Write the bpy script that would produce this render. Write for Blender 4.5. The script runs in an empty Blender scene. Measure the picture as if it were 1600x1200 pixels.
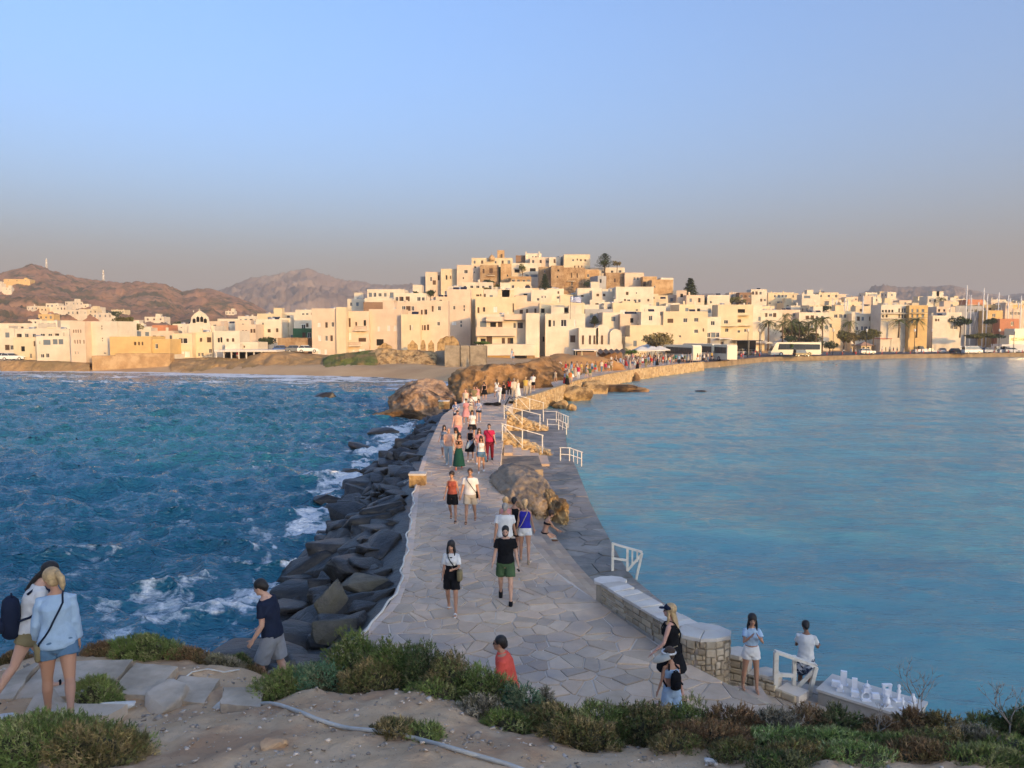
import bpy, bmesh, math, random
import numpy as np
from mathutils import Vector, Matrix, noise as mnoise
random.seed(7); np.random.seed(7)
RD = math.radians
SC = bpy.context.scene
COL = SC.collection
# ---------------------------------------------------------------- camera
CAMZ = 7.9
PITCH = math.atan(85/1200)
cd = bpy.data.cameras.new('camera'); cam = bpy.data.objects.new('camera', cd); COL.objects.link(cam)
cd.sensor_width = 36; cd.lens = 27; cd.clip_start = 0.1; cd.clip_end = 60000
cam.location = (0, 0, CAMZ); cam.rotation_euler = (math.pi/2-PITCH, 0, 0)
SC.camera = cam
# ---------------------------------------------------------------- light
SUN_EL, SUN_AZ = 7.8, 34.0       # azimuth: degrees to the right of straight behind the camera
sdir = Vector((math.sin(RD(SUN_AZ))*math.cos(RD(SUN_EL)), -math.cos(RD(SUN_AZ))*math.cos(RD(SUN_EL)), math.sin(RD(SUN_EL))))
W = bpy.data.worlds.new("World"); SC.world = W; W.use_nodes = True
wn = W.node_tree; wn.nodes.clear()
sky = wn.nodes.new('ShaderNodeTexSky'); sky.sky_type = 'NISHITA'; sky.sun_disc = False
sky.sun_elevation = RD(SUN_EL); sky.sun_rotation = math.atan2(sdir.x, sdir.y)
sky.altitude = 0; sky.air_density = 0.87; sky.dust_density = 7.0; sky.ozone_density = 3.8
bg = wn.nodes.new('ShaderNodeBackground'); bg.inputs['Strength'].default_value = 0.15
wo = wn.nodes.new('ShaderNodeOutputWorld')
wn.links.new(sky.outputs[0], bg.inputs['Color']); wn.links.new(bg.outputs[0], wo.inputs['Surface'])
sl = bpy.data.lights.new('sun', 'SUN'); sl.energy = 2.5; sl.angle = RD(0.6); sl.color = (1.0, 0.58, 0.18)
so = bpy.data.objects.new('sun', sl); COL.objects.link(so)
so.rotation_euler = sdir.to_track_quat('Z', 'Y').to_euler()
SC.view_settings.view_transform = 'Standard'; SC.view_settings.look = 'None'
SC.view_settings.exposure = 2.16; SC.view_settings.gamma = 1; SC.view_settings.use_curve_mapping = False
HAZE = 3.5e-4; HAZE_TOP = 420
SC.render.engine = 'CYCLES'
SC.cycles.max_bounces = 6; SC.cycles.diffuse_bounces = 3; SC.cycles.glossy_bounces = 3
SC.cycles.transparent_max_bounces = 12; SC.cycles.volume_bounces = 0
SC.cycles.use_denoising = True
# ---------------------------------------------------------------- projection: where a sight line of the photograph meets the place
CP, SP = math.cos(PITCH), math.sin(PITCH)
def ray(px, py):
 u = (px-800)/1200; v = (600-py)/1200
 return Vector((u, CP+SP*v, -SP+CP*v))
def at(px, py, Y):
 d = ray(px, py); return Vector((0, 0, CAMZ)) + d*(Y/d.y)
def gz(px, py, z):
 d = ray(px, py); return Vector((0, 0, CAMZ)) + d*((z-CAMZ)/d.z)
def toz(px, py, Y): return at(px, py, Y).z
# ---------------------------------------------------------------- materials
MATS = {}
def M(name, c1, c2=None, scale=3.0, rough=0.8, bump=0.0, bscale=None, tint=False, rnd=0.0, spec=0.3, metal=0.0, lo=0.35, hi=0.65,
  detail=6, world=False, c3=None, scale3=0.5, bdist=0.02, emit=None):
 if name in MATS: return MATS[name]
 m = bpy.data.materials.new(name); m.use_nodes = True
 n = m.node_tree.nodes; L = m.node_tree.links
 p = n['Principled BSDF']
 p.inputs['Roughness'].default_value = rough; p.inputs['Metallic'].default_value = metal
 p.inputs['Specular IOR Level'].default_value = spec
 if world:
  g = n.new('ShaderNodeNewGeometry'); co = g.outputs['Position']
 else:
  g = n.new('ShaderNodeTexCoord'); co = g.outputs['Object']
 def ns(s, dt=detail, off=None):
  t = n.new('ShaderNodeTexNoise'); t.inputs['Scale'].default_value = s; t.inputs['Detail'].default_value = dt
  t.inputs['Roughness'].default_value = 0.62
  L.new(co, t.inputs['Vector']); return t.outputs['Fac']
 def ramp(f, a, b):
  r = n.new('ShaderNodeMapRange'); r.inputs['From Min'].default_value = a; r.inputs['From Max'].default_value = b
  L.new(f, r.inputs['Value']); return r.outputs[0]
 def mix(f, a, b, mode='MIX'):
  x = n.new('ShaderNodeMix'); x.data_type = 'RGBA'; x.blend_type = mode
  if isinstance(f, float): x.inputs['Factor'].default_value = f
  else: L.new(f, x.inputs['Factor'])
  for k, v in (('A', a), ('B', b)):
   s = [i for i in x.inputs if i.name == k and i.type == 'RGBA'][0]
   if isinstance(v, tuple): s.default_value = (*v, 1)
   else: L.new(v, s)
  return [o for o in x.outputs if o.type == 'RGBA'][0]
 col = c1
 if c2 is not None: col = mix(ramp(ns(scale), lo, hi), c1, c2)
 if c3 is not None: col = mix(ramp(ns(scale3, 4), 0.45, 0.62), col, c3)
 if tint:
  a = n.new('ShaderNodeAttribute'); a.attribute_name = 'Col'
  col = mix(1.0, col, a.outputs['Color'], 'MULTIPLY')
 if rnd:
  oi = n.new('ShaderNodeObjectInfo'); r = n.new('ShaderNodeMapRange')
  r.inputs['To Min'].default_value = 1-rnd; r.inputs['To Max'].default_value = 1+rnd
  L.new(oi.outputs['Random'], r.inputs['Value'])
  cb = n.new('ShaderNodeCombineColor')
  for k in range(3): L.new(r.outputs[0], cb.inputs[k])
  col = mix(1.0, col, cb.outputs[0], 'MULTIPLY')
 if isinstance(col, tuple): p.inputs['Base Color'].default_value = (*col, 1)
 else: L.new(col, p.inputs['Base Color'])
 if bump:
  b = n.new('ShaderNodeBump'); b.inputs['Strength'].default_value = bump; b.inputs['Distance'].default_value = bdist
  L.new(ns(bscale or scale*4, 8), b.inputs['Height']); L.new(b.outputs[0], p.inputs['Normal'])
 if emit:
  p.inputs['Emission Color'].default_value = (*emit[0], 1); p.inputs['Emission Strength'].default_value = emit[1]
 MATS[name] = m; return m
# ---------------------------------------------------------------- objects
def tag(o, label=None, cat=None, group=None, kind=None):
 if label: o['label'] = label
 if cat: o['category'] = cat
 if group: o['group'] = group
 if kind: o['kind'] = kind
 return o
def thing(name, label, cat, loc=(0, 0, 0), rz=0.0, group=None):
 o = bpy.data.objects.new(name, None); COL.objects.link(o)
 o.location = loc; o.rotation_euler = (0, 0, rz); o.empty_display_size = 0.2
 return tag(o, label, cat, group)
def copy_tree(o, parent=None):
 c = o.copy(); COL.objects.link(c); c.parent = parent
 for ch in o.children: copy_tree(ch, c)
 return c
def linkmesh(name, me, parent=None, loc=None, rot=None, scale=None):
 o = bpy.data.objects.new(name, me); COL.objects.link(o)
 if parent: o.parent = parent
 if loc is not None: o.location = loc
 if rot is not None: o.rotation_euler = rot
 if scale is not None: o.scale = scale
 return o
def npmesh(name, V, F, mats, smooth=False, col=None, attrs=None, matidx=None):
 """V (n,3) array, F (m,k) int array of equal-sized faces"""
 V = np.asarray(V, dtype=np.float32); F = np.asarray(F, dtype=np.int32)
 me = bpy.data.meshes.new(name); k = F.shape[1]
 me.vertices.add(len(V)); me.vertices.foreach_set('co', V.ravel())
 me.loops.add(F.size); me.loops.foreach_set('vertex_index', F.ravel())
 me.polygons.add(len(F)); me.polygons.foreach_set('loop_start', np.arange(len(F), dtype=np.int32)*k)
 if matidx is not None: me.polygons.foreach_set('material_index', np.asarray(matidx, dtype=np.int32))
 if smooth: me.polygons.foreach_set('use_smooth', np.ones(len(F), dtype=bool))
 if col is not None:
  a = me.color_attributes.new('Col', 'FLOAT_COLOR', 'POINT')
  c = np.ones((len(V), 4), dtype=np.float32); c[:, :3] = col; a.data.foreach_set('color', c.ravel())
 for an, av in (attrs or {}).items():
  a = me.attributes.new(an, 'FLOAT', 'POINT'); a.data.foreach_set('value', np.asarray(av, dtype=np.float32))
 me.update(calc_edges=True)
 for m in (mats if isinstance(mats, (list, tuple)) else [mats]): me.materials.append(m)
 return me
class MB:
 """collects shapes into one mesh"""
 def __init__(s): s.v = []; s.f = []; s.m = []; s.sm = []; s.c = []
 def add(s, vs, fs, mi=0, smooth=False, col=None):
  o = len(s.v); s.v.extend([tuple(v) for v in vs])
  for f in fs: s.f.append([o+i for i in f]); s.m.append(mi); s.sm.append(smooth)
  if col is not None or s.c:
   while len(s.c) < o: s.c.append((1, 1, 1))
   s.c.extend([col or (1, 1, 1)]*len(vs))
  return s
 def box(s, x0, x1, y0, y1, z0, z1, mi=0, mat=None, col=None):
  vs = [Vector(p) for p in ((x0, y0, z0), (x1, y0, z0), (x1, y1, z0), (x0, y1, z0), (x0, y0, z1), (x1, y0, z1), (x1, y1, z1), (x0, y1, z1))]
  if mat is not None: vs = [mat @ v for v in vs]
  return s.add(vs, [(0, 3, 2, 1), (4, 5, 6, 7), (0, 1, 5, 4), (1, 2, 6, 5), (2, 3, 7, 6), (3, 0, 4, 7)], mi, False, col)
 def bar(s, a, b, w, h=None, mi=0, col=None):
  a = Vector(a); b = Vector(b); h = h or w; d = b-a; L = d.length
  if L < 1e-6: return s
  q = d.to_track_quat('Z', 'Y').to_matrix().to_4x4(); T = Matrix.Translation(a) @ q
  return s.box(-w/2, w/2, -h/2, h/2, 0, L, mi, T, col)
 def tube(s, pts, r, n=6, mi=0, cap=True, smooth=True, col=None):
  pts = [Vector(p) for p in pts]; rs = r if isinstance(r, (list, tuple)) else [r]*len(pts)
  vs = []; up = Vector((0, 0, 1))
  for i, p in enumerate(pts):
   t = (pts[min(i+1, len(pts)-1)]-pts[max(i-1, 0)])
   t = t.normalized() if t.length > 1e-9 else Vector((0, 0, 1))
   a = t.cross(up)
   if a.length < 0.05: a = t.cross(Vector((1, 0, 0)))
   a.normalize(); b = a.cross(t)
   for k in range(n):
    g = 2*math.pi*k/n; vs.append(p+(a*math.cos(g)+b*math.sin(g))*rs[i])
  fs = []
  for i in range(len(pts)-1):
   for k in range(n):
    fs.append((i*n+k, i*n+(k+1) % n, (i+1)*n+(k+1) % n, (i+1)*n+k))
  if cap:
   fs.append(tuple(range(n))[::-1]); fs.append(tuple((len(pts)-1)*n+k for k in range(n)))
  return s.add(vs, fs, mi, smooth, col)
 def prism(s, poly, z0, z1, mi=0, col=None, jit=0):
  """poly: list of (x,y) ccw"""
  n = len(poly); vs = [(x, y, z0) for x, y in poly]+[(x, y, z1) for x, y in poly]
  fs = [tuple(range(n))[::-1], tuple(range(n, 2*n))]+[(i, (i+1) % n, n+(i+1) % n, n+i) for i in range(n)]
  return s.add(vs, fs, mi, False, col)
 def lathe(s, prof, n=12, c=(0, 0, 0), mi=0, smooth=True, sx=1, sy=1):
  vs = []; fs = []
  for r, z in prof:
   for k in range(n):
    g = 2*math.pi*k/n; vs.append((c[0]+r*math.cos(g)*sx, c[1]+r*math.sin(g)*sy, c[2]+z))
  for i in range(len(prof)-1):
   for k in range(n): fs.append((i*n+k, i*n+(k+1) % n, (i+1)*n+(k+1) % n, (i+1)*n+k))
  fs.append(tuple(range(n))[::-1]); fs.append(tuple((len(prof)-1)*n+k for k in range(n)))
  return s.add(vs, fs, mi, smooth)
 def mesh(s, name, mats):
  me = bpy.data.meshes.new(name); me.from_pydata(s.v, [], s.f)
  for m in (mats if isinstance(mats, (list, tuple)) else [mats]): me.materials.append(m)
  me.polygons.foreach_set('material_index', s.m); me.polygons.foreach_set('use_smooth', s.sm)
  if True:
   while len(s.c) < len(s.v): s.c.append((1, 1, 1))
   a = me.color_attributes.new('Col', 'FLOAT_COLOR', 'POINT')
   a.data.foreach_set('color', np.hstack([np.array(s.c), np.ones((len(s.c), 1))]).astype(np.float32).ravel())
  me.update(); return me
 def build(s, name, mats, parent=None, loc=None, rot=None):
  return linkmesh(name, s.mesh(name, mats), parent, loc, rot)
def fbm(V, scale, octs=4, seed=0.0, ridged=False):
 out = np.zeros(len(V));
 for i, v in enumerate(V):
  a = 1; f = scale; t = 0
  for o in range(octs):
   q = mnoise.noise(Vector((v[0]*f+seed, v[1]*f+seed*1.7, v[2]*f-seed)))
   t += a*((1-abs(q)*2) if ridged else q); a *= 0.5; f *= 2.1
  out[i] = t
 return out
_tiles = {}
def tile2(seed, N=256, beta=2.0):
 """periodic fractal noise tile, std 1"""
 k = (seed, N, beta)
 if k not in _tiles:
  r = np.random.RandomState(seed); fx = np.fft.fftfreq(N)[:, None]*N; fy = np.fft.fftfreq(N)[None]*N
  q = np.sqrt(fx**2+fy**2); q[0, 0] = 1
  s = np.fft.fft2(r.randn(N, N))/q**beta*(q > 1.5); t = np.real(np.fft.ifft2(s)); _tiles[k] = t/t.std()
 return _tiles[k]
def samp(t, u, v):
 N = t.shape[0]; u = np.mod(u, 1)*N; v = np.mod(v, 1)*N
 i = np.floor(u).astype(int); j = np.floor(v).astype(int); a = u-i; b = v-j
 i0 = i % N; i1 = (i+1) % N; j0 = j % N; j1 = (j+1) % N
 return (t[i0, j0]*(1-a)+t[i1, j0]*a)*(1-b)+(t[i0, j1]*(1-a)+t[i1, j1]*a)*b
def n2(x, y, size, seed=1, beta=1.8): return samp(tile2(seed, 256, beta), np.asarray(x)/size, np.asarray(y)/size)
def sstep(a, b, x):
 t = np.clip((np.asarray(x, dtype=float)-a)/(b-a), 0, 1); return t*t*(3-2*t)
def pl(x, pts):
 return np.interp(x, [p[0] for p in pts], [p[1] for p in pts])
# ================================================================ SETTING
# ---- shorelines (world metres, camera at x=y=0, looking along +y)
DECK = 1.5; LEDGE = 0.6
L_EDGE = [(12.4, -4.3), (15.0, -3.3), (17.3, -2.8), (19.3, -2.8), (22.6, -3.1), (27.6, -3.6), (31.7, -4.0), (41.3, -4.6), (56.7, -5.2), (66, -4.6), (72, -3.4), (80, -1), (90, 3.5), (105, 9), (128, 14), (150, 18)]
R_EDGE = [(11.5, 4.7), (12.7, 4.4), (14.3, 3.3), (17.8, 2.0), (19.3, 1.3), (22.6, .6), (27.6, -.2), (35, -.55), (44, -.5), (62, -.3), (68, .3), (73.1, 2.3), (92.5, 7.7), (106.7, 13.4), (122, 20.4), (137.4, 29.8), (148, 37)]
G_EDGE = [(16.0, 5.2), (17.5, 4.9), (19.5, 4.2), (22.4, 3.5), (26.6, 3.4), (31.5, 3.3), (38.6, 3.4), (47.1, 3.4), (58, 4.0), (66, 4.3), (70, 4.2)]
SHORE = [(-700, 330), (-300, 215), (-150, 165), (-100, 150), (-71, 141), (-45, 133), (-21, 124), (-8, 112), (0, 104), (8, 118), (16, 128), (30, 140), (40, 158), (47, 167), (63, 190), (106, 211), (151, 226), (260, 262), (700, 400)]
# ---- islet under the camera, from measured spots
CPTS = [at(*p) for p in [(0, 1200, 6.4), (550, 1200, 6.2), (1050, 1195, 6.4), (1600, 1200, 6.4), (95, 1125, 8.4), (30, 1098, 9.0), (200, 1120, 8.5), (300, 1110, 8.7), (400, 1105, 8.9),
  (40, 1030, 10.4), (140, 1022, 10.7), (290, 1036, 10.6), (390, 1052, 10.8), (430, 1085, 11.2), (480, 1078, 8.8), (600, 1088, 8.7), (700, 1108, 8.3),
  (760, 1132, 7.8), (850, 1150, 7.4), (1050, 1165, 7.1), (1200, 1170, 7.0), (1400, 1165, 7.2), (1560, 1160, 7.3)]]
CPTS = [tuple(p) for p in CPTS] + [(-1.5, 10.2, 2.5), (.5, 9.8, 2.3), (2.5, 9.6, 2.2), (-3, 12.3, 1.6), (0, 12.4, 1.25), (3, 12.2, 1.2), (4.5, 11.5, 1.1), (0, 11.2, 1.5), (2.5, 11, 1.5),
  (5, 9.5, 2.2), (7.5, 9.5, 1.9), (7, 12, .3), (9.5, 12, -1), (12, 9, -.5), (9, 7, 3.0), (14, 4, 1), (0, 0, 5.6), (5, 0, 5.4), (-6, 0, 5.4), (0, -6, 7.6), (-8, -6, 7), (9, -6, 7),
  (-8, 8, 3.6), (-10, 11, 1.6), (-7.5, 12.5, 1.5), (-6, 13, 1.4), (-9, 14, -1), (-5.5, 14.5, .4), (-14, 12, -1), (-14, 5, 2), (-20, 3, -1), (20, 2, -1), (0, 15, 1.0), (3, 16, .6), (-7, 17, -1.5), (8, 16, -1.5), (0, 18, .8), (-3, 12, 2.0)]
_cx = np.array([c[:2] for c in CPTS]); _cz = np.array([c[2] for c in CPTS])
_D = np.sqrt(((_cx[:, None]-_cx[None])**2).sum(-1)+0.05); _A = np.block([[_D+np.eye(len(_cx))*-0.02, np.ones((len(_cx), 1)), _cx], [np.ones((1, len(_cx))), np.zeros((1, 3))], [_cx.T, np.zeros((2, 3))]])
_w = np.linalg.solve(_A, np.concatenate([_cz, [0, 0, 0]]))
def ridge_h(x):     # the islet's crest behind the photographer (the temple hill); it shades the near causeway
 return pl(x, [(-140, 2), (-95, 9.5), (-50, 13.0), (-5, 13.5), (12, 13.2), (26, 12.0), (38, 10.2), (52, 8.0), (75, 3), (100, 0)])
def islet_z(x, y):
 x = np.asarray(x, float); y = np.asarray(y, float); sh = x.shape; x = x.ravel(); y = y.ravel()
 q = np.sqrt((x[:, None]-_cx[None, :, 0])**2+(y[:, None]-_cx[None, :, 1])**2+0.05)
 z = q@_w[:len(_cx)]+_w[-3]+_w[-2]*x+_w[-1]*y
 far = ridge_h(x)*np.exp(-((y+30)/24)**2)*1.0 - 2.2*sstep(-30, -75, y)-1.2*sstep(60, 90, np.abs(x))
 t = sstep(-4, -14, y); t2 = np.maximum(t, sstep(16, 30, np.abs(x)))
 side = np.where(y > -14, far*1.0-3.0*sstep(-12, 6, y), far)
 z = z*(1-t2)+np.where(t > 0.999, far, side)*t2
 z = np.clip(z, -3, 30)
 n = n2(x, y, 9, 3, 1.6)*0.03+n2(x+3, y, 3.1, 4, 1.1)*0.012
 rough = np.clip((z-.8)/1.5, 0, 1)
 return (z+n*rough).reshape(sh)
def islet_h(x, y): return float(islet_z(np.array([x]), np.array([y]))[0])
def gridmesh(name, xs, ys, zf, mat, attrs=None):
 X, Y = np.meshgrid(xs, ys); Z = zf(X, Y); V = np.stack([X, Y, Z], -1).reshape(-1, 3)
 nx = len(xs); i = np.arange((len(ys)-1)*nx).reshape(-1, nx)[:, :-1].ravel(); F = np.stack([i, i+1, i+1+nx, i+nx], -1)
 return npmesh(name, V, F, mat, smooth=True)
m_earth = M('dry_earth', (.54, .355, .205), (.64, .45, .285), scale=1.6, rough=.95, bump=.9, bscale=14, c3=(.44, .27, .16), scale3=.9, bdist=.03, spec=.1, world=True)
m_earth.node_tree.nodes['Principled BSDF'].inputs['Roughness'].default_value = .95
xs = np.concatenate([np.linspace(-140, -20, 50)[:-1], np.linspace(-20, -8, 40)[:-1], np.arange(-8, 8.5, .07), np.linspace(8.6, 20, 40), np.linspace(20, 120, 40)[1:]])
ys = np.concatenate([np.linspace(-110, -14, 40)[:-1], np.linspace(-14, 4.5, 40)[:-1], np.arange(4.5, 12.6, .075), np.linspace(12.7, 20, 30)])
isl = linkmesh('ground', gridmesh('ground', xs, ys, islet_z, m_earth)); tag(isl, kind='structure')
# ---- town ground: heightfield inland of the shore
def shoreY(x): return pl(x, SHORE)
def town_z(x, y):
 s = y-shoreY(x)
 left = sstep(8, -12, x)                           # sandy beach on the left, quay on the right
 beach = np.clip(-1.5+0.19*(s+5), -2.5, 1.25)
 quay = np.where(s > 0.5, 1.05, -2.0)
 z = beach*left+quay*(1-left)
 z = np.where((s < 0) & (left > 0.02) & (left < .98), np.minimum(z, -0.3), z)
 inl = np.clip(s-18, 0, None)
 mound = 25*np.exp(-((x-8)/62)**2-((y-345)/88)**2)
 left_rise = 5*sstep(160, 420, y)*sstep(20, -160, x)
 right_rise = 20*sstep(300, 640, y)*sstep(40, 130, x)
 z = z+(mound+left_rise+right_rise)*sstep(0, 30, inl)
 return z+n2(x, y, 60, 11, 1.8)*.12*sstep(2, 12, s)
def town_h(x, y): return float(town_z(np.array([x]), np.array([y]))[0])
m_sand = M('sand', (.56, .38, .21), (.46, .29, .15), scale=.12, rough=.95, bump=.3, bscale=2, spec=.1, world=True)
xs = np.concatenate([np.linspace(-700, -150, 40)[:-1], np.arange(-150, 180, 2.2), np.linspace(182, 900, 50)])
ys = np.concatenate([np.arange(96, 300, 1.6), np.linspace(302, 760, 70)])
tw = linkmesh('terrain', gridmesh('terrain', xs, ys, town_z, m_sand)); tag(tw, kind='structure')
# ---- sea: a spectral wave surface
def ocean_tile(seed, L, N, wind, amp, lmin, chop, power=2.0):
 r = np.random.RandomState(seed)
 k1 = np.fft.fftfreq(N, L/N)*2*np.pi; kx, ky = np.meshgrid(k1, k1, indexing='ij'); k = np.sqrt(kx**2+ky**2); k[0, 0] = 1e-6
 V = wind[2]; Lw = V*V/9.81; c = (kx*wind[0]+ky*wind[1])/k
 P = np.exp(-1/(k*Lw)**2)/k**4*(0.08+np.abs(c)**power)*np.exp(-(k*lmin)**2); P[0, 0] = 0
 h = np.fft.fft2(r.randn(N, N))*np.sqrt(P); z = np.real(np.fft.ifft2(h)); s = amp/z.std()
 dx = np.real(np.fft.ifft2(h*1j*kx/k))*s*chop; dy = np.real(np.fft.ifft2(h*1j*ky/k))*s*chop; z = z*s
 gx = (np.roll(dx, -1, 0)-np.roll(dx, 1, 0))/(2*L/N); gy = (np.roll(dy, -1, 1)-np.roll(dy, 1, 1))/(2*L/N)
 gxy = (np.roll(dx, -1, 1)-np.roll(dx, 1, 1))/(2*L/N)
 J = (1+gx)*(1+gy)-gxy**2
 return dict(L=L, z=z, dx=dx, dy=dy, J=J)
def oc(t, x, y, rot=0.0):
 c, s = math.cos(rot), math.sin(rot); u = (c*x+s*y)/t['L']; v = (-s*x+c*y)/t['L']
 z = samp(t['z'], u, v); a = samp(t['dx'], u, v); b = samp(t['dy'], u, v); J = samp(t['J'], u, v)
 return z, c*a-s*b, s*a+c*b, J
T1 = ocean_tile(3, 37.0, 512, (.35, .94, 2.7), .125, .05, 1.2)
T2 = ocean_tile(5, 23.0, 512, (-.3, .95, 1.7), .055, .03, 1.15)
R1 = ocean_tile(8, 23.0, 512, (.25, .97, 1.9), .020, .06, .8, 4)
R2 = ocean_tile(9, 61.0, 512, (-.15, .99, 4.0), .034, .25, .6, 6)
def axis_x(y): return pl(y, [(0, 0), (20, -1), (60, -1), (75, -1), (92, 5), (106, 10), (128, 18), (150, 27)])
def polar(r, th):
 Rr, Th = np.meshgrid(r, th, indexing='ij'); return Rr*np.sin(Th), Rr*np.cos(Th)
def sea_fields(X, Y):
 left = sstep(1.5, -1.5, X-axis_x(Y))
 left = np.where(Y > 150, sstep(30, 26, X), left)
 dsh = shoreY(X)-Y
 R = np.hypot(X, Y)
 fade = sstep(420, 120, R)
 dl = -(X-pl(Y, [(a, b) for a, b in L_EDGE]))            # metres off the causeway's left edge
 calm = left*np.clip(dsh/30, .15, 1)
 z1, a1, b1, J1 = oc(T1, X, Y, .35); z2, a2, b2, J2 = oc(T2, X, Y, -.5)
 z3, a3, b3, J3 = oc(R1, X, Y, .12); z4, a4, b4, J4 = oc(R2, X, Y, -.1)
 q = (1-left)
 dz = (calm*(z1+z2)+q*(z3+z4))*fade
 dx = (calm*(a1+a2)+q*(a3+a4))*fade; dy = (calm*(b1+b2)+q*(b3+b4))*fade
 crest = sstep(.62, .05, J1+(J2-1)*.5)*left
 n = n2(X, Y, 19, 21, 1.25); nb = n2(X*.35, Y*1.5, 41, 22, 1.3)
 wash = left*sstep(5.8, 3.9, dl)*sstep(135, 100, Y)*(0.22+.30*n)
 wash2 = left*sstep(16, 6, dl)*(.07+.10*n)*sstep(75, 45, Y)
 surf = left*(sstep(34, 4, dsh)*(.16+.40*nb)+sstep(5, 0, dsh)*.55)
 patch = left*np.clip(.06*nb+.06*n+.07, 0, .22)
 foam = np.clip(crest*.4*(0.1+.5*sstep(-1, 1.2, n))+wash+wash2*sstep(-.6, .9, n)+surf+patch, 0, 1)
 return dz, dx, dy, foam, left
FR = 13.0
rr = 12.0*(430/12.0)**np.linspace(0, 1, 560); th = np.radians(np.linspace(-40, 40, 640))
X, Y = polar(rr, th); dz, dx, dy, foam, left = sea_fields(X, Y)
edge = sstep(40, 38.5, np.abs(np.degrees(np.arctan2(X, Y))))
V = np.stack([X+dx*edge, Y+dy*edge, dz*edge], -1).reshape(-1, 3); nt = len(th)
i = np.arange((len(rr)-1)*nt).reshape(-1, nt)[:, :-1].ravel(); F = np.stack([i, i+nt, i+1+nt, i+1], -1)
cy_ = Y.reshape(-1)[F[:, 0]]; cx_ = X.reshape(-1)[F[:, 0]]
F = F[(cy_ < shoreY(cx_)+14)]
VV = [V]; FF = [F[:, ::-1]]; fo = [foam.ravel()]; lf = [left.ravel()]; off = len(V)
def flat(r, thd):
 global off
 th = np.radians(thd); X, Y = polar(r, th); nt = len(th)
 i = np.arange((len(r)-1)*nt).reshape(-1, nt)[:, :-1].ravel(); F = np.stack([i, i+1, i+1+nt, i+nt], -1)
 VV.append(np.stack([X, Y, X*0], -1).reshape(-1, 3)); FF.append(F+off); l = sstep(0, -5, X).ravel(); fo.append(l*0); lf.append(l); off += X.size
flat(12*(430/12)**np.linspace(0, 1, 40), np.linspace(40, 320, 80)); flat(430*(9000/430)**np.linspace(0, 1, 30), np.linspace(0, 360, 120)); flat(np.array([.5, 12]), np.linspace(0, 360, 60))
m = bpy.data.materials.new('sea_water'); m.use_nodes = True; n = m.node_tree.nodes; L = m.node_tree.links; p = n['Principled BSDF']
geo = n.new('ShaderNodeNewGeometry'); af = n.new('ShaderNodeAttribute'); af.attribute_name = 'foam'; al = n.new('ShaderNodeAttribute'); al.attribute_name = 'left'
def nz(s, det=6, vec=None, st=None):
 t = n.new('ShaderNodeTexNoise'); t.inputs['Scale'].default_value = s; t.inputs['Detail'].default_value = det; t.inputs['Roughness'].default_value = .6
 if st:
  mp = n.new('ShaderNodeMapping'); mp.inputs['Scale'].default_value = st; L.new(geo.outputs['Position'], mp.inputs['Vector']); L.new(mp.outputs[0], t.inputs['Vector'])
 else: L.new(geo.outputs['Position'], t.inputs['Vector'])
 return t.outputs['Fac']
def mth(op, a, b, c=None):
 x = n.new('ShaderNodeMath'); x.operation = op
 for k, v in enumerate((a, b, c)):
  if v is None: continue
  if isinstance(v, (int, float)): x.inputs[k].default_value = v
  else: L.new(v, x.inputs[k])
 return x.outputs[0]
def rng(v, a, b, c=0, d=1):
 r = n.new('ShaderNodeMapRange'); L.new(v, r.inputs['Value'])
 for k, q in zip(('From Min', 'From Max', 'To Min', 'To Max'), (a, b, c, d)): r.inputs[k].default_value = q
 return r.outputs[0]
def mixc(f, a, b):
 x = n.new('ShaderNodeMix'); x.data_type = 'RGBA'; L.new(f, x.inputs['Factor'])
 for k, v in (('A', a), ('B', b)):
  s = [i for i in x.inputs if i.name == k and i.type == 'RGBA'][0]
  if isinstance(v, tuple): s.default_value = (*v, 1)
  else: L.new(v, s)
 return [o for o in x.outputs if o.type == 'RGBA'][0]
fine = nz(2.2, 8); fin2 = nz(9, 4)
lace = mth('ABSOLUTE', mth('SUBTRACT', nz(1.3, 5), .5), 0)                  # thin vein-like foam lines
vein = rng(lace, .0, .06, 1, 0)
fsum = mth('ADD', mth('MULTIPLY', af.outputs['Fac'], 1.15), mth('MULTIPLY', mth('SUBTRACT', fine, .5), .85))
fm = rng(mth('ADD', fsum, mth('MULTIPLY', mth('MULTIPLY', vein, af.outputs['Fac']), .35)), .36, .78)
fm = mth('MULTIPLY', fm, rng(fin2, .25, .6, .55, 1))
deepL = mixc(rng(nz(.06, 3), .4, .65), (.010, .105, .165), (.020, .155, .225))
deepR = mixc(rng(nz(.12, 4, st=(1, 1.6, 1)), .38, .66), (.075, .245, .285), (.115, .330, .350))
body = mixc(al.outputs['Fac'], deepR, deepL)
L.new(mixc(fm, body, (.80, .82, .84)), p.inputs['Base Color'])
L.new(mth('MAXIMUM', rng(fm, 0, 1, .08, .6), rng(al.outputs['Fac'], 0, 1, .14, .08)), p.inputs['Roughness']); p.inputs['IOR'].default_value = 1.47; p.inputs['Specular IOR Level'].default_value = .5
bmp = n.new('ShaderNodeBump'); bmp.inputs['Distance'].default_value = .20
L.new(rng(al.outputs['Fac'], 0, 1, .42, 1.0), bmp.inputs['Strength'])
wl = mth('ADD', mth('MULTIPLY', mth('SUBTRACT', 1, mth('MULTIPLY', mth('ABSOLUTE', mth('SUBTRACT', nz(1.15, 3, st=(.75, 1.9, 1)), .5), 0), 2.4)), 1.3), mth('MULTIPLY', nz(3.2, 4, st=(.9, 1.8, 1)), .55))
wr = mth('ADD', mth('MULTIPLY', nz(3.4, 5, st=(.7, 2.4, 1)), .8), mth('MULTIPLY', nz(.8, 4, st=(.5, 2.2, 1)), 1.6))
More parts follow.
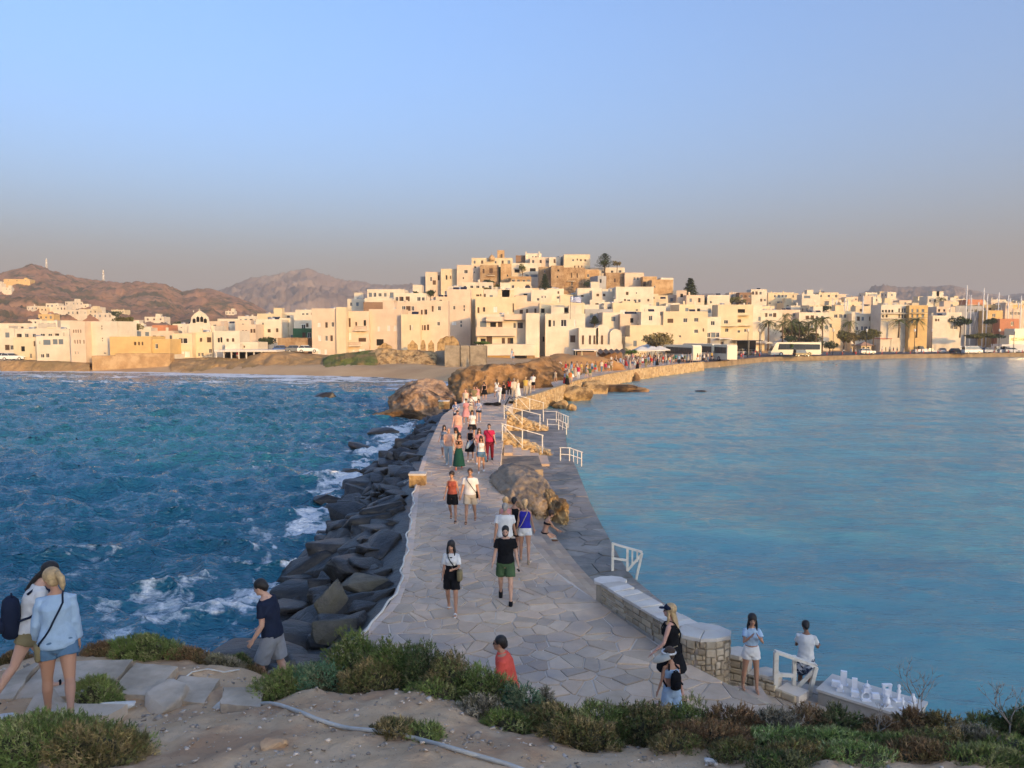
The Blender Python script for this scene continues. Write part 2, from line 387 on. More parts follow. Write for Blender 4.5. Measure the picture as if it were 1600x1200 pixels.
hm = n.new('ShaderNodeMix'); hm.data_type = 'FLOAT'; L.new(al.outputs['Fac'], hm.inputs[0]); L.new(wr, hm.inputs[2]); L.new(wl, hm.inputs[3]); L.new(hm.outputs[0], bmp.inputs['Height']); L.new(bmp.outputs[0], p.inputs['Normal'])
m_sea = m
sea = linkmesh('sea', npmesh('sea', np.concatenate(VV), np.concatenate(FF), m_sea, smooth=True, attrs={'foam': np.concatenate(fo), 'left': np.concatenate(lf)})); tag(sea, kind='structure')
# ---- hills and mountains
HILLS = []
def hill(name, prof, d0, d1, z0, dend, mat, seed, amp, lab=None, n_r=70, step=3.0, zr=1.0):
 """prof: skyline points (px, py) at distance d1; the slope starts at d0"""
 pxs = np.arange(prof[0][0], prof[-1][0]+step, step); py = np.interp(pxs, [q[0] for q in prof], [q[1] for q in prof])
 u = (pxs-800)/1200; v = (600-py)/1200; fy = CP+SP*v; H = CAMZ+(-SP+CP*v)/fy*d1; ux = u/CP
 t = np.concatenate([np.linspace(0, 1, n_r), 1+np.linspace(.03, .6, 12)]); D = d0+(d1-d0)*t
 T, Hh = np.meshgrid(t, H, indexing='ij'); Dd, U = np.meshgrid(D, ux, indexing='ij')
 X = U*Dd; Y = Dd
 s = np.where(T <= 1, (3*T**2-2*T**3)*.75+T*.25, 1-(T-1)**2*1.6)
 L0 = (d1-d0)
 ga = samp(tile2(seed, 256, 1.7), X/L0/.9, Y/L0/.9); gb = -np.abs(samp(tile2(seed+1, 256, 1.35), X/L0/.55, Y/L0/.8)); gc = samp(tile2(seed+2, 256, 1.2), X/L0/.2, Y/L0/.2)
 env = np.clip(T*(1-T)*4, 0, 1)*.9+.05
 Z = z0+(Hh-z0)*s+(ga*1.0+gb*1.3+gc*.25)*amp*env*np.clip((Hh-z0)/60, .15, 1.2)
 V = np.stack([X, Y, Z], -1).reshape(-1, 3); nx = len(pxs)
 i = np.arange((len(t)-1)*nx).reshape(-1, nx)[:, :-1].ravel(); F = np.stack([i, i+1, i+1+nx, i+nx], -1)
 HILLS.append((V.tolist(), F.tolist()))
 o = linkmesh(name, npmesh(name, V, F, mat, smooth=True)); return tag(o, kind='structure')
m_hill = M('dry_hillside', (.36, .18, .10), (.48, .26, .14), scale=.018, rough=1, bump=.6, bscale=.10, c3=(.13, .105, .055), scale3=.045, bdist=3, spec=.05, world=True, detail=10)
m_mount = M('bare_mountain', (.30, .21, .17), (.16, .12, .10), scale=.0022, rough=1, bump=.8, bscale=.01, c3=(.36, .27, .21), scale3=.004, bdist=25, spec=.05, world=True, detail=10)
HP1 = [(-500, 470), (-200, 445), (-60, 437), (-20, 432), (10, 430), (30, 424), (55, 419), (80, 423), (92, 430), (130, 440), (180, 443), (230, 444), (262, 446), (290, 457), (310, 452), (335, 451), (365, 462), (400, 476), (430, 492), (470, 503), (520, 512)]
hill('hills', HP1, 300, 1250, 2, 1900, m_hill, 31, 3)
hill('hills', [(-500, 485), (-100, 470), (0, 462), (60, 461), (110, 465), (160, 470), (230, 482), (280, 498), (330, 510), (380, 516)], 240, 760, 1, 1100, m_hill, 35, 4)
hill('mountain', [(250, 500), (320, 468), (350, 452), (390, 438), (430, 434), (460, 427), (483, 422), (510, 431), (540, 439), (600, 446), (650, 447), (720, 455), (800, 470), (900, 480)], 1300, 2500, 30, 8000, m_mount, 41, 9)
hill('mountain', [(1000, 480), (1060, 466), (1090, 459), (1110, 459), (1140, 466), (1200, 480), (1290, 478), (1340, 461), (1365, 448), (1385, 446), (1410, 451), (1440, 451), (1480, 447), (1500, 451), (1530, 458), (1560, 463), (1600, 458), (1680, 452), (1800, 460), (2000, 470)], 1300, 2500, 30, 8000, m_mount, 47, 8)
# ---- Voronoi paving
def vor_cells(seeds, poly_test, rad):
 cells = []; S = np.array(seeds); N = len(S)
 for i in range(N):
  c = S[i]; R = rad
  P = [(c[0]-R, c[1]-R), (c[0]+R, c[1]-R), (c[0]+R, c[1]+R), (c[0]-R, c[1]+R)]
  d = np.hypot(S[:, 0]-c[0], S[:, 1]-c[1]); nb = np.where((d < 2*R) & (d > 1e-6))[0]; nb = nb[np.argsort(d[nb])][:26]
  for j in nb:
   q = S[j]; mx, my = (c+q)/2; nx, ny = q-c; Q = []
   for a in range(len(P)):
    A = P[a]; B = P[(a+1) % len(P)]
    sa = (A[0]-mx)*nx+(A[1]-my)*ny; sb = (B[0]-mx)*nx+(B[1]-my)*ny
    if sa <= 0: Q.append(A)
    if (sa < 0) != (sb < 0) and abs(sa-sb) > 1e-12:
     t = sa/(sa-sb); Q.append((A[0]+(B[0]-A[0])*t, A[1]+(B[1]-A[1])*t))
   P = Q
   if len(P) < 3: break
  cells.append(P if len(P) >= 3 else None)
 return cells
def seeds_in(test, x0, x1, y0, y1, sp, jit=.42, rnd=None, sy=1.0):
 r = rnd or random; out = []; y = y0; k = 0
 while y < y1:
  x = x0+(k % 2)*sp/2
  while x < x1:
   a = x+r.uniform(-jit, jit)*sp; b = y+r.uniform(-jit, jit)*sp*sy
   if test(a, b): out.append((a, b))
   x += sp
  y += sp*.87*sy; k += 1
 return out
def shrink(P, g):
 """move each edge of a convex polygon inward by g"""
 n = len(P); cx = sum(p[0] for p in P)/n; cy = sum(p[1] for p in P)/n; out = P
 for i in range(n):
  a = P[i]; b = P[(i+1) % n]; ex, ey = b[0]-a[0], b[1]-a[1]; l = math.hypot(ex, ey)
  if l < 1e-5: continue
  nx, ny = -ey/l, ex/l
  if (cx-a[0])*nx+(cy-a[1])*ny < 0: nx, ny = -nx, -ny
  mx, my = a[0]+nx*g, a[1]+ny*g; Q = []
  for k in range(len(out)):
   A = out[k]; B = out[(k+1) % len(out)]
   sa = (A[0]-mx)*nx+(A[1]-my)*ny; sb = (B[0]-mx)*nx+(B[1]-my)*ny
   if sa >= 0: Q.append(A)
   if (sa > 0) != (sb > 0) and abs(sa-sb) > 1e-12:
    t = sa/(sa-sb); Q.append((A[0]+(B[0]-A[0])*t, A[1]+(B[1]-A[1])*t))
  out = Q
  if len(out) < 3: return None
 return out
def ccw(P):
 a = sum(P[i][0]*P[(i+1) % len(P)][1]-P[(i+1) % len(P)][0]*P[i][1] for i in range(len(P)))
 return P if a > 0 else P[::-1]
def area(P): return abs(sum(P[i][0]*P[(i+1) % len(P)][1]-P[(i+1) % len(P)][0]*P[i][1] for i in range(len(P))))/2
STONE_TONES = [(1, 1, 1), (.92, .93, .95), (1.06, 1.02, .98), (.87, .88, .9), (1.1, 1.08, 1.05), (.97, .93, .9), (1.03, .99, .97), (.94, .95, .94)]
def stone_slab(P, z0, z1, mb, col, bev=.012):
 """a slab with a worn, slightly rounded rim"""
 P = ccw(P); n = len(P); I = shrink(P, bev)
 if not I or len(I) != n: mb.prism(P, z0, z1, col=col); return
 I = ccw(I); k0 = min(range(n), key=lambda k: (I[k][0]-P[0][0])**2+(I[k][1]-P[0][1])**2); I = I[k0:]+I[:k0]
 tx, ty = random.uniform(-.012, .012), random.uniform(-.012, .012); c = P[0]
 zz = lambda q, z: z+(q[0]-c[0])*tx+(q[1]-c[1])*ty
 vs = [(x, y, z0) for x, y in P]+[(x, y, zz((x, y), z1)-bev*.6) for x, y in P]+[(x, y, zz((x, y), z1)) for x, y in I]
 fs = [tuple(range(2*n, 3*n))]+[(i, (i+1) % n, n+(i+1) % n, n+i) for i in range(n)]+[(n+i, n+(i+1) % n, 2*n+(i+1) % n, 2*n+i) for i in range(n)]
 mb.add(vs, fs, 0, False, col)
m_flag = M('flagstone', (.54, .39, .265), (.64, .485, .345), scale=2.3, rough=.62, bump=.5, bscale=9, tint=True, c3=(.40, .325, .27), scale3=.45, spec=.3, bdist=.02, world=True, detail=9)
m_mort = M('mortar', (.66, .56, .45), (.74, .64, .53), scale=1.1, rough=.9, bump=.4, bscale=20, world=True)
m_wet = M('ledge_stone', (.20, .175, .145), (.31, .275, .23), scale=1.6, rough=.5, bump=.6, bscale=9, tint=True, c3=(.10, .10, .085), scale3=.5, spec=.4, world=True)
def inlane(x, y): return 12.0 < y < 150 and pl(y, L_EDGE) < x < pl(y, R_EDGE)
def poly_from(E1, E2, y0, y1):
 A = [(pl(y, E1), y) for y in sorted(set([y0, y1]+[e[0] for e in E1 if y0 < e[0] < y1]))]
 B = [(pl(y, E2), y) for y in sorted(set([y0, y1]+[e[0] for e in E2 if y0 < e[0] < y1]))]
 return B+A[::-1]
pave = thing('pavement', None, None, (0, 0, 0)); tag(pave, kind='structure')
core = MB()
yy = list(np.arange(12, 146.1, 2))
for a, b in zip(yy[:-1], yy[1:]):
 P = [(pl(a, R_EDGE), a), (pl(b, R_EDGE), b), (pl(b, L_EDGE), b), (pl(a, L_EDGE), a)]
 n_ = 4; vs = [(x, y, -1.2) for x, y in P]+[(x, y, DECK) for x, y in P]
 fs = [(4, 5, 6, 7), (0, 1, 5, 4), (2, 3, 7, 6)]+([(3, 0, 4, 7)] if a == yy[0] else [])+([(1, 2, 6, 5)] if b == yy[-1] else [])
 core.add(vs, fs)
core.build('mortar_bed', m_mort, pave)
led = MB(); yy = list(np.arange(16.2, 70, 2))+[70]
for a, b in zip(yy[:-1], yy[1:]):
 P = [(pl(a, G_EDGE), a), (pl(b, G_EDGE), b), (pl(b, R_EDGE)-.3, b), (pl(a, R_EDGE)-.3, a)]
 vs = [(x, y, -1.2) for x, y in P]+[(x, y, LEDGE) for x, y in P]
 led.add(vs, [(4, 5, 6, 7), (0, 1, 5, 4)]+([(3, 0, 4, 7)] if a == yy[0] else [])+([(1, 2, 6, 5)] if b == yy[-1] else []))
led.build('ledge_bed', M('ledge_mortar', (.13, .13, .12), (.19, .185, .17), scale=1.1, rough=.8, bump=.5, bscale=8, world=True), pave)
rnd_ = random.Random(5)
near = seeds_in(inlane, -5, 5, 12.0, 45, .43, .75, rnd=rnd_)
near = [p for p in near if rnd_.random() > .16]
cells = vor_cells(near, None, 1.3)
def clip_edges(P, E1, E2, mid):
 y = sum(p[1] for p in P)/len(P)
 for E, sg in ((E1, 1), (E2, -1)):
  h = .6; a = (pl(y-h, E), y-h); b = (pl(y+h, E), y+h); ex, ey = b[0]-a[0], b[1]-a[1]; nx, ny = ey*sg, -ex*sg; Q = []
  for k in range(len(P)):
   A = P[k]; B = P[(k+1) % len(P)]; sa = (A[0]-a[0])*nx+(A[1]-a[1])*ny; sb = (B[0]-a[0])*nx+(B[1]-a[1])*ny
   if sa >= 0: Q.append(A)
   if (sa > 0) != (sb > 0) and abs(sa-sb) > 1e-12:
    t = sa/(sa-sb); Q.append((A[0]+(B[0]-A[0])*t, A[1]+(B[1]-A[1])*t))
  P = Q
  if len(P) < 3: return None
 return P
rest = MB(); cnt = 0
order = sorted(range(len(near)), key=lambda i: near[i][1])
for i in order:
 P = cells[i]
 if not P: continue
 P = clip_edges(P, L_EDGE, R_EDGE, 0)
 if not P: continue
 P = shrink(P, random.uniform(.008, .022))
 if not P or area(P) < .02: continue
 c = random.choice(STONE_TONES); k = random.uniform(.88, 1.12); c = tuple(q*k for q in c)
 top = DECK+.022+random.uniform(-.006, .008)
 if near[i][1] > 12.9 and cnt < 298:
  mb = MB(); stone_slab(P, DECK-.05, top, mb, c); mb.build('flagstone', m_flag, pave); cnt += 1
 else: stone_slab(P, DECK-.05, top, rest, c)
far = seeds_in(inlane, -6, 38, 45.6, 146, 1.1, rnd=rnd_); cells = vor_cells(far, None, 2.2)
for i, P in enumerate(cells):
 if not P: continue
 P = clip_edges(P, L_EDGE, R_EDGE, 0)
 if not P: continue
 P = shrink(P, .025)
 if P and area(P) > .05: rest.prism(ccw(P), DECK-.05, DECK+.02+random.uniform(-.006, .008), col=random.choice(STONE_TONES))
tag(rest.build('far_flagstones', m_flag, pave), kind='stuff')
rim = MB()
for y in np.arange(14.2, 38, .55):
 x = pl(y, L_EDGE)
 rim.prism([(x-.05, y), (x+.16+random.uniform(-.03, .03), y), (pl(y+.5, L_EDGE)+.16, y+.52), (pl(y+.5, L_EDGE)-.05, y+.52)], DECK-.05, DECK+.035, col=(1.25, 1.25, 1.3))
tag(rim.build('edging_stones', m_flag, pave), kind='stuff')
steps = thing('steps', None, None); tag(steps, kind='structure')
NS = 5; TR = .34
def step_x(y, k):
 base = pl(y, R_EDGE); f = sstep(17.6, 19.5, y); return base+TR*k*f+.02*k
ci = 0
for k in range(1, NS):
 z = DECK-(DECK-LEDGE)*k/NS
 y = 18.1
 while y < 33.5:
  l = random.uniform(.45, .85); y2 = min(y+l, 33.5)
  P = [(step_x(y, k-1)-.05 if k > 1 else step_x(y, 0)-.02, y+.008), (step_x(y, k), y+.008), (step_x(y2, k), y2-.008), (step_x(y2, k-1)-.05 if k > 1 else step_x(y2, 0)-.02, y2-.008)]
  mb = MB(); c = random.choice(STONE_TONES); mb.prism(P, LEDGE-.1, z+random.uniform(-.004, .006), col=(lambda u: tuple(q*u for q in c))(random.uniform(.8, 1.02)*(1.0-.05*k))); mb.build('step_stone', m_flag, steps); ci += 1
  y = y2
def inledge(x, y): return 17.0 < y < 69 and step_x(y, NS-1)+.02 < x < pl(y, G_EDGE)
ls = seeds_in(inledge, -1, 6, 17, 69, .72, rnd=rnd_); cells = vor_cells(ls, None, 1.5); lr = MB(); cl = 0
for i, P in enumerate(cells):
 if not P: continue
 P = clip_edges(P, [(a, step_x(a, NS-1)) for a in np.arange(16, 71, 1.)], G_EDGE, 0)
 if not P: continue
 P = shrink(P, random.uniform(.008, .02))
 if not P or area(P) < .03: continue
 k_ = random.uniform(.75, 1.15); c = tuple(q*k_ for q in random.choice(STONE_TONES))
 if ls[i][1] < 34: mb = MB(); stone_slab(P, LEDGE-.05, LEDGE+.02+random.uniform(-.008, .01), mb, c); mb.build('ledge_slab', m_wet, pave); cl += 1
 else: lr.prism(ccw(P), LEDGE-.05, LEDGE+.02+random.uniform(-.008, .008), col=c)
tag(lr.build('far_ledge_slabs', m_wet, pave), kind='stuff')
# ---- rocks
def rock_verts(seed, sub=3, planes=14, rough=.05, lo_=.5):
 bm = bmesh.new(); bmesh.ops.create_icosphere(bm, subdivisions=sub, radius=1)
 r = np.random.RandomState(seed); V = np.array([v.co[:] for v in bm.verts]); F = np.array([[v.index for v in f.verts] for f in bm.faces]); bm.free()
 for k in range(planes):
  nrm = r.randn(3); nrm /= np.linalg.norm(nrm); dd = r.uniform(lo_, .86)
  q = V@nrm-dd; q = np.clip(q, 0, None); V = V-q[:, None]*nrm[None]*.96
 if rough: V = V*(1+fbm(V, 1.8, 3, seed)[:, None]*rough+fbm(V, 6, 3, seed+5, True)[:, None]*rough*.8)
 return V, F
m_boulder = M('dark_boulder', (.012, .011, .011), (.052, .048, .044), scale=1.4, rough=.42, bump=1, bscale=4, rnd=.5, c3=(.034, .027, .018), scale3=.8, spec=.5, bdist=.06, detail=10)
m_boulderl = M('grey_boulder', (.085, .08, .066), (.16, .15, .125), scale=1.4, rough=.75, bump=.9, bscale=5, rnd=.3, c3=(.11, .10, .07), scale3=.8, bdist=.06, detail=10)
PROTO = []
def hull_rock(seed, n=15, cuts=2, rough=.05, bev=True):
 """a broken block: the hull of a few random points, its faces roughened"""
 r = np.random.RandomState(seed); bm = bmesh.new()
 for k in range(n):
  p = r.uniform(-1, 1, 3); p /= max(np.abs(p).max(), .6)*r.uniform(.95, 1.25); bm.verts.new(p)
 h = bmesh.ops.convex_hull(bm, input=bm.verts[:]); bmesh.ops.delete(bm, geom=[g for g in h['geom_interior'] if isinstance(g, bmesh.types.BMVert)], context='VERTS')
 if bev: bmesh.ops.bevel(bm, geom=bm.edges[:], offset=.05, segments=1, affect='EDGES'); bmesh.ops.triangulate(bm, faces=bm.faces[:])
 if cuts: bmesh.ops.subdivide_edges(bm, edges=[e for e in bm.edges if e.calc_length() > .35], cuts=cuts, use_grid_fill=True); bmesh.ops.triangulate(bm, faces=bm.faces[:])
 V = np.array([v.co[:] for v in bm.verts]); F = np.array([[v.index for v in f.verts] for f in bm.faces]); bm.free()
 return V*(1+fbm(V, 1.7, 4, seed, True)[:, None]*rough), F
for s in range(12):
 PROTO.append(hull_rock(500+s))
pm = [npmesh('boulder', v, f, m_boulder, smooth=False) for v, f in PROTO]
pml = [npmesh('boulder_pale', v, f, m_boulderl, smooth=False) for v, f in PROTO]
rb = random.Random(11)
def boulder(x, y, z, sx, sy, sz, rz=None, tilt=.35, pale=False, label=None, group='dark boulders of the breakwater', nm='boulder'):
 me = rb.choice(pml if pale else pm)
 o = linkmesh(nm, me, None, (x, y, z), (rb.uniform(-tilt, tilt), rb.uniform(-tilt, tilt), rb.uniform(0, 6.28) if rz is None else rz), (sx, sy, sz))
 return tag(o, label or 'dark wet boulder heaped with others between the causeway edge and the rough sea', 'boulder', group)
def waterx(y): return pl(y, [(12, -5.6), (16, -5.5), (19, -6.0), (24.6, -6.9), (30, -7.3), (36, -7.5), (42, -7.7), (50, -7.4), (60, -7.2), (66, -7)])
bank = MB()   # rubble core under the boulders
yy = np.arange(12, 72, 2.0)
vs = []; fs = []
for i, y in enumerate(yy):
 e = pl(y, L_EDGE); w = waterx(y)
 for q, zz in ((e+.3, DECK-.35), (e-.5, DECK-.5), ((e+w)/2, .35), (w, -.6), (w-1.5, -2)): vs.append((q+rb.uniform(-.2, .2), y, zz+rb.uniform(-.15, .15)))
for i in range(len(yy)-1):
 for k in range(4): fs.append((i*5+k, i*5+k+1, i*5+6+k, i*5+5+k))
bank.add(vs, fs); tag(bank.build('rubble_bank', m_boulder), kind='structure')
y = 13.0; nb = 0
def bl(x, y, s, k, nrow):
 z_ = ['by the near shrubs', 'by the cardigan woman', 'by the bearded man', 'under the cable', 'by the red topped woman', 'by the lichened block', 'by the green skirt', 'by the striped shirt man', 'by the conglomerate rock'][int(np.searchsorted([16, 19, 23, 27, 31, 36, 44, 55], y))]
 return f"{'small' if s < .42 else 'smallish' if s < .52 else 'middling' if s < .64 else 'big'} {('squarish', 'slanting', 'flat', 'humped')[int(x*97+y*31) % 4]} dark boulder {'tucked against the paving rim' if k == 0 else 'washed by the surf' if k == nrow-1 else 'in the middle of the heap'}, {z_}"
while y < 66:
 e = pl(y, L_EDGE)-.35; w = waterx(y)-.1; wd = e-w; nrow = max(3, int(wd/.68))
 for k in range(nrow):
  f = (k+.5+rb.uniform(-.3, .3))/nrow; x = e-wd*f-(.2 if k == 0 else 0); z = (DECK-.42)*(1-f)**1.15-.15
  s = rb.choice((.32, .42, .5, .62, .85))*rb.uniform(.85, 1.1)*(1.05 if y < 40 else .95)
  if islet_h(x, y) > z+.5: continue
  el = rb.uniform(1.1, 2.0)
  boulder(x, y+rb.uniform(-.4, .4), z, s*el*.8, s*.85, s*.62*rb.uniform(.7, 1.1), rz=rb.uniform(.3, 1.3), pale=False, label=bl(x, y, s, k, nrow)); nb += 1
 y += rb.uniform(.5, .75)
boulder(-4.05, 17.2, 1.0, .5, .3, .26, rz=.5, pale=True, label='pale grey slanting boulder at the near end of the breakwater beside the paving', group='pale boulders near the shrubs')
boulder(-4.6, 19.2, 1.0, .42, .24, .40, rz=.9, pale=True, label='pale grey pointed boulder standing up among the dark ones', group='pale boulders near the shrubs')
boulder(-4.0, 20.6, .95, .85, .42, .3, rz=.4, pale=True, label='olive grey flat boulder beside the causeway edge, the uppermost of the pale ones', group='pale boulders near the shrubs')
boulder(-4.5, 14.8, .95, .42, .36, .3, rz=.4, pale=True, label='squarish grey block of rock above the shrubs at the foot of the breakwater', group='pale boulders near the shrubs')
boulder(-5.3, 16.3, .6, 1.2, .8, .5, rz=.2, label='large flat dark slab of rock above the shrubs, largest near the navy shirted man')
boulder(-5.0, 13.6, .6, 1.0, .8, .75, rz=.4, label='brown stained dark boulder just behind the shrubs')
boulder(*gz(505, 620, 0), 1.5, .8, .55, rz=.1, label='black rock alone in the surf, farthest out from the causeway', group='rocks out in the water')
for px, py, s, lb in ((512, 782, .6, 'low wet rock in the foam just off the breakwater'), (568, 700, .8, 'dark rock in the sea at the breakwater foot, long and low'), (545, 738, .55, 'small dark rock awash beside the long low one'), (516, 795, .4, 'smallest rock awash near the low wet rock'),
      (600, 676, .9, 'dark rock at the foot of the sunlit conglomerate rock'), (1095, 612, .55, 'thin dark reef breaking the calm bay surface')):
 g = gz(px, py, 0); boulder(g.x, g.y, .02, s*1.3, s*.8, s*.42, rz=.1, tilt=.1, label=lb, group='rocks out in the water')
def bigrock(name, label, cx, cy, z0, rx, ry, rz_, seed, mat, sub=5, rough=.12, planes=9, rot=0, shape=None, cat='rock'):
 V, F = rock_verts(seed, sub, planes, 0)
 d = fbm(V, 1.6, 4, seed)*rough+fbm(V, 3.5, 5, seed+3, True)*rough*.55
 V = V*(1+d[:, None]); V = V*np.array([rx, ry, rz_])
 if shape: V = shape(V)
 c, s = math.cos(rot), math.sin(rot); V = np.stack([V[:, 0]*c-V[:, 1]*s, V[:, 0]*s+V[:, 1]*c, V[:, 2]], -1)
 o = linkmesh(name, npmesh(name, V, F, mat, smooth=False), None, (cx, cy, z0)); return tag(o, label, cat)
m_cong = M('conglomerate', (.40, .24, .14), (.56, .38, .24), scale=2.2, rough=.9, bump=1, bscale=4, c3=(.10, .065, .045), scale3=.5, bdist=.25, detail=12, spec=.1)
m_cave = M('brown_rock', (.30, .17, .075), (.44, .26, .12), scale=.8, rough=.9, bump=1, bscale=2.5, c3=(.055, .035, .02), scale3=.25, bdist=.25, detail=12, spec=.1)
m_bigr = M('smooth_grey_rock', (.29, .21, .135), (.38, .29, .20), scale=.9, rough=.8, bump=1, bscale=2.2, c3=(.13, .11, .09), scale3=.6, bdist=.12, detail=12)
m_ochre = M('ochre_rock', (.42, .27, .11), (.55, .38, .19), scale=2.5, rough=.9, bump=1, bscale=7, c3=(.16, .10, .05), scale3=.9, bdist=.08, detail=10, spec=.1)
g = gz(675, 640, .3)
bigrock('conglomerate_rock', 'large pinkish sunlit conglomerate rock between the surf and the causeway', g.x-.2, g.y+.2, .2, 3.7, 4.0, 2.7, 201, m_cong, sub=6, rough=.14, planes=8, rot=.3)
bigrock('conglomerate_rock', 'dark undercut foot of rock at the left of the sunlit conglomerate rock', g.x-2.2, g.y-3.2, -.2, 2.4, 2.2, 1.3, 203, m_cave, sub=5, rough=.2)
bigrock('headland_rock', 'long brown rock headland with dark hollows behind the walkers', -1.2, 86, .2, 5.4, 6.0, 3.5, 207, m_cave, sub=6, rough=.17, planes=5, rot=.5)
bigrock('headland_rock', 'brown rock hump with a black cave mouth beside the causeway bend', 4.2, 101, .4, 6.5, 6.0, 3.5, 209, m_cave, sub=6, rough=.17, planes=5, rot=.5)
bigrock('headland_rock', 'sunlit orange dirt mound rising at the end of the headland rock', 9.5, 121, .6, 8, 6, 3.3, 213, M('orange_earth', (.42, .25, .11), (.34, .19, .09), scale=.5, rough=1, bump=.8, bscale=2, spec=.05), sub=5, rough=.12, planes=4)
g = gz(815, 760, 1.4)
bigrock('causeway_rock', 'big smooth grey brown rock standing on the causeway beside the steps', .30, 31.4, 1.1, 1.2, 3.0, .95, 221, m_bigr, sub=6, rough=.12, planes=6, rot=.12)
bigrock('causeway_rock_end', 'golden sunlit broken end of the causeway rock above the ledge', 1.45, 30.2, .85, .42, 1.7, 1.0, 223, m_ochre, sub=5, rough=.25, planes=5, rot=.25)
for px, py, z, sx, sy, sz, lb, mt in ((900, 622, .4, 1.7, 1.3, 1.2, 'tall golden brown rock leaning on the sea wall', m_ochre), (925, 612, .5, 1.8, 1.5, 1.5, 'largest orange rock at the foot of the sea wall', m_ochre), (962, 607, .2, 2.6, 2.0, .7, 'low flat brown rock shelf in front of the sea wall', m_cave),
  (985, 592, .6, 1.5, 1.6, 1.4, 'brown upright rock farthest along the sea wall', m_cave), (990, 608, .0, 1.8, 1.2, .5, 'low dark rock tapering into the bay', m_cave), (878, 634, .2, .8, .7, .5, 'rounded tan rock beside the swimmers\' railings', m_ochre), (893, 637, .1, .6, .5, .45, 'small rounded boulder at the water below the sea wall', m_ochre), (862, 632, .3, .7, .6, .5, 'mossy rounded boulder next to the ledge stairs', m_ochre)):
 g = gz(px, py, .3); bigrock('shore_rock', lb, g.x, g.y+.6, z, sx, sy, sz, int(px), mt, sub=4, rough=.2, planes=8)
# ================================================================ TOWN
TN = {}
TN['w'] = M('white_plaster', (.74, .66, .52), (.62, .54, .42), scale=.35, rough=.9, bump=.15, bscale=3, spec=.1, detail=8)
TN['c'] = M('cream_plaster', (.72, .60, .40), (.62, .51, .34), scale=.35, rough=.9, bump=.15, bscale=3, spec=.1, detail=8)
TN['p'] = M('pinkish_plaster', (.70, .56, .42), (.60, .47, .35), scale=.35, rough=.9, bump=.15, bscale=3, spec=.1, detail=8)
TN['y'] = M('ochre_plaster', (.66, .46, .20), (.56, .38, .17), scale=.5, rough=.9, bump=.3, bscale=3, spec=.1, detail=8)
TN['s'] = M('rubble_stone', (.40, .26, .14), (.27, .17, .09), scale=.9, rough=.95, bump=1, bscale=2.2, c3=(.48, .34, .20), scale3=.4, bdist=.3, spec=.1, detail=8)
TN['o'] = M('orange_stone', (.50, .32, .16), (.38, .24, .12), scale=.9, rough=.95, bump=.8, bscale=2.2, c3=(.58, .40, .22), scale3=.4, bdist=.2, spec=.1, detail=8)
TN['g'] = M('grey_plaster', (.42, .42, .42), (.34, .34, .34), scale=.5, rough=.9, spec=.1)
TN['b'] = M('brown_render', (.30, .19, .12), (.24, .15, .10), scale=.5, rough=.9, spec=.1)
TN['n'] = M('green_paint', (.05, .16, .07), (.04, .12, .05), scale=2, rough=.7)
TN['r'] = M('terracotta_wash', (.55, .24, .13), (.46, .20, .11), scale=.5, rough=.9, spec=.1)
m_glass = M('window_glass', (.020, .024, .030), rough=.12, spec=.6)
m_wood = M('brown_shutter', (.12, .065, .035), (.09, .05, .03), scale=4, rough=.7)
m_bshut = M('blue_grey_shutter', (.16, .20, .24), rough=.7)
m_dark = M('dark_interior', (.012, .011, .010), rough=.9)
m_wfr = M('white_window_frame', (.72, .70, .66), rough=.6)
m_solar = M('solar_panel', (.015, .02, .04), rough=.2, spec=.6)
m_tank = M('steel_tank', (.45, .45, .45), rough=.35, metal=.6)
m_rail = M('dark_iron', (.03, .03, .03), rough=.6)
m_wpaint = M('white_paint', (.70, .66, .58), (.50, .42, .33), scale=5, lo=.5, hi=.75, rough=.6, spec=.3)
WME = {}
def window_mesh(kind):
 """unit window: 1 wide, 1 high, sitting at the back of its reveal"""
 if kind in WME: return WME[kind]
 mb = MB()
 if kind == 'd':
  mb.box(-.5, .5, .0, .03, -.5, .5, 0); t = .09
  for a in ((-.5, -.5+t, -.5, .5), (.5-t, .5, -.5, .5), (-.5+t, .5-t, -.5, -.5+t*.8), (-.5+t, .5-t, .5-t*.8, .5), (-.03, .03, -.5+t*.8, .5-t*.8)): mb.box(a[0], a[1], -.05, -.002, a[2], a[3], 1)
  me = mb.mesh('window', [m_glass, m_wfr])
 elif kind in 'sb':
  mb.box(-.5, .5, -.02, .03, -.5, .5, 0)
  for k in range(6): mb.box(-.46, -.03, -.05, -.021, -.46+k*.16, -.36+k*.16, 0); mb.box(.03, .46, -.05, -.021, -.46+k*.16, -.36+k*.16, 0)
  me = mb.mesh('shutter', [m_wood if kind == 's' else m_bshut])
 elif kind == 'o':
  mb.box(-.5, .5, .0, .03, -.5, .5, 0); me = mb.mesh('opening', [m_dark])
 elif kind == 'h':     # half-shuttered
  mb.box(-.5, .5, .0, .03, -.5, .5, 0); mb.box(-.5, -.02, -.05, -.002, -.5, .5, 1); me = mb.mesh('window', [m_glass, m_wood])
 elif kind == 'w':     # white shutters
  mb.box(-.5, .5, -.02, .03, -.5, .5, 0); mb.box(-.01, .01, -.03, -.021, -.5, .5, 1); me = mb.mesh('shutter', [m_wfr, m_wood])
 WME[kind] = me; return me
WNAME = {'d': 'window', 's': 'shuttered_window', 'b': 'shuttered_window', 'o': 'doorway', 'h': 'window', 'w': 'shuttered_window'}
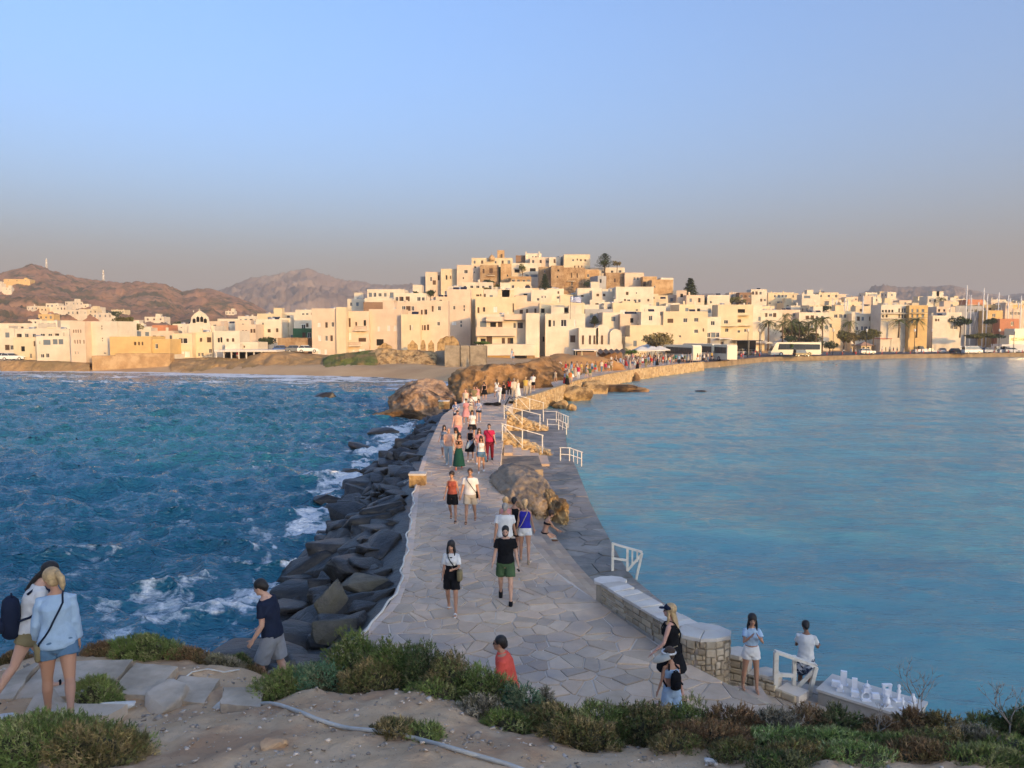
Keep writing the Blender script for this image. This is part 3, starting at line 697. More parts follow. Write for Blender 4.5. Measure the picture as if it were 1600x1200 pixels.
def wall_holes(mb, W, z0, z1, holes, y=0.0, rec=.22, mi=0, T=None):
 """front wall (facing -y) from x=0..W with rectangular holes, reveals included"""
 xs = sorted({0, W, *[h[0] for h in holes], *[h[1] for h in holes]}); zs = sorted({z0, z1, *[h[2] for h in holes], *[h[3] for h in holes]})
 for i in range(len(xs)-1):
  for k in range(len(zs)-1):
   cx, cz = (xs[i]+xs[i+1])/2, (zs[k]+zs[k+1])/2
   if any(h[0] < cx < h[1] and h[2] < cz < h[3] for h in holes): continue
   v = [(xs[i], y, zs[k]), (xs[i+1], y, zs[k]), (xs[i+1], y, zs[k+1]), (xs[i], y, zs[k+1])]
   mb.add([T@Vector(q) for q in v] if T else v, [(0, 1, 2, 3)], mi)
 for h in holes:
  a, b, c, d = h[:4]
  for v in ([(a, y, c), (a, y, d), (a, y+rec, d), (a, y+rec, c)], [(b, y, c), (b, y+rec, c), (b, y+rec, d), (b, y, d)], [(a, y, c), (a, y+rec, c), (b, y+rec, c), (b, y, c)], [(a, y, d), (b, y, d), (b, y+rec, d), (a, y+rec, d)]):
   mb.add([T@Vector(q) for q in v] if T else v, [(0, 1, 2, 3)], mi)
hr = random.Random(21)
ALLLAB = set()
def grid_holes(W, H, cols, rows, ww=.95, wh=1.2, fh=3.0, kinds='dddsbh', skip=.15, z0=0):
 out = []
 for r in range(rows):
  for c in range(cols):
   if hr.random() < skip: continue
   cx = W*(c+.5)/cols+hr.uniform(-.2, .2); zc = z0+H-1.6-r*fh; door = (r == rows-1 and hr.random() < .2)
   w_ = ww*hr.uniform(.8, 1.2)/2; h_ = wh*hr.uniform(.85, 1.15)/2
   if cx-w_ < .3 or cx+w_ > W-.3 or zc-h_ < z0-1.2: continue
   out.append((cx-w_, cx+w_, zc-h_, zc+h_, hr.choice(kinds)))
 return out
def add_windows(root, holes, y=0.0, rec=.2, T=None, rz=0):
 for h in holes:
  c = Vector(((h[0]+h[1])/2, y+rec-.03, (h[2]+h[3])/2)); k = h[4] if len(h) > 4 else 'd'
  if T: c = T@c
  linkmesh(WNAME[k], window_mesh(k), root, c, (0, 0, rz), (h[1]-h[0], 1, h[3]-h[2]))
def valid(holes, W, z0, z1):
 out = []
 for h in sorted(holes, key=lambda h: (h[0], h[2])):
  if h[0] < .05 or h[1] > W-.05 or h[3] > z1-.15 or h[2] < z0+.02 or h[1]-h[0] < .15: continue
  if any(h[0] < o[1]+.02 and h[1] > o[0]-.02 and h[2] < o[3]+.02 and h[3] > o[2]-.02 for o in out): continue
  out.append(h)
 return out
def house(x0, x1, yt, yb, d, label, tone='w', yaw=0.0, dep=None, wins=None, grid=None, sink=2.5, roof='auto', par=.45, name='house', cat='house', group=None, sidegrid=True, kinds='dddsbh'):
 """front facade on a plane d metres out, its corners where the sight lines x0, x1 meet that plane"""
 c = at((x0+x1)/2, yb, d); n = Vector((math.sin(yaw), -math.cos(yaw), 0)); ex = Vector((math.cos(yaw), math.sin(yaw), 0))
 def hit(px, py):
  r = ray(px, py); t = (c-Vector((0, 0, CAMZ))).dot(n)/r.dot(n); p = Vector((0, 0, CAMZ))+r*t; return p
 pa, pb = hit(x0, yb), hit(x1, yb); W_ = (pb-pa).dot(ex); zt = at((x0+x1)/2, yt, d).z; zb = c.z; H = zt-zb
 dep = dep or min(max(W_*.8, 6), 12)
 gmin = min(town_h(q.x, q.y) for q in (pa, pb, pa+Vector((0, 6, 0)), pb+Vector((0, 6, 0))))
 sink = sink if name == 'villa' else max(sink if d > 185 else .3, zb-gmin+.6)
 root = thing(name, label, cat, (pa.x, pa.y, zb), yaw, group); ALLLAB.add(label)
 holes = []
 for w in (wins or []):
  a = hit(w[0], w[2])-pa; b = hit(w[1], w[3])-pa
  holes.append((a.dot(ex), b.dot(ex), b.z, a.z, w[4] if len(w) > 4 else 'd'))
 if grid: holes += grid_holes(W_, H, grid[0], grid[1], kinds=kinds, fh=grid[2] if len(grid) > 2 else 3.0)
 drop = zb-gmin
 if drop > 3.2 and d > 185 and W_ > 3 and name != 'villa':
  holes += [(h[0], h[1], h[2]-.35, h[3]-.35, h[4]) for h in grid_holes(W_, 0, max(1, int(W_/2.8)), int(drop/3.1), skip=.18)]
 holes = valid(holes, W_, -sink, H)
 m = TN[tone]; mb = MB(); z0 = -sink
 wall_holes(mb, W_, z0, H, [h[:4] for h in holes])
 top = H
 sh = []
 if sidegrid and dep > 4 and H > 2.6 and abs(yaw) > .12:
  sh = valid(grid_holes(dep, H, max(1, int(dep/3)), max(1, int(H/3)), skip=.35), dep, z0, H)
 if yaw > .12:   # the left side shows
  TL = Matrix.Translation((0, dep, 0)) @ Matrix.Rotation(-math.pi/2, 4, 'Z'); wall_holes(mb, dep, z0, H, [h[:4] for h in sh], T=TL); add_windows(root, sh, T=TL, rz=-math.pi/2)
  mb.add([(W_, 0, z0), (W_, dep, z0), (W_, dep, H), (W_, 0, H)], [(0, 1, 2, 3)])
 elif yaw < -.12:
  TR_ = Matrix.Translation((W_, 0, 0)) @ Matrix.Rotation(math.pi/2, 4, 'Z'); wall_holes(mb, dep, z0, H, [h[:4] for h in sh], T=TR_); add_windows(root, sh, T=TR_, rz=math.pi/2)
  mb.add([(0, 0, z0), (0, 0, H), (0, dep, H), (0, dep, z0)], [(0, 1, 2, 3)])
 else:
  mb.add([(0, 0, z0), (0, 0, H), (0, dep, H), (0, dep, z0)], [(0, 1, 2, 3)]); mb.add([(W_, 0, z0), (W_, dep, z0), (W_, dep, H), (W_, 0, H)], [(0, 1, 2, 3)])
 mb.add([(0, dep, z0), (0, dep, H), (W_, dep, H), (W_, dep, z0)], [(0, 1, 2, 3)])
 mb.build('wall', m, root)
 pr = MB(); t = .22
 if par > 0 and roof != 'none':
  rr_ = MB(); rr_.box(t, W_-t, t, dep-t, H-par-.15, H-par); rr_.build('roof', TN['g'] if tone in 'so' else m, root)
  pr.add([(0, 0, H), (W_, 0, H), (W_, dep, H), (0, dep, H), (t, t, H), (W_-t, t, H), (W_-t, dep-t, H), (t, dep-t, H), (t, t, H-par), (W_-t, t, H-par), (W_-t, dep-t, H-par), (t, dep-t, H-par)],
    [(0, 1, 5, 4), (1, 2, 6, 5), (2, 3, 7, 6), (3, 0, 4, 7), (4, 5, 9, 8), (5, 6, 10, 9), (6, 7, 11, 10), (7, 4, 8, 11)]); pr.build('parapet', m, root)
 else:
  rr_ = MB(); rr_.box(0, W_, 0, dep, H, H+.12); rr_.build('roof', m, root)
 add_windows(root, holes)
 if roof == 'auto' and W_ > 4:
  hp = H-par
  for k in range(hr.choice((1, 1, 2, 3))):
   kind = hr.choice('ccttsbba'); x = hr.uniform(.8, W_-1.6); y = hr.uniform(.8, dep-2)
   q = MB()
   if kind == 'c': q.box(x, x+.5, y, y+.5, hp, hp+hr.uniform(.9, 1.6)); q.box(x-.08, x+.58, y-.08, y+.58, hp+1.6, hp+1.7) if False else None; q.build('chimney', m, root)
   elif kind == 't': q.tube([(x, y, hp+.6), (x+1.2, y, hp+.6)], .28, 8); q.box(x+.1, x+.2, y-.2, y+.2, hp, hp+.4); q.box(x+1, x+1.1, y-.2, y+.2, hp, hp+.4); q.build('water_tank', m_tank, root)
   elif kind == 's':
    q.add([(x, y-.7, hp+.1), (x+1.5, y-.7, hp+.1), (x+1.5, y+.5, hp+1.1), (x, y+.5, hp+1.1), (x, y-.66, hp+.05), (x+1.5, y-.66, hp+.05), (x+1.5, y+.55, hp+1.05), (x, y+.55, hp+1.05)], [(0, 1, 2, 3), (7, 6, 5, 4), (0, 4, 5, 1), (1, 5, 6, 2), (2, 6, 7, 3), (3, 7, 4, 0)]); q.build('solar_panel', m_solar, root)
   elif kind == 'b' and W_ > 6: w2 = min(3, W_*.35); x = min(x, W_-w2-.5); y = max(1, dep-4); q.box(x, x+w2, y, y+2.8, hp, hp+2.3); q.box(x-.1, x+w2+.1, y-.1, y+2.9, hp+2.3, hp+2.42); q.build('stair_house', m, root)
   elif kind == 'a': q.tube([(x, y, hp), (x, y, hp+2.4)], .03, 4); q.bar((x-.5, y, hp+2.2), (x+.5, y, hp+2.2), .04); q.bar((x-.35, y, hp+1.95), (x+.35, y, hp+1.95), .04); q.build('antenna', m_tank, root)
 root['_'] = 0; del root['_']
 return root, W_, H, dep, hit, pa, ex
def add_balcony(hs, x0, x1, y0, y1, out=1.3, solid=True, tone=None):
 """balcony on a facade: px x0..x1, its parapet from y0 (rim) to y1 (underside)"""
 root, W_, H, dep, hit, pa, ex = hs
 a = hit(x0, y0)-pa; b = hit(x1, y1)-pa; xa, xb, zt, zb = a.dot(ex), b.dot(ex), a.z, b.z
 q = MB(); q.box(xa, xb, -out, -.004, zb, zb+.14)
 if solid:
  q.box(xa, xb, -out, -out+.12, zb+.14, zt); q.box(xa, xa+.12, -out+.12, -.004, zb+.14, zt); q.box(xb-.12, xb, -out+.12, -.004, zb+.14, zt)
  q.build('balcony', TN[tone or 'w'], root)
 else:
  bo = q.build('balcony', TN[tone or 'w'], root); r = MB(); n = max(3, int((xb-xa)/.25))
  for k in range(n+1): x = xa+.03+(xb-xa-.06)*k/n; r.box(x-.015, x+.015, -out+.02, -out+.05, zb+.14, zt-.04)
  r.box(xa, xb, -out, -out+.06, zt-.04, zt); r.build('railing', m_rail, bo)
HT = """
0 24 513 556 185 w 0|g 3 3|white shop house at the far left end of the waterfront, darkest doorways
22 60 527 566 156 c 0|32.5,39,541,549,o;52,55,533,541,s;46,50,552,560,d|cream two storey house between the far left shops and the wide pale block
58 113 525 565 152 w 0|67,79,531,539,b;82,90,530,538,b;91,99,530,538,b;63,69,553,559,d;71,77,552,559,d;61,63,533,538,d|wide pale two storey block with big grey shuttered openings on the left waterfront
112 135 502 572 150 p 0|114,116,515,520,s;117.5,119.5,515,520,s;121,123,515,520,s;125,127,515,520,s;130,133,515,519,o;116,118,531,537,s;120,122,531,537,s;124,126,531,537,s;130,132,531,537,s;117,119,549,554,d;121,123,549,554,d|narrow pink faced end of the tall four storey block by the beach
134.5 186 502 571 152 w -8|158,160,509,511,o;158,160,513,515,o;159,161,528,530,o;159,161,532,533.5,o;161,166,551,553,d|tall plain cream white block with tiny windows above the beach
172 236 526 553 149 y 0|209,213,534,539.5,s;215.5,218.5,534,539.5,s;221,224,534,539.5,s|long ochre yellow stone building with three small windows in a row
236.5 266 530 552 150 y 0|242,247,537,545,d|lower ochre yellow annexe with a single square window
24 108 514 530 172 w 0|g 7 1|long low row of flat roofs behind the wide pale block
95 115 511 525 190 w 10|g 2 1|small pale house peeping out left of the tall four storey block
238 262 508 519 200 r 0|g 3 1|little terracotta orange house behind the ochre building
236 272 517 531 178 p 0|g 3 1|low pink house right behind the ochre annexe
188 236 512 528 195 w 5|g 4 1|white house with dark palms before it behind the ochre building
270 301 521 560 155 c 0|277,294,528,537,d;279,297,549,558,w;273,275,540,548,s|cream house with a wide loggia window left of the church
301 334 519 560 157 c 0|312,316,528,534,s;323,330,527,535,s;309,313,551,557,d;314,318,551,557,d;326,331,545,552,d|cream house with two brown windows below the church belfry
254 272 554 566 150 w 0|g 1 1|low white boundary block at the top of the beach
334 375 517 545 156 w 0|340,343.5,528,535,o;344,347.5,527,535,o;353.5,357.5,529,534,s;362,366,528.5,534,s|white cube house with a pair of dark windows right of the church
352 375 537 548 154 w 0||low white wall house above the restaurant pergola
375 404 535 548 156 w 0|354,358,529,533,s;380,383,540,543.5,s;362,366,529,533,s|white house above the restaurant pergola with one small window
368 400 507 530 176 p 0|378,381,516,521,s;391,394.5,514,520,s;395.5,399,514,520,s;383,386,516,521,s|pink house with arched looking brown windows behind the restaurant
400 440 499 530 182 w 0|403,407,514,520,s;418,423,514,519.5,s;431,435,513,519,s;409,412,504,508,d|white house with three brown windows above the round green tree
436 462 497 536 188 w 12|g 3 3|white three storey house left of the one with the tall arched door
460 490 492 545 186 w 0|470.5,477.5,506,524,d;478,482,505,511,s;483,486,513,519,s|white house with a tall dark arched door by the parked cars
458 490 513 533 178 n 0|g 3 1|green painted low front with a white balcony beside the big pink white hotel
434 481 528 550 168 s 0||low brown stone wall building behind the parked cars
0 60 505 516 240 w 0|g 6 1|pale roofs in the row farthest left, just above the waterfront shops
270 300 506 520 230 w 0|g 3 1|small white house half hidden left of the green dome
340 372 498 508 300 w 0|g 4 1|white villa row right of the belfry, on the flat land
372 405 494 506 280 w 0|g 4 1|white flat roofed houses under the brown hill foot
402 440 490 502 260 c 0|g 5 1|cream flat roofed house low under the purple mountain
440 470 488 500 270 w 0|g 4 1|white house in front of the mountain foot with a stepped roof
462 492 484 500 255 w 0|g 4 1|white house touching the left edge of the big pink white hotel
488 526 482 556 166 p 0|496,501,504,511,w;508,512,503.5,512,h;517.5,522,503,511,d;497,502,524,533,w;508,512,524,533,d;516,520,524,533,h;497,501,546,554,w;507,511,546,554,w|big pink white hotel of three storeys with stacked balconies
526 541 480 557 165.5 c 0||yellowish rounded corner stair tower of the pink white hotel
540.5 577 486 556 168.5 p 0|544,548,497,511,s;555,558,503,509,s;568,572,500,509,o;532,535,521,530,d;545,549,520,531,w;542,545,547,555,w;551,554,547,555,w;560,572,528,534,s;561,570,545,552,w|recessed right wing of the pink white hotel with iron railed balconies
577 628 483 546 170 p -6|590,594,510,518,w;605,609.5,508.5,517.5,w;615,619.5,508.5,517.5,w;588,599.5,530,540,o|plain pinkish house front with three pale shutters and one dark square opening
627 656 491 531 168 c 0|640,642,508,516,s;643,645,508,516,w|smooth cream house front with a single window, right of the plain pinkish one
652 700 470 531 172 p 0|657.5,660.5,484,491.5,s;663,667.5,483.5,491.5,h;674.5,677.5,478,487,s;684,689,478,485.5,d;653,656,508,515,w;657.5,661,508,516,s;662,665.5,508,516,s;667,670.5,507,516,s;683,687.5,502.5,509,d|pink house with rows of narrow brown windows left of the drainpipe house
641 697 527 548 176 w 0||low white wall house behind the stone ruins
574 632 452 472 225 w 0|g 7 1|long white house with a roofline just under the mountain, upper left of town
616 666 458 482 215 w 4|g 6 1|long white house with a shaded loggia below the castle's left corner
570 612 466 486 205 w 0|g 4 1|white house with two grey umbrellas on its terrace
543 576 467 486 235 w 0|g 3 2|white house at the left end of the town's upper slope
568 612 472 488 199 b 0||low brown tiled roof terrace with black solar heaters
620 664 472 492 195 p 0|g 6 1|pinkish house with a row of tiny windows under the loggia house
645 659 445 458 260 w 0||small white roof box at the left foot of the castle hill
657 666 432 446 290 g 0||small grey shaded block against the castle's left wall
665 690 425 452 285 p 6|672,675,432,440,d;684,687,430,438,s;676,681,438,445,s|pale castle house with a rounded roof edge, leftmost on the summit
689 714 420 450 283 c 0|696.5,699,430,437,o;703,705,431,436,s|cream castle house with buttressed wall beside the leftmost summit house
714 752 414 444 280 p 0|725,731,421.5,427.5,d;723,725,433,436,o;741,744,416,419,o;740,742,424,427,d|large smooth pinkish castle palace with one grey window
750 779 414 443 276 s 0|754,757,420,427,s;764.5,770,419,427,s|brown stone palace with a small iron balcony near the summit
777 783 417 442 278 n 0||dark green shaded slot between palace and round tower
782.5 799 412 444 274 o 0|792,794,429,432,o|rounded orange stone tower right of the dark slot
737 801 403 417 300 c 0|g 6 1|long cream church nave on the summit under the small dome
777 788 391 404 305 o 0|783,785,397,403,o;781,782,397,403,o|square stone bell tower, highest point of the summit
806 826 399 411 300 b 0||brown ruined roof beside the white house with two chimneys
822 846 396 410 298 w 0|831,834,400,404,d;835.5,838.5,400,404,d;840,842,400,404,d|white summit house with two tall thin chimneys
828 860 402 416 292 p 0|g 3 1|pinkish summit house left of the tall white box house
858 876 402 416 290 w 0|865,868,405,411,s|white box house with one brown window beside the big cream hall
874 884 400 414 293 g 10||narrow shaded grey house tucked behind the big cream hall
881 922 397.5 420 286 c 0|894,897,405,408,d;901,903,404,407,h;906,909,405,408,s;913,916,405,408,s;897,899,415,418,s;903,905,415,418,s;908,910,415,418,s|big pale cream hall with a flat roof right of the summit, windows in two rows
800 845 411 436 282 w 0|804,812,421,426,o;828,837,419,424,o;829,840,429,433,b;821,826,429,433,b|white terraced house with dark loggias and blue shade below the summit
798 830 432 452 268 o 0|g 4 1|orange brick arcade house with a flat terrace, left of the tall dark cypress
842 862 417 444 272 s 0|850,852,422,426,d|brown square stone bastion, leftmost of the castle's front walls
861 881 415 458 266 s 0|871,874,421,424,o;870,872,431,434,o|tall brown stone castle tower with two tiny openings
880 914 418 462 270 s 0|892,894,426,434,s;901,903,427,434,s;892,895,440,446,d|broad brown castle wall with slit windows and a rusty balcony
912 936 421 448 276 o 0|917,921,428,433,d|orange stone castle house with a single window under its eave
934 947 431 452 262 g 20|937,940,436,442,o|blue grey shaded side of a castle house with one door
946 977 426 453 264 s 0|959,962,435,441,s|square dark brown stone castle house with a small window, right of the shaded wall
922 976 418 430 285 w 0|g 4 1|long white parapet house beneath the spreading pine
976 1006 426 452 262 p 0|990,993,433,438,d;995,998,433,438,d;974,980,439,443,s|pinkish castle house with a red tiled edge and a small balcony
1004 1026 432 462 258 o 0|1005,1009,440,448,s;1016,1018,444,450,d|peach coloured curved castle wall stepping down to the right
1018 1051 437 478 252 o 0|1022,1024,446,450,d|tall plain peach buttressed wall, right end of the castle
1032 1052 434 450 258 w 0||white cube room on top of the peach buttressed wall
1051 1068 454 472 255 w 0|1061,1065,459,463,s|small white house between peach wall and the tall pine
699 735 452 528 190 p 0|708,711.5,477.5,484,d;724,726.5,476.5,481,d;724,726.5,482,486.5,d;719,722,501,505,d;719,722,506.5,511,d;706,713,502,508,w|tall pink stepped house with a drainpipe in the middle of town
733 755 450 472 200 c 0|744,749,460,463,s;750,752,459,463,s|cream upper room over the tall pink house
743 806 464 506 192 c 0|746,749,480,489,s;754.5,758,480,487,h;771,777,479,488,w;801,803,474,488,s|wide cream house with pale shutters over the balcony hotel
722 770 441 452 240 w 0|g 5 1|low white terrace house with a green tree at its right
755 800 452 468 212 w 0|756,759,459,466,s;765,770,461,466,b;788,794,463,467,s|white house with a blue window and an outdoor stair, middle slope
790 832 450 472 216 w 0|804,810,463,467,s;796,800,457,461,d;818,824,459,463,o|white house with brown lintels left of the L shaped one
796 830 440 456 236 c 0|g 3 1|cream house at the foot of the orange brick arcade
830 862 453 474 208 w 0|838.5,843,465.5,470,d;846,848,462,466,d;851,853,462,466,d|L shaped white house with a dark square window
855 881 451 470 214 w 0|869.5,874,463,467,d;876,878,463,467,d;871,874,455,459,s|white house with a chimney right beside the tall dark cypress
800 852 473 492 194 p 0|812,817,484,490,s;822,825,483,489,s;835,838,482,489,s;845,849,482,488,o|pinkish house with a low roof terrace behind the balcony hotel
745.5 822 491 553 178 w 0|750,760,502,514,b;766,775,504,514,o;778,785,501,514,s;802,806,504,513,d;809,817,504,513,h;751,759,529,538,o;760,769,525,538,s;784,789,528,537,s;793,802,528,537,h|big white hotel with long balcony bands above the garage
821.5 843 489 556 175 w 0||blank bright white gable wall at the right of the balcony hotel
842 853 492 546 182 w 14|848,851,526,534,o|narrow blue shaded house slot beside the blank gable
852 914 490 546 176 w 0|857,861,500,510.5,o;864,867,500,510.5,d;876,885.5,499,510.5,d;897,900,499,510,w;891,899,524,535,s|large white waterfront house with a big dark square window, under the flag
843 913 473 492 183 c 0|845.5,851,482,489,o;868,874,482,490.5,s;877,889,481,487.5,o;901,905,481,490,s|cream top storey with a wide black opening below the Greek flag
913 936 476 500 200 w 0|917,923,470,473,s;925,930,468,472,d|white house just right of the flag with a tiny brown window
902 940 450 478 232 w 0|908,912,461,464,s;921,925,454,460,b;930,934,461,465,s|white house with three small windows below the brown castle wall
925 963 455 478 225 w 0|932,936,459,463,s;942,946,459,463,s;926,931,469,473,s|white double house with brown windows left of the five window house
962 1021 448 479 220 w 0|975,978,467,474.5,s;980,985,467.5,473,d;990,994.5,467.5,474,d;997,1001,467.5,472.5,d;1011.5,1014.5,467,471,s;978,982,456,461,s;993.5,995.5,456.5,459,d|bright white house with five windows in a row on the right slope
933 978 472 486 214 w 0|g 5 1|low white house with a bluish shaded terrace
957 1000 473 502 205 c 0|969,978,484,493,w;980,989,486,493,w;993,997,483,486,d|cream house with wide white shutters in the middle right slope
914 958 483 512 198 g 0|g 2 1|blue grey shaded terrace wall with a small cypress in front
998 1040 478 502 208 w 0|1001,1011,488,492,d;1013,1024,487,492,b|white terrace house with a striped awning and sun chairs
1000 1046 500 520 190 w 12|g 3 1|white gabled house with an outside ramp in the right middle
970 1000 497 506 196 w 0|g 3 1|low white house with two tiny doors above the vaulted chapel
984 1079 508 545 184 c 0|1061,1064,524,527,d;1036,1042,524,528,d;997,1001,526,529,b|very long plain cream building with a thin roof line behind the big tree
1036 1105 486.5 540 188 c 0|1043,1052,498,504.5,s;1067.5,1074,497,504,d;1084.5,1091,496.5,503,d;1084.5,1091,514.5,520.5,d;1061,1063,516,518,d;1098,1100,513,518,s|large cream block with three square windows left of the awning shops
977 1005 526 548 180 c 0|g 1 1|small cream house jutting out in front of the long plain building
1102 1126 495 530 196 w 0|g 3 3|white house with a blue shaded terrace right of the cream block
1105 1140 461 482 250 w 0|1109,1112,470,474,d|white gable house right of the tall pine with a sloped parapet
1121 1152 476 520 204 c 0|1131,1138,500,506,d;1133,1138,513,519,d|cream apartment house with deep balconies above the awning shops
1140 1176 476 530 206 c 0|1151,1164,483,490,o;1146,1158,499,506,s;1149,1157,516,520,d;1163,1166,514,519,d|yellow cream apartment house with a loggia near the palms
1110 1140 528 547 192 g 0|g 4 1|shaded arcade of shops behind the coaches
1155 1174 457 472 330 b 0|g 3 2|brown unfinished concrete house on the right skyline
1139 1156 457 476 335 p 0|g 2 2|pinkish house left of the brown unfinished one on the skyline
1173 1198 452 474 330 w 0|g 4 2|white stepped house with a rooftop box on the right skyline
1200 1238 457 478 335 c 0|g 6 2|cream skyline house with brown balconies and a long parapet
1253 1281 460 476 320 w 0|1256,1266,462,466,b|white skyline house with a big grey window and blank right wall
1279 1310 457 472 345 c 0|g 5 1|cream skyline house with a wide flat roof before the distant hill
1176 1222 484 512 235 w 0|g 6 3|pinkish white waterfront house with many brown windows left of the palms
1222 1250 484 505 240 p 0|g 4 2|pink house rising behind the palm grove's left half
1248 1296 488 515 238 w 4|g 6 2|white house with a sloping wall behind the palm grove
1294 1330 486 515 245 c 0|g 5 2|cream house behind the tallest mast group
1330 1376 490 520 242 w 0|g 7 2|white arcade house behind the bushy green trees
1376 1420 476 508 235 w 0|1378,1381,484,488,o;1383,1386,484,488,o;1388,1391,484,488,o;1393,1396,484,488,o;1378,1381,492,496,o;1384,1387,492,496,o;1404,1406,482,488,o;1409,1411,482,488,o;1413,1415,482,488,o;1404,1406,491,497,o;1409,1411,491,497,o;1413,1416,491,497,o|white and grey hotel with rows of dark arched balconies left of the yellow hotel
1420 1449 477 508 233 y 0|1424,1427,483,488,b;1432,1435,483,488,b;1440,1444,483,488,b;1424,1427,491,496,b;1432,1435,491,496,b;1440,1444,491,496,b;1424,1427,500,505,b;1432,1435,500,505,b|bright yellow three storey hotel with green grey shutters by the harbour
1449 1480 463 480 290 w 0|g 4 1|white house with roof palms above the yellow hotel
1463 1492 479 498 250 p 0|1466,1469,483,487,o;1474,1477,483,487,o;1484,1487,483,488,s|pink harbour house with a dark row of windows right of the yellow hotel
1457 1480 493 510 238 w 0|1461,1464,498,502,s;1465.5,1467.5,498,502,s|white cube house with two small windows in the harbour front
1478 1502 488 510 240 w 0|g 4 2|white arched house left of the dark harbour tree
1492 1534 478 510 255 g 0|g 6 2|grey glassy building behind the sailing masts
1512 1536 468 480 300 r 0||terracotta pink block on the right skyline above the masts
1534 1600 476 486 260 y 0|g 8 1|long yellow cream hall near the right edge of the picture
1543 1566 485 510 250 y 0|g 4 2|yellow harbour house with tall windows behind the marina
1562 1592 498 510 246 r 0|g 4 1|low orange brick building at the right end of the marina
1570 1602 482 500 254 p 0|g 5 1|pink house at the far right edge above the orange building
"""
HOUSES = {}
for ln in HT.strip().split('\n'):
 a, w, lab = ln.split('|'); q = a.split(); wins = None; grid = None
 if w.startswith('g'): grid = [int(v) for v in w.split()[1:]]
 elif w: wins = [tuple(float(v) if i < 4 else v for i, v in enumerate(s.split(','))) for s in w.split(';')]
 plain = q[5] in 'so'
 hs = house(float(q[0]), float(q[1]), float(q[2]), float(q[3]), float(q[4]), lab, q[5], RD(float(q[6])), wins=wins, grid=grid, sink=5 if float(q[4]) > 185 else 1.5, roof='auto' if (q[5] in 'wcp' and float(q[2]) > 440) else 'plain')
 HOUSES[lab] = hs
def H_(sub): return next(v for k, v in HOUSES.items() if sub in k)
hh = H_('big white hotel with long')
for b in ((744, 786, 511, 525), (786, 806.5, 513, 525), (760, 787, 495, 502.5), (788, 822, 491, 500)): add_balcony(hh, *b, out=1.6, tone='p')
hh = H_('big pink white hotel')
for b in ((496, 524, 512, 519.5), (499, 524, 533, 540)): add_balcony(hh, *b, out=1.0)
hh = H_('recessed right wing')
add_balcony(hh, 556, 575, 510, 517, solid=False); add_balcony(hh, 542, 565, 535, 541, solid=False)
hh = H_('brown stone palace'); add_balcony(hh, 761, 773, 427, 431, out=1.2, solid=False)
hh = H_('broad brown castle wall'); add_balcony(hh, 887, 899, 437, 440, out=1.2, solid=False)
hh = H_('yellow cream apartment'); add_balcony(hh, 1149, 1170, 489, 493, out=1.4, tone='c'); add_balcony(hh, 1143, 1174, 504, 509, out=1.4, tone='c')
hh = H_('cream apartment house with deep'); add_balcony(hh, 1124, 1150, 506, 510, out=1.3, tone='c')
hh = H_('bright yellow three'); add_balcony(hh, 1423, 1447, 488, 490, out=1, solid=False, tone='c'); add_balcony(hh, 1423, 1447, 496, 498, out=1, solid=False, tone='c')
hh = H_('white and grey hotel'); add_balcony(hh, 1377, 1419, 488, 490.5, out=1.1, solid=False); add_balcony(hh, 1377, 1419, 496.5, 499, out=1.1, solid=False)
# ---- filler houses: rows on the slopes, each its own, described by what it looks like and where it stands
FEAT = ['one dark square window', 'two narrow brown windows', 'a blank sunlit wall', 'a small roof box', 'blue shutters', 'a roof terrace', 'a shaded balcony', 'three tiny windows', 'a low parapet', 'a wide dark opening', 'a white chimney', 'an outside stair']
NOUN = {'w': 'white', 'c': 'cream', 'p': 'pinkish', 'y': 'ochre', 's': 'brown stone', 'o': 'peach', 'r': 'terracotta'}
def frow(x0, x1, yb, yt0, yt1, d, wpx, zone, tones='wwwccp', name='house'):
 x = x0; k = 0; prev = None
 while x < x1-3:
  w = wpx*hr.uniform(.6, 1.4); t = hr.choice(tones); yt = hr.uniform(yt0, yt1); dd = d*hr.uniform(.96, 1.04)
  Wm = w*dd/1200; Hm = (yb-yt)*dd/1200
  nc = max(1, int(Wm/2.8)); nr = max(1, int(Hm/3)); f = hr.choice(FEAT); kinds = 'ddsbho'
  sz = 'small' if Wm < 6 else ('wide' if Wm > 10 else 'plain'); st = '' if nr < 2 else f' {["", "", "two", "three", "four", "four", "four"][min(nr, 6)]} storey'
  frac = (x+w/2-x0)/(x1-x0); place = 'left end' if frac < .2 else 'left part' if frac < .4 else 'middle' if frac < .6 else 'right part' if frac < .8 else 'right end'
  lab = f'{sz} {NOUN[t]}{st} house, {place} of {zone}'
  if prev: lab2 = lab+f', next to a {prev} one'
  if lab in ALLLAB and prev: lab = lab2
  tries = 0
  while lab in ALLLAB and tries < 12:
   lab = f'{sz} {NOUN[t]}{st} house between {NOUN[hr.choice("wcp")]} ones, {place} of {zone}' if tries > 1 else f'{hr.choice(["squat", "tall", "bright", "dull", "pale", "square"])} {NOUN[t]} house, {place} of {zone}'; tries += 1
  if len(lab.split()) > 16: lab = lab.replace(' storey', '').replace(', next to a ', ' by a ')
  if len(lab.split()) > 16: lab = lab.replace(' by a ', ', ').replace(' one', '')
  lab = ' '.join(lab.split()[:16]).rstrip(',')
  house(x, x+w, yt, yb, dd, lab, t, RD(hr.uniform(-16, 16)), grid=(nc, nr), sink=7, kinds=kinds, group=f'houses of {zone}')
  prev = NOUN[t]; x += w*hr.uniform(.82, 1.05); k += 1
frow(1110, 1605, 500, 476, 488, 285, 26, 'the row behind the harbour palms')
frow(1112, 1605, 492, 467, 480, 330, 22, 'the second harbour row')
frow(1110, 1400, 484, 458, 474, 385, 20, 'the upper right slope')
frow(1400, 1605, 486, 469, 479, 385, 20, 'the flat quarter above the marina')
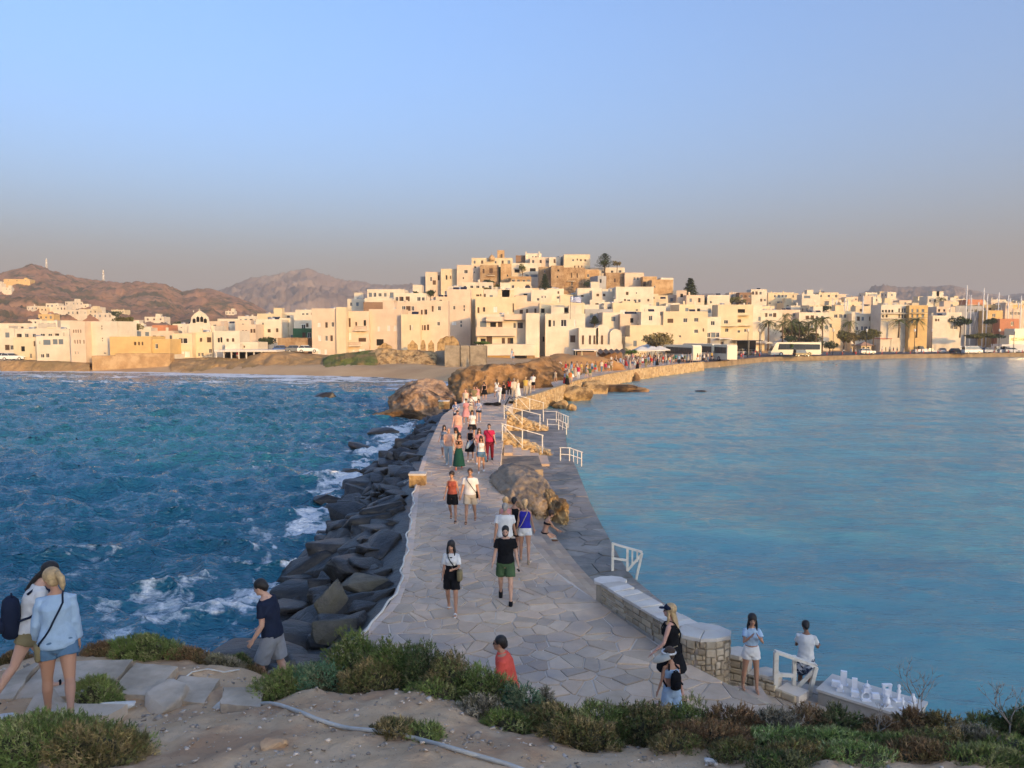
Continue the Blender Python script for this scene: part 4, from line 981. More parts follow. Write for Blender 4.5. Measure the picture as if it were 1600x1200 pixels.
frow(1150, 1400, 474, 455, 466, 450, 17, 'the right skyline')
frow(1420, 1605, 478, 467, 474, 450, 17, 'the skyline over the marina')
frow(552, 706, 478, 459, 470, 245, 24, 'the upper left slope of town')
frow(700, 850, 462, 442, 452, 252, 22, 'the slope under the brown palace')
frow(880, 1100, 470, 450, 462, 245, 22, 'the slope under the castle walls')
frow(700, 1110, 490, 467, 478, 212, 26, 'the middle slope of town')
frow(845, 1060, 506, 485, 495, 196, 28, 'the lower right slope of town')
frow(300, 492, 516, 500, 509, 230, 20, 'the low town left of the hotel')
frow(0, 300, 520, 509, 515, 235, 22, 'the low town behind the beach')
frow(1040, 1190, 500, 478, 490, 228, 24, 'the quarter right of the tall pine')
from mathutils.bvhtree import BVHTree
BV = [BVHTree.FromPolygons(v, f) for v, f in HILLS[:2]]
for i, (x0, x1, yt, yb, d, t, lab) in enumerate([(42, 60, 478, 486, 600, 'w', 'white villa at the left end of the hillside hamlet'), (58, 74, 480, 490, 590, 'c', 'cream villa second from the left in the hillside hamlet'), (72, 92, 474, 486, 600, 'w', 'largest white villa, topping the hillside hamlet'), (88, 104, 478, 489, 590, 'w', 'white cube villa right of the largest hamlet villa'),
  (102, 118, 471, 479, 640, 'w', 'white villa highest up in the hillside hamlet'), (128, 139, 475, 481, 640, 'w', 'tiny white villa apart, right of the highest hamlet villa'), (104, 124, 484, 494, 570, 'w', 'white villa with dark garden trees in the hillside hamlet'), (122, 146, 483, 492, 575, 'c', 'pale villa at the right end of the hillside hamlet'), (142, 158, 480, 487, 600, 'w', 'long low white villa right of the hamlet'),
  (60, 84, 491, 499, 520, 'y', 'yellow villa just below the hillside hamlet'), (44, 66, 499, 506, 480, 'w', 'low white farm building below the yellow villa'), (62, 90, 501, 514, 440, 'w', 'white double villa lowest on the left slope'), (-6, 3, 443, 456, 800, 'w', 'white chapel like house at the left picture edge on the hill'), (3, 18, 449, 458, 800, 'w', 'white villa near the left picture edge high on the hill'),
  (6, 47, 436, 443, 900, 'y', 'long pale farm terrace high on the brown hill'), (174, 195, 484, 490, 560, 'c', 'cream villa standing alone in mid slope'), (226, 256, 495, 504, 470, 'w', 'white villa with a gable on the slope left of the green dome'), (352, 366, 486, 491, 620, 'w', 'tiny white house on the brown slope right of the dome'), (145, 168, 489, 499, 520, 'w', 'white roof box house just above the tall four storey block')]):
 h_ = [b.ray_cast(Vector((0, 0, CAMZ)), ray((x0+x1)/2, yb).normalized())[0] for b in BV]; h_ = [q.y for q in h_ if q]; d = min(h_)-3 if h_ else d
 house(x0, x1, yt, yb, d, lab, t, RD(hr.uniform(-15, 15)), grid=(3, 1), sink=4, name='villa', cat='house', group='villas scattered on the left hillside')
# ================================================================ WALLS, RAILINGS, QUAY
m_masn = M('wall_stone', (.42, .34, .24), (.54, .46, .35), scale=3, rough=.9, bump=.8, bscale=12, tint=True, bdist=.02, spec=.1, rnd=.12)
m_cap = M('cap_stone', (.54, .48, .41), (.66, .61, .54), scale=2, rough=.8, bump=.4, bscale=8, tint=True, spec=.2, rnd=.08)
m_masg = M('golden_wall_stone', (.46, .33, .18), (.58, .44, .27), scale=2, rough=.95, bump=1, bscale=6, tint=True, bdist=.04, spec=.1)
WT = [(1, 1, 1), (.85, .83, .8), (1.12, 1.08, 1.0), (.95, .9, .82), (1.05, 1.05, 1.05), (.78, .74, .7)]
def masonry_blocks(a, b, z0, z1, thick, hmin=.10, hmax=.17, lmin=.18, lmax=.42, rnd=random, proud=.03, gap=.012):
 """dressed rubble courses between ground points a and b (the face is on the right-hand side of a->b); yields 8 corner points each"""
 a = Vector((a[0], a[1], 0)); b = Vector((b[0], b[1], 0)); e = (b-a); L = e.length; e.normalize(); n = Vector((e.y, -e.x, 0))
 z = z0; out = []
 while z < z1-.03:
  h = min(rnd.uniform(hmin, hmax), z1-z)
  if z1-z-h < .05: h = z1-z
  x = -rnd.uniform(0, lmax*.6)
  while x < L:
   l = rnd.uniform(lmin, lmax); x0 = max(x, 0)+gap/2; x1 = min(x+l, L)-gap/2
   if x1-x0 > .05:
    p = rnd.uniform(0, proud); zz0 = z+gap/2+rnd.uniform(0, .008); zz1 = z+h-gap/2-rnd.uniform(0, .012)
    c = [a+e*x0+n*p, a+e*x1+n*(p+rnd.uniform(-.01, .01)), a+e*x1-n*thick, a+e*x0-n*thick]
    i = [a+e*(x0+.015)+n*(p+.012), a+e*(x1-.015)+n*(p+.012)]
    out.append((c, zz0, zz1, i))
   x += l
  z += h
 return out
def block_mesh(mb, blk, col):
 c, z0, z1, i = blk
 vs = [(q.x, q.y, z0) for q in c]+[(q.x, q.y, z1) for q in c]+[(i[0].x, i[0].y, z0+.015), (i[1].x, i[1].y, z0+.015), (i[1].x, i[1].y, z1-.015), (i[0].x, i[0].y, z1-.015)]
 mb.add(vs, [(8, 9, 10, 11), (0, 1, 9, 8), (1, 5, 10, 9), (5, 4, 11, 10), (4, 0, 8, 11), (1, 2, 6, 5), (3, 0, 4, 7), (4, 5, 6, 7), (2, 3, 7, 6), (0, 3, 2, 1)], 0, False, col)
rw = random.Random(77)
# ---- low parapet wall at the right rim of the paving, with its round pier and stepping-down end
wall = thing('parapet_wall', 'low dry stone parapet wall with pale cap slabs beside the calm bay', 'wall', (0, 0, 0))
WP = [(2.10, 17.55), (2.5, 16.6), (2.95, 15.6), (3.3, 14.85)]       # deck-side face, far to near
TH = .46
def offs(P, t):
 out = []
 for i, p in enumerate(P):
  a = Vector(P[max(i-1, 0)]); b = Vector(P[min(i+1, len(P)-1)]); e = (b-a).normalized(); out.append((p[0]-e.y*t, p[1]+e.x*t))
 return out
WB = offs(WP, TH)          # bay-side face
corem = MB()
def wcore(P, Q, z0, z1, ins=.03):
 for i in range(len(P)-1):
  a, b, c, d = P[i], P[i+1], Q[i+1], Q[i]; m_ = [(sum(v[0] for v in (a, b, c, d))/4), (sum(v[1] for v in (a, b, c, d))/4)]
  f = lambda p: (p[0]+(m_[0]-p[0])*ins, p[1]+(m_[1]-p[1])*ins*2)
  corem.prism(ccw([f(a), f(b), f(c), f(d)]), z0, z1)
wcore(WP, WB, .3, 1.93, .04)
near_blocks = []
for i in range(len(WP)-1):
 near_blocks += masonry_blocks(WP[i+1], WP[i], DECK+.02, 1.94, .05, rnd=rw)[0:0]
 near_blocks += masonry_blocks(WP[i], WP[i+1], DECK+.02, 1.94, .05, rnd=rw) if True else []
pc = (3.74, 14.55); PR = .48
pa_ = [(pc[0]+PR*math.cos(g), pc[1]+PR*.8*math.sin(g)) for g in [math.radians(v) for v in range(170, 400, 23)]]
for i in range(len(pa_)-1): near_blocks += masonry_blocks(pa_[i], pa_[i+1], .75, 2.0, .06, rnd=rw, lmin=.12, lmax=.3)
corem.prism([(pc[0]+(PR-.05)*math.cos(g), pc[1]+(PR-.05)*.8*math.sin(g)) for g in [math.radians(v) for v in range(0, 360, 24)]], .3, 1.98)
ST = [(4.15, 15.0), (4.65, 14.72), (5.1, 14.4), (5.4, 14.05)]
tops = [1.42, 1.12, .98]
for i in range(3):
 near_blocks += masonry_blocks(ST[i], ST[i+1], .3, tops[i], .06, rnd=rw, lmin=.14, lmax=.32)
 e = Vector((ST[i+1][0]-ST[i][0], ST[i+1][1]-ST[i][1])).normalized(); q = .42; a, b = ST[i], ST[i+1]
 corem.prism(ccw([(a[0]-e.y*.04, a[1]+e.x*.04), (b[0]-e.y*.04, b[1]+e.x*.04), (b[0]-e.y*q, b[1]+e.x*q), (a[0]-e.y*q, a[1]+e.x*q)]), .2, tops[i]-.01)
RF = [(3.55, 14.25), (3.95, 13.6), (4.45, 12.9), (4.75, 12.3)]
for i in range(3): near_blocks += masonry_blocks(RF[i+1], RF[i], .5, 1.44, .06, rnd=rw)
corem.build('mortar_core', m_mort, wall)
for b in near_blocks[:300]:
 mb = MB(); block_mesh(mb, b, rw.choice(WT)); mb.build('stone', m_masn, wall)
if len(near_blocks) > 300:
 mb = MB()
 for b in near_blocks[300:]: block_mesh(mb, b, rw.choice(WT))
 tag(mb.build('far_stones', m_masn, wall), kind='stuff')
def lerp2(P, t):
 k = min(int(t), len(P)-2); f = t-k; return (P[k][0]+(P[k+1][0]-P[k][0])*f, P[k][1]+(P[k+1][1]-P[k][1])*f)
Po = offs(WP, -.05); Pb = offs(WP, TH+.07)
ts = [0, .33, .62, .95, 1.3, 1.62, 1.95, 2.3, 2.62, 2.95]
for i in range(len(ts)-1):
 a, b, c, d = lerp2(Po, ts[i]), lerp2(Po, ts[i+1]), lerp2(Pb, ts[i+1]+rw.uniform(-.06, .06)), lerp2(Pb, ts[i]+rw.uniform(-.05, .05))
 P = shrink(ccw([a, b, c, d]), .008); mb = MB(); stone_slab(P, 1.94, 2.0+rw.uniform(-.008, .01), mb, rw.choice([(1, 1, 1), (1.06, 1.06, 1.08), (.92, .9, .88), (1.1, 1.08, 1.06)])); mb.build('cap_slab', m_cap, wall)
for g0, g1 in ((130, 250), (250, 360), (0, 130)):
 P = [pc]+[(pc[0]+(PR+rj)*math.cos(math.radians(v)), pc[1]+(PR+rj)*.8*math.sin(math.radians(v))) for v, rj in zip(np.linspace(g0, g1, 4), (.05, .02, .07, .04))]
 P = shrink(ccw(P), .006); mb = MB(); stone_slab(P, 1.995, 2.07+rw.uniform(-.004, .006), mb, (1, 1, 1)); mb.build('cap_slab', m_cap, wall)
corem2 = MB(); corem2.prism([(2.32+.34*math.cos(math.radians(v)), 17.78+.26*math.sin(math.radians(v))) for v in range(0, 360, 40)], .5, 1.94); corem2.build('wall_end', m_masn, wall)
mb = MB(); stone_slab(ccw([(2.32+.40*math.cos(math.radians(v)), 17.78+.31*math.sin(math.radians(v))) for v in range(0, 360, 40)]), 1.94, 2.01, mb, (1.05, 1.05, 1.08)); mb.build('cap_slab', m_cap, wall)
for (x, y, z, r) in ((4.55, 15.0, 1.44, .34), (5.05, 14.75, 1.13, .3)):
 mb = MB(); stone_slab(ccw([(x+r*math.cos(math.radians(v))*rw.uniform(.85, 1.1), y+r*.75*math.sin(math.radians(v))) for v in range(20, 380, 60)]), z-.05, z+.03, mb, (.98, .96, .93)); mb.build('cap_slab', m_cap, wall)
# ---- landing with its slabs and the display ledge
land = thing('landing', None, None); tag(land, kind='structure')
LP = [(4.6, 12.6), (7.0, 11.6), (7.2, 13.2), (6.6, 14.6), (5.4, 15.2), (4.3, 15.3)]
mb = MB(); mb.prism(LP, -1, .80); mb.build('landing_bed', m_mort, land)
def inpoly(x, y, P):
 c = False; j = len(P)-1
 for i in range(len(P)):
  if (P[i][1] > y) != (P[j][1] > y) and x < (P[j][0]-P[i][0])*(y-P[i][1])/(P[j][1]-P[i][1])+P[i][0]: c = not c
  j = i
 return c
sd = seeds_in(lambda x, y: inpoly(x, y, LP), 4.3, 7.2, 11.6, 15.3, .5, rnd=rw); cs = vor_cells(sd, None, .8)
for P in cs:
 if not P: continue
 for i in range(len(LP)):      # clip to the landing
  a = LP[i]; b = LP[(i+1) % len(LP)]; nx, ny = -(b[1]-a[1]), b[0]-a[0]; Q = []
  for k in range(len(P)):
   A = P[k]; B = P[(k+1) % len(P)]; sa = (A[0]-a[0])*nx+(A[1]-a[1])*ny; sb = (B[0]-a[0])*nx+(B[1]-a[1])*ny
   if sa >= 0: Q.append(A)
   if (sa > 0) != (sb > 0) and abs(sa-sb) > 1e-12: t = sa/(sa-sb); Q.append((A[0]+(B[0]-A[0])*t, A[1]+(B[1]-A[1])*t))
  P = Q
  if len(P) < 3: break
 if len(P) < 3: continue
 P = shrink(ccw(P), .018)
 if P and area(P) > .02: mb = MB(); stone_slab(P, .76, .825, mb, (lambda u: (.9*u, .95*u, .97*u))(rw.uniform(.7, 1.1))); mb.build('landing_slab', m_flag, land)
for xa, xb, ya, yb, zt_ in ((3.45, 4.75, 13.55, 14.25, 1.1),): mb = MB(); mb.box(xa, xb, ya, yb, .2, zt_); mb.build('landing_step', m_flag, land)
for k in range(4):
 mb = MB(); mb.box(4.7, 6.6, 15.15+k*.32, 15.15+(k+1)*.32+.02, -1, .62-k*.2); mb.build('sea_step', m_wet, land)
disp = thing('display_ledge', 'long concrete block with a pale top standing at the edge of the landing', 'wall', (6.15, 14.25, .8), RD(-42))
mb = MB(); mb.box(-.15, 1.5, -.38, .42, -1.6, .28); mb.build('block', M('raw_concrete', (.30, .27, .23), (.38, .35, .31), scale=3, rough=.9, bump=.5, bscale=12), disp)
mb = MB(); mb.box(-.18, 1.53, -.41, .45, .284, .33); mb.build('top_slab', M('pale_slab', (.54, .49, .43), (.62, .58, .52), scale=3, rough=.8, bump=.2, bscale=14), disp)
m_marb = M('white_marble', (.82, .82, .84), (.74, .74, .77), scale=6, rough=.35, spec=.4)
def souvenir(kind, x, y, s, label):
 p = disp.matrix_basis @ Vector((x*.6, y*.9, .33)); s *= .8; t = thing('marble_souvenir', label, 'figurine', p, RD(-30+x*20), 'white marble souvenirs on the ledge'); q = MB()
 if kind == 'slab': q.box(-.07*s, .07*s, -.04*s, .04*s, 0, .34*s)
 elif kind == 'block': q.box(-.09*s, .09*s, -.06*s, .06*s, 0, .13*s)
 elif kind == 'temple':
  q.box(-.10*s, -.05*s, -.03*s, .03*s, .03*s, .24*s); q.box(.05*s, .10*s, -.03*s, .03*s, .03*s, .24*s); q.box(-.11*s, .11*s, -.035*s, .035*s, .24*s, .29*s)
 elif kind == 'urn': q.lathe([(.03*s, .0), (.07*s, .05*s), (.085*s, .11*s), (.05*s, .17*s), (.03*s, .2*s), (.045*s, .225*s)], 10)
 elif kind == 'chapel': q.box(-.07*s, .07*s, -.07*s, .07*s, 0, .12*s); q.lathe([(.065*s, .12*s), (.06*s, .16*s), (.03*s, .19*s), (.008*s, .2*s), (.008*s, .26*s)], 10)
 elif kind == 'figure': q.lathe([(.035*s, 0), (.04*s, .08*s), (.03*s, .14*s), (.05*s, .2*s), (.02*s, .245*s), (.036*s, .28*s), (.03*s, .32*s), (.0*s+.004, .335*s)], 10, sy=.6)
 elif kind == 'ring':
  for a in range(12): g = math.pi*2*a/12; g2 = math.pi*2*(a+1)/12; q.bar((.09*s*math.cos(g), 0, .1*s+.09*s*math.sin(g)), (.09*s*math.cos(g2), 0, .1*s+.09*s*math.sin(g2)), .03*s)
 q.build('carving', m_marb, t)
 b = MB(); b.box(-.1*s, .1*s, -.07*s, .07*s, 0, .02*s); b.build('base', m_marb, t)
for k, (kd, x, y, s, lb) in enumerate([('slab', .25, .12, 1.0, 'tallest flat white marble slab, at the landing end of the ledge'), ('block', .1, -.05, 1.0, 'small white marble block beside the tallest slab'), ('chapel', .32, -.22, .85, 'tiny white marble chapel in front of the tallest slab'), ('slab', .62, .05, .82, 'second tallest white marble slab on the ledge'),
  ('block', .78, -.25, .9, 'low white marble cube before the domed piece'), ('chapel', .98, .08, 1.15, 'domed white marble chapel with a cross spike'), ('ring', 1.12, -.28, 1.0, 'round white marble ring standing on the ledge'), ('block', 1.28, -.05, .9, 'white marble block right of the ring'), ('temple', 1.5, .2, 1.0, 'little white marble temple gate on the ledge'),
  ('slab', 1.58, .02, .75, 'thin white marble post beside the little gate'), ('figure', 1.86, .15, 1.15, 'white marble idol figure with a round head'), ('urn', 1.7, -.25, 1.0, 'white marble urn low at the ledge end'), ('figure', 2.1, -.15, .8, 'smaller white marble figure at the ledge end'), ('urn', 2.22, .25, .9, 'white marble urn farthest along the ledge')]): souvenir(kd, x, y, s, lb)
# ---- white wooden railings
def railing(label, pts, h=1.0, posts=None, mid=None, brace=True, balusters=0, t=.055, name='railing'):
 """pts: feet along the run (x, y, z); rail runs parallel h above them"""
 pts = [Vector(p) for p in pts]; root = thing(name, label, 'railing', pts[0]); o = pts[0]; P = [p-o for p in pts]; up = Vector((0, 0, h))
 for p in P: q = MB(); q.bar(p+Vector((0, 0, -.05)), p+up, t); q.build('post', m_wpaint, root)
 for a, b in zip(P[:-1], P[1:]): q = MB(); e = (b-a).normalized()*.07; q.bar(a+up-e, b+up+e, t*1.5, t*.7); q.build('handrail', m_wpaint, root)
 if mid is not None:
  for a, b in zip(P[:-1], P[1:]): q = MB(); q.bar(a+up*mid, b+up*mid, t*.7); q.build('middle_rail', m_wpaint, root)
 if brace:
  a, b = P[0], P[1]; q = MB(); q.bar(a+up*.95, b+up*.05, t*.7); q.build('brace', m_wpaint, root)
 for k in range(balusters):
  f = (k+1)/(balusters+1); a = P[-2].lerp(P[-1], f); q = MB(); q.bar(a, a+up, t*.6); q.build('baluster', m_wpaint, root)
 return root
bank_rock = m_ochre
def flight(y0, w, x0, x1, lab):
 fl = thing('stone_stairs', lab, 'stairs', (x0, y0, 0)); n = 5
 for k in range(n):
  xa = (x1-x0)*k/n; z = DECK-(DECK-LEDGE)*(k+1)/(n+1); q = MB(); q.box(xa+.01, (x1-x0)*(k+1)/n, 0, w, LEDGE-.1, z, col=rw.choice(STONE_TONES)); q.build('step', m_flag, fl)
def slope_bank(y0, w, x0, x1, lab, zt=1.95):
 t = thing('stair_bank', lab, 'wall', (x0, y0, 0)); L = x1-x0; r2 = random.Random(int(y0)); q = MB()
 q.add([(0, 0, LEDGE-.2), (L, 0, LEDGE-.2), (L, w, LEDGE-.2), (0, w, LEDGE-.2), (0, 0, zt-.1), (L, 0, LEDGE+.2), (L, w, LEDGE+.2), (0, w, zt-.1)], [(0, 3, 2, 1), (4, 5, 6, 7), (0, 1, 5, 4), (1, 2, 6, 5), (2, 3, 7, 6), (3, 0, 4, 7)]); q.build('core', m_masg, t)
 q = MB()
 for k in range(150):
  f = r2.random(); s = r2.uniform(.10, .22); x = L*f; yy = r2.choice((0, w*r2.random(), w*r2.random())); ztop = zt-.08+(LEDGE+.2-zt)*f
  z = ztop if yy > 0 else LEDGE+(ztop-LEDGE)*r2.random(); V_, F_ = SMALL[k % 4]; c = r2.choice(WT); R_ = Matrix.Rotation(r2.uniform(0, 6), 3, 'Z')
  q.add([R_@Vector((a[0]*s*1.3, a[1]*s, a[2]*s*.7))+Vector((x, yy, z)) for a in V_], F_, 0, False, c)
 tag(q.build('rubble_stones', m_masg, t), kind='stuff')
SMALL = [(lambda VF: (VF[0].tolist(), VF[1].tolist()))(rock_verts(400+k, 1, 6, .06)) for k in range(4)]
XA, XB = -.45, 2.0
slope_bank(44.3, .75, XA-.1, XB+.2, 'golden rubble stone bank beside the stairs, nearest to the big smooth rock')
flight(45.1, 2.6, XA, XB, 'stone stairs between the two golden rubble banks, nearer flight')
slope_bank(55.2, .9, XA+.1, XB+.5, 'golden rubble stone bank beside the stairs, farther from the camera')
flight(56.2, 3.0, XA+.1, XB+.3, 'stone stairs down to the bay ledge, farthest flight')
flight(40.6, 2.8, XA, XB, 'stone stairs behind the big smooth rock')
mb = MB(); mb.prism(ccw([(XA-.3, 36.0), (XB-.5, 36.5), (XB-.6, 40.5), (XA-.3, 40.5)]), LEDGE-.1, 1.2); tag(mb.build('rock_terrace', m_bigr), 'low rock terrace between big smooth rock and nearest stairs', 'rock')
def stair_rail(y, xa, xb, lab): railing(lab, [(xa, y, DECK), ((xa+xb)/2, y-.02, (DECK+LEDGE)/2+.12), (xb, y-.05, LEDGE+.25)], h=1.0, brace=True, t=.06)
stair_rail(43.9, XA-.1, 1.75, 'long white wooden stair railing just above the big smooth rock')
stair_rail(54.6, XA-.1, 2.0, 'long white wooden stair railing in the middle of the three stair flights')
stair_rail(63.6, .35, 2.6, 'long white wooden stair railing farthest along the causeway')
railing('short white ladder railing leaning over the water, middle of the far group', [(2.6, 56.0, LEDGE), (3.4, 55.6, LEDGE), (3.95, 55.3, LEDGE-.25)], h=.75, mid=.5, brace=False, balusters=1)
railing('white slatted railing at the waterline below the farthest stairs', [(2.5, 60.6, LEDGE), (3.5, 60.3, LEDGE), (4.4, 60.0, LEDGE-.35)], h=.85, mid=None, brace=False, balusters=4)
railing('white ladder railing at the ledge rim beyond the big smooth rock', [(2.7, 42.4, LEDGE), (3.2, 42.3, LEDGE), (3.85, 42.1, LEDGE-.2)], h=.75, mid=.5, brace=False, balusters=2)
def ladder_rail(label, A, Bp, Cp, h=1.0, t=.065, extra=1):
 A = Vector(A); B_ = Vector(Bp)-A; C_ = Vector(Cp)-A; root = thing('swimmers_railing', label, 'railing', A); up = Vector((0, 0, h))
 def p(nm, a, b, w, hh=None): q = MB(); q.bar(a, b, w, hh); q.build(nm, m_wpaint, root)
 p('post', Vector((0, 0, -.05)), up, t*1.2); p('post', B_-Vector((0, 0, .1)), B_+up*.86, t)
 tip = C_+Vector((0, 0, h*.70)); p('handrail', up-(tip-up)*.03, tip, t*1.5, t*.8)
 p('middle_rail', Vector((0, 0, h*.48)), B_+Vector((0, 0, h*.40)), t*.9)
 p('strut', B_+Vector((0, 0, .02)), tip-Vector((0, 0, .05)), t*.9); p('strut', C_+Vector((-.18, 0, -.25)), tip-Vector((0, 0, .03)), t)
 for k in range(extra): f = (k+1)/(extra+1); a = B_.lerp(C_, f); p('baluster', a+Vector((0, 0, .05+.5*f*h*.9)), a+Vector((0, 0, h*(.86-.16*f))), t*.7)
 return root
ladder_rail('white slatted swimmers\' railing on the ledge, close to the rounded wall end', gz(957, 893, LEDGE), gz(980, 893, LEDGE), gz(1003, 893, LEDGE), h=.86, extra=2)
r1 = ladder_rail('large white painted railing on the landing, in front of the boy by the sea', gz(1211, 1086, .82), gz(1240, 1082, .82), gz(1274, 1087, .82), h=.86, t=.07, extra=0)
# ---- square stone bollards and odd things on the paving
def cube_stone(label, px, py, z, s, tone, h):
 g = gz(px, py, z); t = thing('stone_block', label, 'stone block', g); mb = MB()
 mb.box(-s, s, -s*.8, s*.8, -.1, h-.08); mb.build('block', tone, t); mb = MB(); mb.box(-s*1.06, s*1.06, -s*.86, s*.86, h-.076, h); mb.build('top', m_cap, t)
cube_stone('yellow lichened square stone block at the seaward rim of the causeway', 653, 757, DECK, .33, m_ochre, .5)
cube_stone('orange square stone block below the conglomerate rock', 694, 637, DECK, .42, m_ochre, .6)
cab = MB(); pts = []
for y in np.arange(14.6, 32.5, .25): pts.append((pl(y, L_EDGE)-.03+.05*math.sin(y*2.1)+.03*math.sin(y*5.3), y, DECK+.06+.02*math.sin(y*3)))
g = gz(653, 770, DECK); pts += [(pts[-1][0]-.2, 32.6, DECK+.03), (pts[-1][0]-.5, 32.2, DECK-.1), (pts[-1][0]-.55, 33, DECK-.2)]
cab.tube(pts, .028, 5); tag(cab.build('cable', m_wpaint), 'thin white cable running along the seaward rim of the paving', 'cable')
# ---- sea wall on the bay side (golden rubble), from the stairs to the beach corner
sw = thing('sea_wall', 'long curving golden stone sea wall along the bay side of the causeway', 'wall'); q = MB(); core2 = MB()
ys_ = np.concatenate([np.arange(66, 146, 1.6), [148]]); PP = [(pl(y, R_EDGE)+.05, y) for y in ys_]
for i in range(len(PP)-1):
 a, b = PP[i], PP[i+1]
 core2.add([(a[0], a[1], -1), (b[0], b[1], -1), (b[0], b[1], 1.75), (a[0], a[1], 1.75), (a[0]-.45, a[1], -1), (b[0]-.45, b[1], -1), (b[0]-.45, b[1], 1.75), (a[0]-.45, a[1], 1.75)], [(0, 3, 2, 1), (3, 7, 6, 2), (4, 5, 6, 7)])
 if a[1] < 112:
  for bk in masonry_blocks(a, b, -.2, 1.78, .05, hmin=.22, hmax=.36, lmin=.28, lmax=.6, rnd=rw, proud=.09, gap=.03): block_mesh(q, bk, rw.choice(WT))
 else:
  for bk in masonry_blocks(a, b, -.2, 1.78, .05, hmin=.3, hmax=.5, lmin=.5, lmax=1.0, rnd=rw, proud=.09, gap=.04): block_mesh(q, bk, rw.choice(WT))
core2.build('core', m_masg, sw); tag(q.build('wall_stones', m_masg, sw), kind='stuff')
# ---- harbour quay, road
qw = thing('quay_wall', 'long low brown quay wall at the far waterline below the coast road', 'wall'); q = MB(); SX = np.concatenate([np.arange(37, 160, 3), np.arange(160, 300, 12)])
for i in range(len(SX)-1):
 a = (SX[i], shoreY(SX[i])-.1); b = (SX[i+1], shoreY(SX[i+1])-.1); q.add([(a[0], a[1], -1), (b[0], b[1], -1), (b[0], b[1], 1.12), (a[0], a[1], 1.12), (a[0], a[1]+.9, 1.12), (b[0], b[1]+.9, 1.12), (a[0], a[1]+.9, -1), (b[0], b[1]+.9, -1)], [(0, 1, 2, 3), (3, 2, 5, 4), (4, 5, 7, 6)], 0)
q.build('wall_face', M('quay_stone', (.34, .25, .15), (.20, .14, .08), scale=.7, rough=.9, bump=.6, bscale=2), qw)
def strip(name, x0, x1, o0, o1, z, mat, step=3.0):
 xs = np.arange(x0, x1+step, step); q = MB(); vs = []; fs = []
 for x in xs: s = shoreY(x); vs += [(x-(o0)*.0, s+o0, z), (x, s+o1, z)]
 for i in range(len(xs)-1): fs.append((2*i, 2*i+2, 2*i+3, 2*i+1))
 q.add(vs, fs); return tag(q.build(name, mat), kind='structure')
m_asph = M('asphalt', (.085, .088, .098), (.12, .122, .13), scale=.4, rough=.9, bump=.2, bscale=8, spec=.2, world=True)
strip('road', 22, 330, 1.6, 34, 1.17, m_asph)
strip('kerb', 38, 330, 8.6, 8.95, 1.29, m_wpaint); strip('kerb', 60, 330, 14.0, 14.4, 1.30, m_wpaint)
strip('promenade', 4, 24, 2, 38, 1.36, M('promenade_paving', (.30, .25, .22), (.36, .31, .27), scale=1, rough=.8, world=True))
# ---- left waterfront: eroded earth bank, green slope, rubble wall, ruins, tall concrete-faced bastion
m_clay = M('eroded_clay', (.46, .29, .14), (.34, .21, .10), scale=.35, rough=1, bump=1, bscale=1.2, c3=(.28, .19, .09), scale3=.15, bdist=.4, spec=.05, detail=10, world=True)
m_slope = M('green_slope', (.10, .13, .035), (.16, .17, .06), scale=.8, rough=1, bump=1, bscale=3, c3=(.24, .17, .08), scale3=.3, bdist=.3, spec=.05, world=True)
def bankmesh(name, top, bot, d_top, d_bot, mat, label, cat, seed, amp=.5):
 """a slope whose rim follows the photo's outline at d_top and whose foot lies at d_bot"""
 n = 90; us = np.linspace(top[0][0], top[-1][0], n); rows = 14; V = []
 ty = np.interp(us, [t[0] for t in top], [t[1] for t in top]); by = np.interp(us, [t[0] for t in bot], [t[1] for t in bot])
 for r in range(rows+3):
  for i in range(n):
   a = at(us[i], ty[i], d_top); b = at(us[i], by[i], d_bot); b.z = min(b.z, town_h(b.x, b.y))-.4
   if r < rows: f = r/(rows-1); f2 = f**.8; p = b.lerp(a, f); p.z = b.z+(a.z-b.z)*f2
   else: p = a+Vector((0, (r-rows+1)*3, -.05*(r-rows+1)))
   V.append(p)
 V = np.array(V); d = fbm(V, .35, 4, seed, True)*amp; k = np.tile(np.sin(np.linspace(0, np.pi, n))**.3, rows+3); V[:, 1] -= d*k; V[:, 2] += d*.25*k
 i = np.arange((rows+2)*n).reshape(-1, n)[:, :-1].ravel(); F = np.stack([i, i+1, i+1+n, i+n], -1)
 return tag(linkmesh(name, npmesh(name, V, F, mat, smooth=True)), label, cat)
bankmesh('earth_bank', [(0, 564), (60, 565), (140, 568)], [(0, 572), (140, 576)], 148, 145, m_clay, 'low eroded bank at the far left end of the beach', 'earth bank', 1, .3)
bankmesh('earth_bank', [(265, 562), (330, 560), (352, 561), (380, 563), (392, 558), (412, 553), (440, 551), (470, 555), (505, 558), (520, 560)], [(265, 572), (360, 575), (412, 576), (470, 577), (520, 578)], 150, 142, m_clay, 'orange eroded earth bank above the sand below the parked cars', 'earth bank', 2, .8)
bankmesh('green_bank', [(505, 560), (520, 556), (545, 553), (575, 549), (590, 547)], [(505, 572), (530, 578), (560, 579), (590, 577)], 148, 139, m_slope, 'green overgrown slope below the pink white hotel', 'earth bank', 3, .8)
bankmesh('rubble_bank_wall', [(572, 553), (590, 545), (620, 548), (650, 548), (682, 553)], [(572, 579), (620, 580), (682, 579)], 147, 141, m_ochre, 'crumbling golden rubble wall above the beach, left of the tall bastion', 'wall', 4, .5)
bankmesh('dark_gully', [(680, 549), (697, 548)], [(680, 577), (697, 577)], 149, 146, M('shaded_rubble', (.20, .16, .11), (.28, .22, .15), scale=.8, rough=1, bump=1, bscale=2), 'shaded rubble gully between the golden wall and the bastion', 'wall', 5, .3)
bst = thing('bastion_wall', 'tall grey brown bastion wall in three panels above the beach', 'wall', at(728, 576, 140)); o = Vector(bst.location)
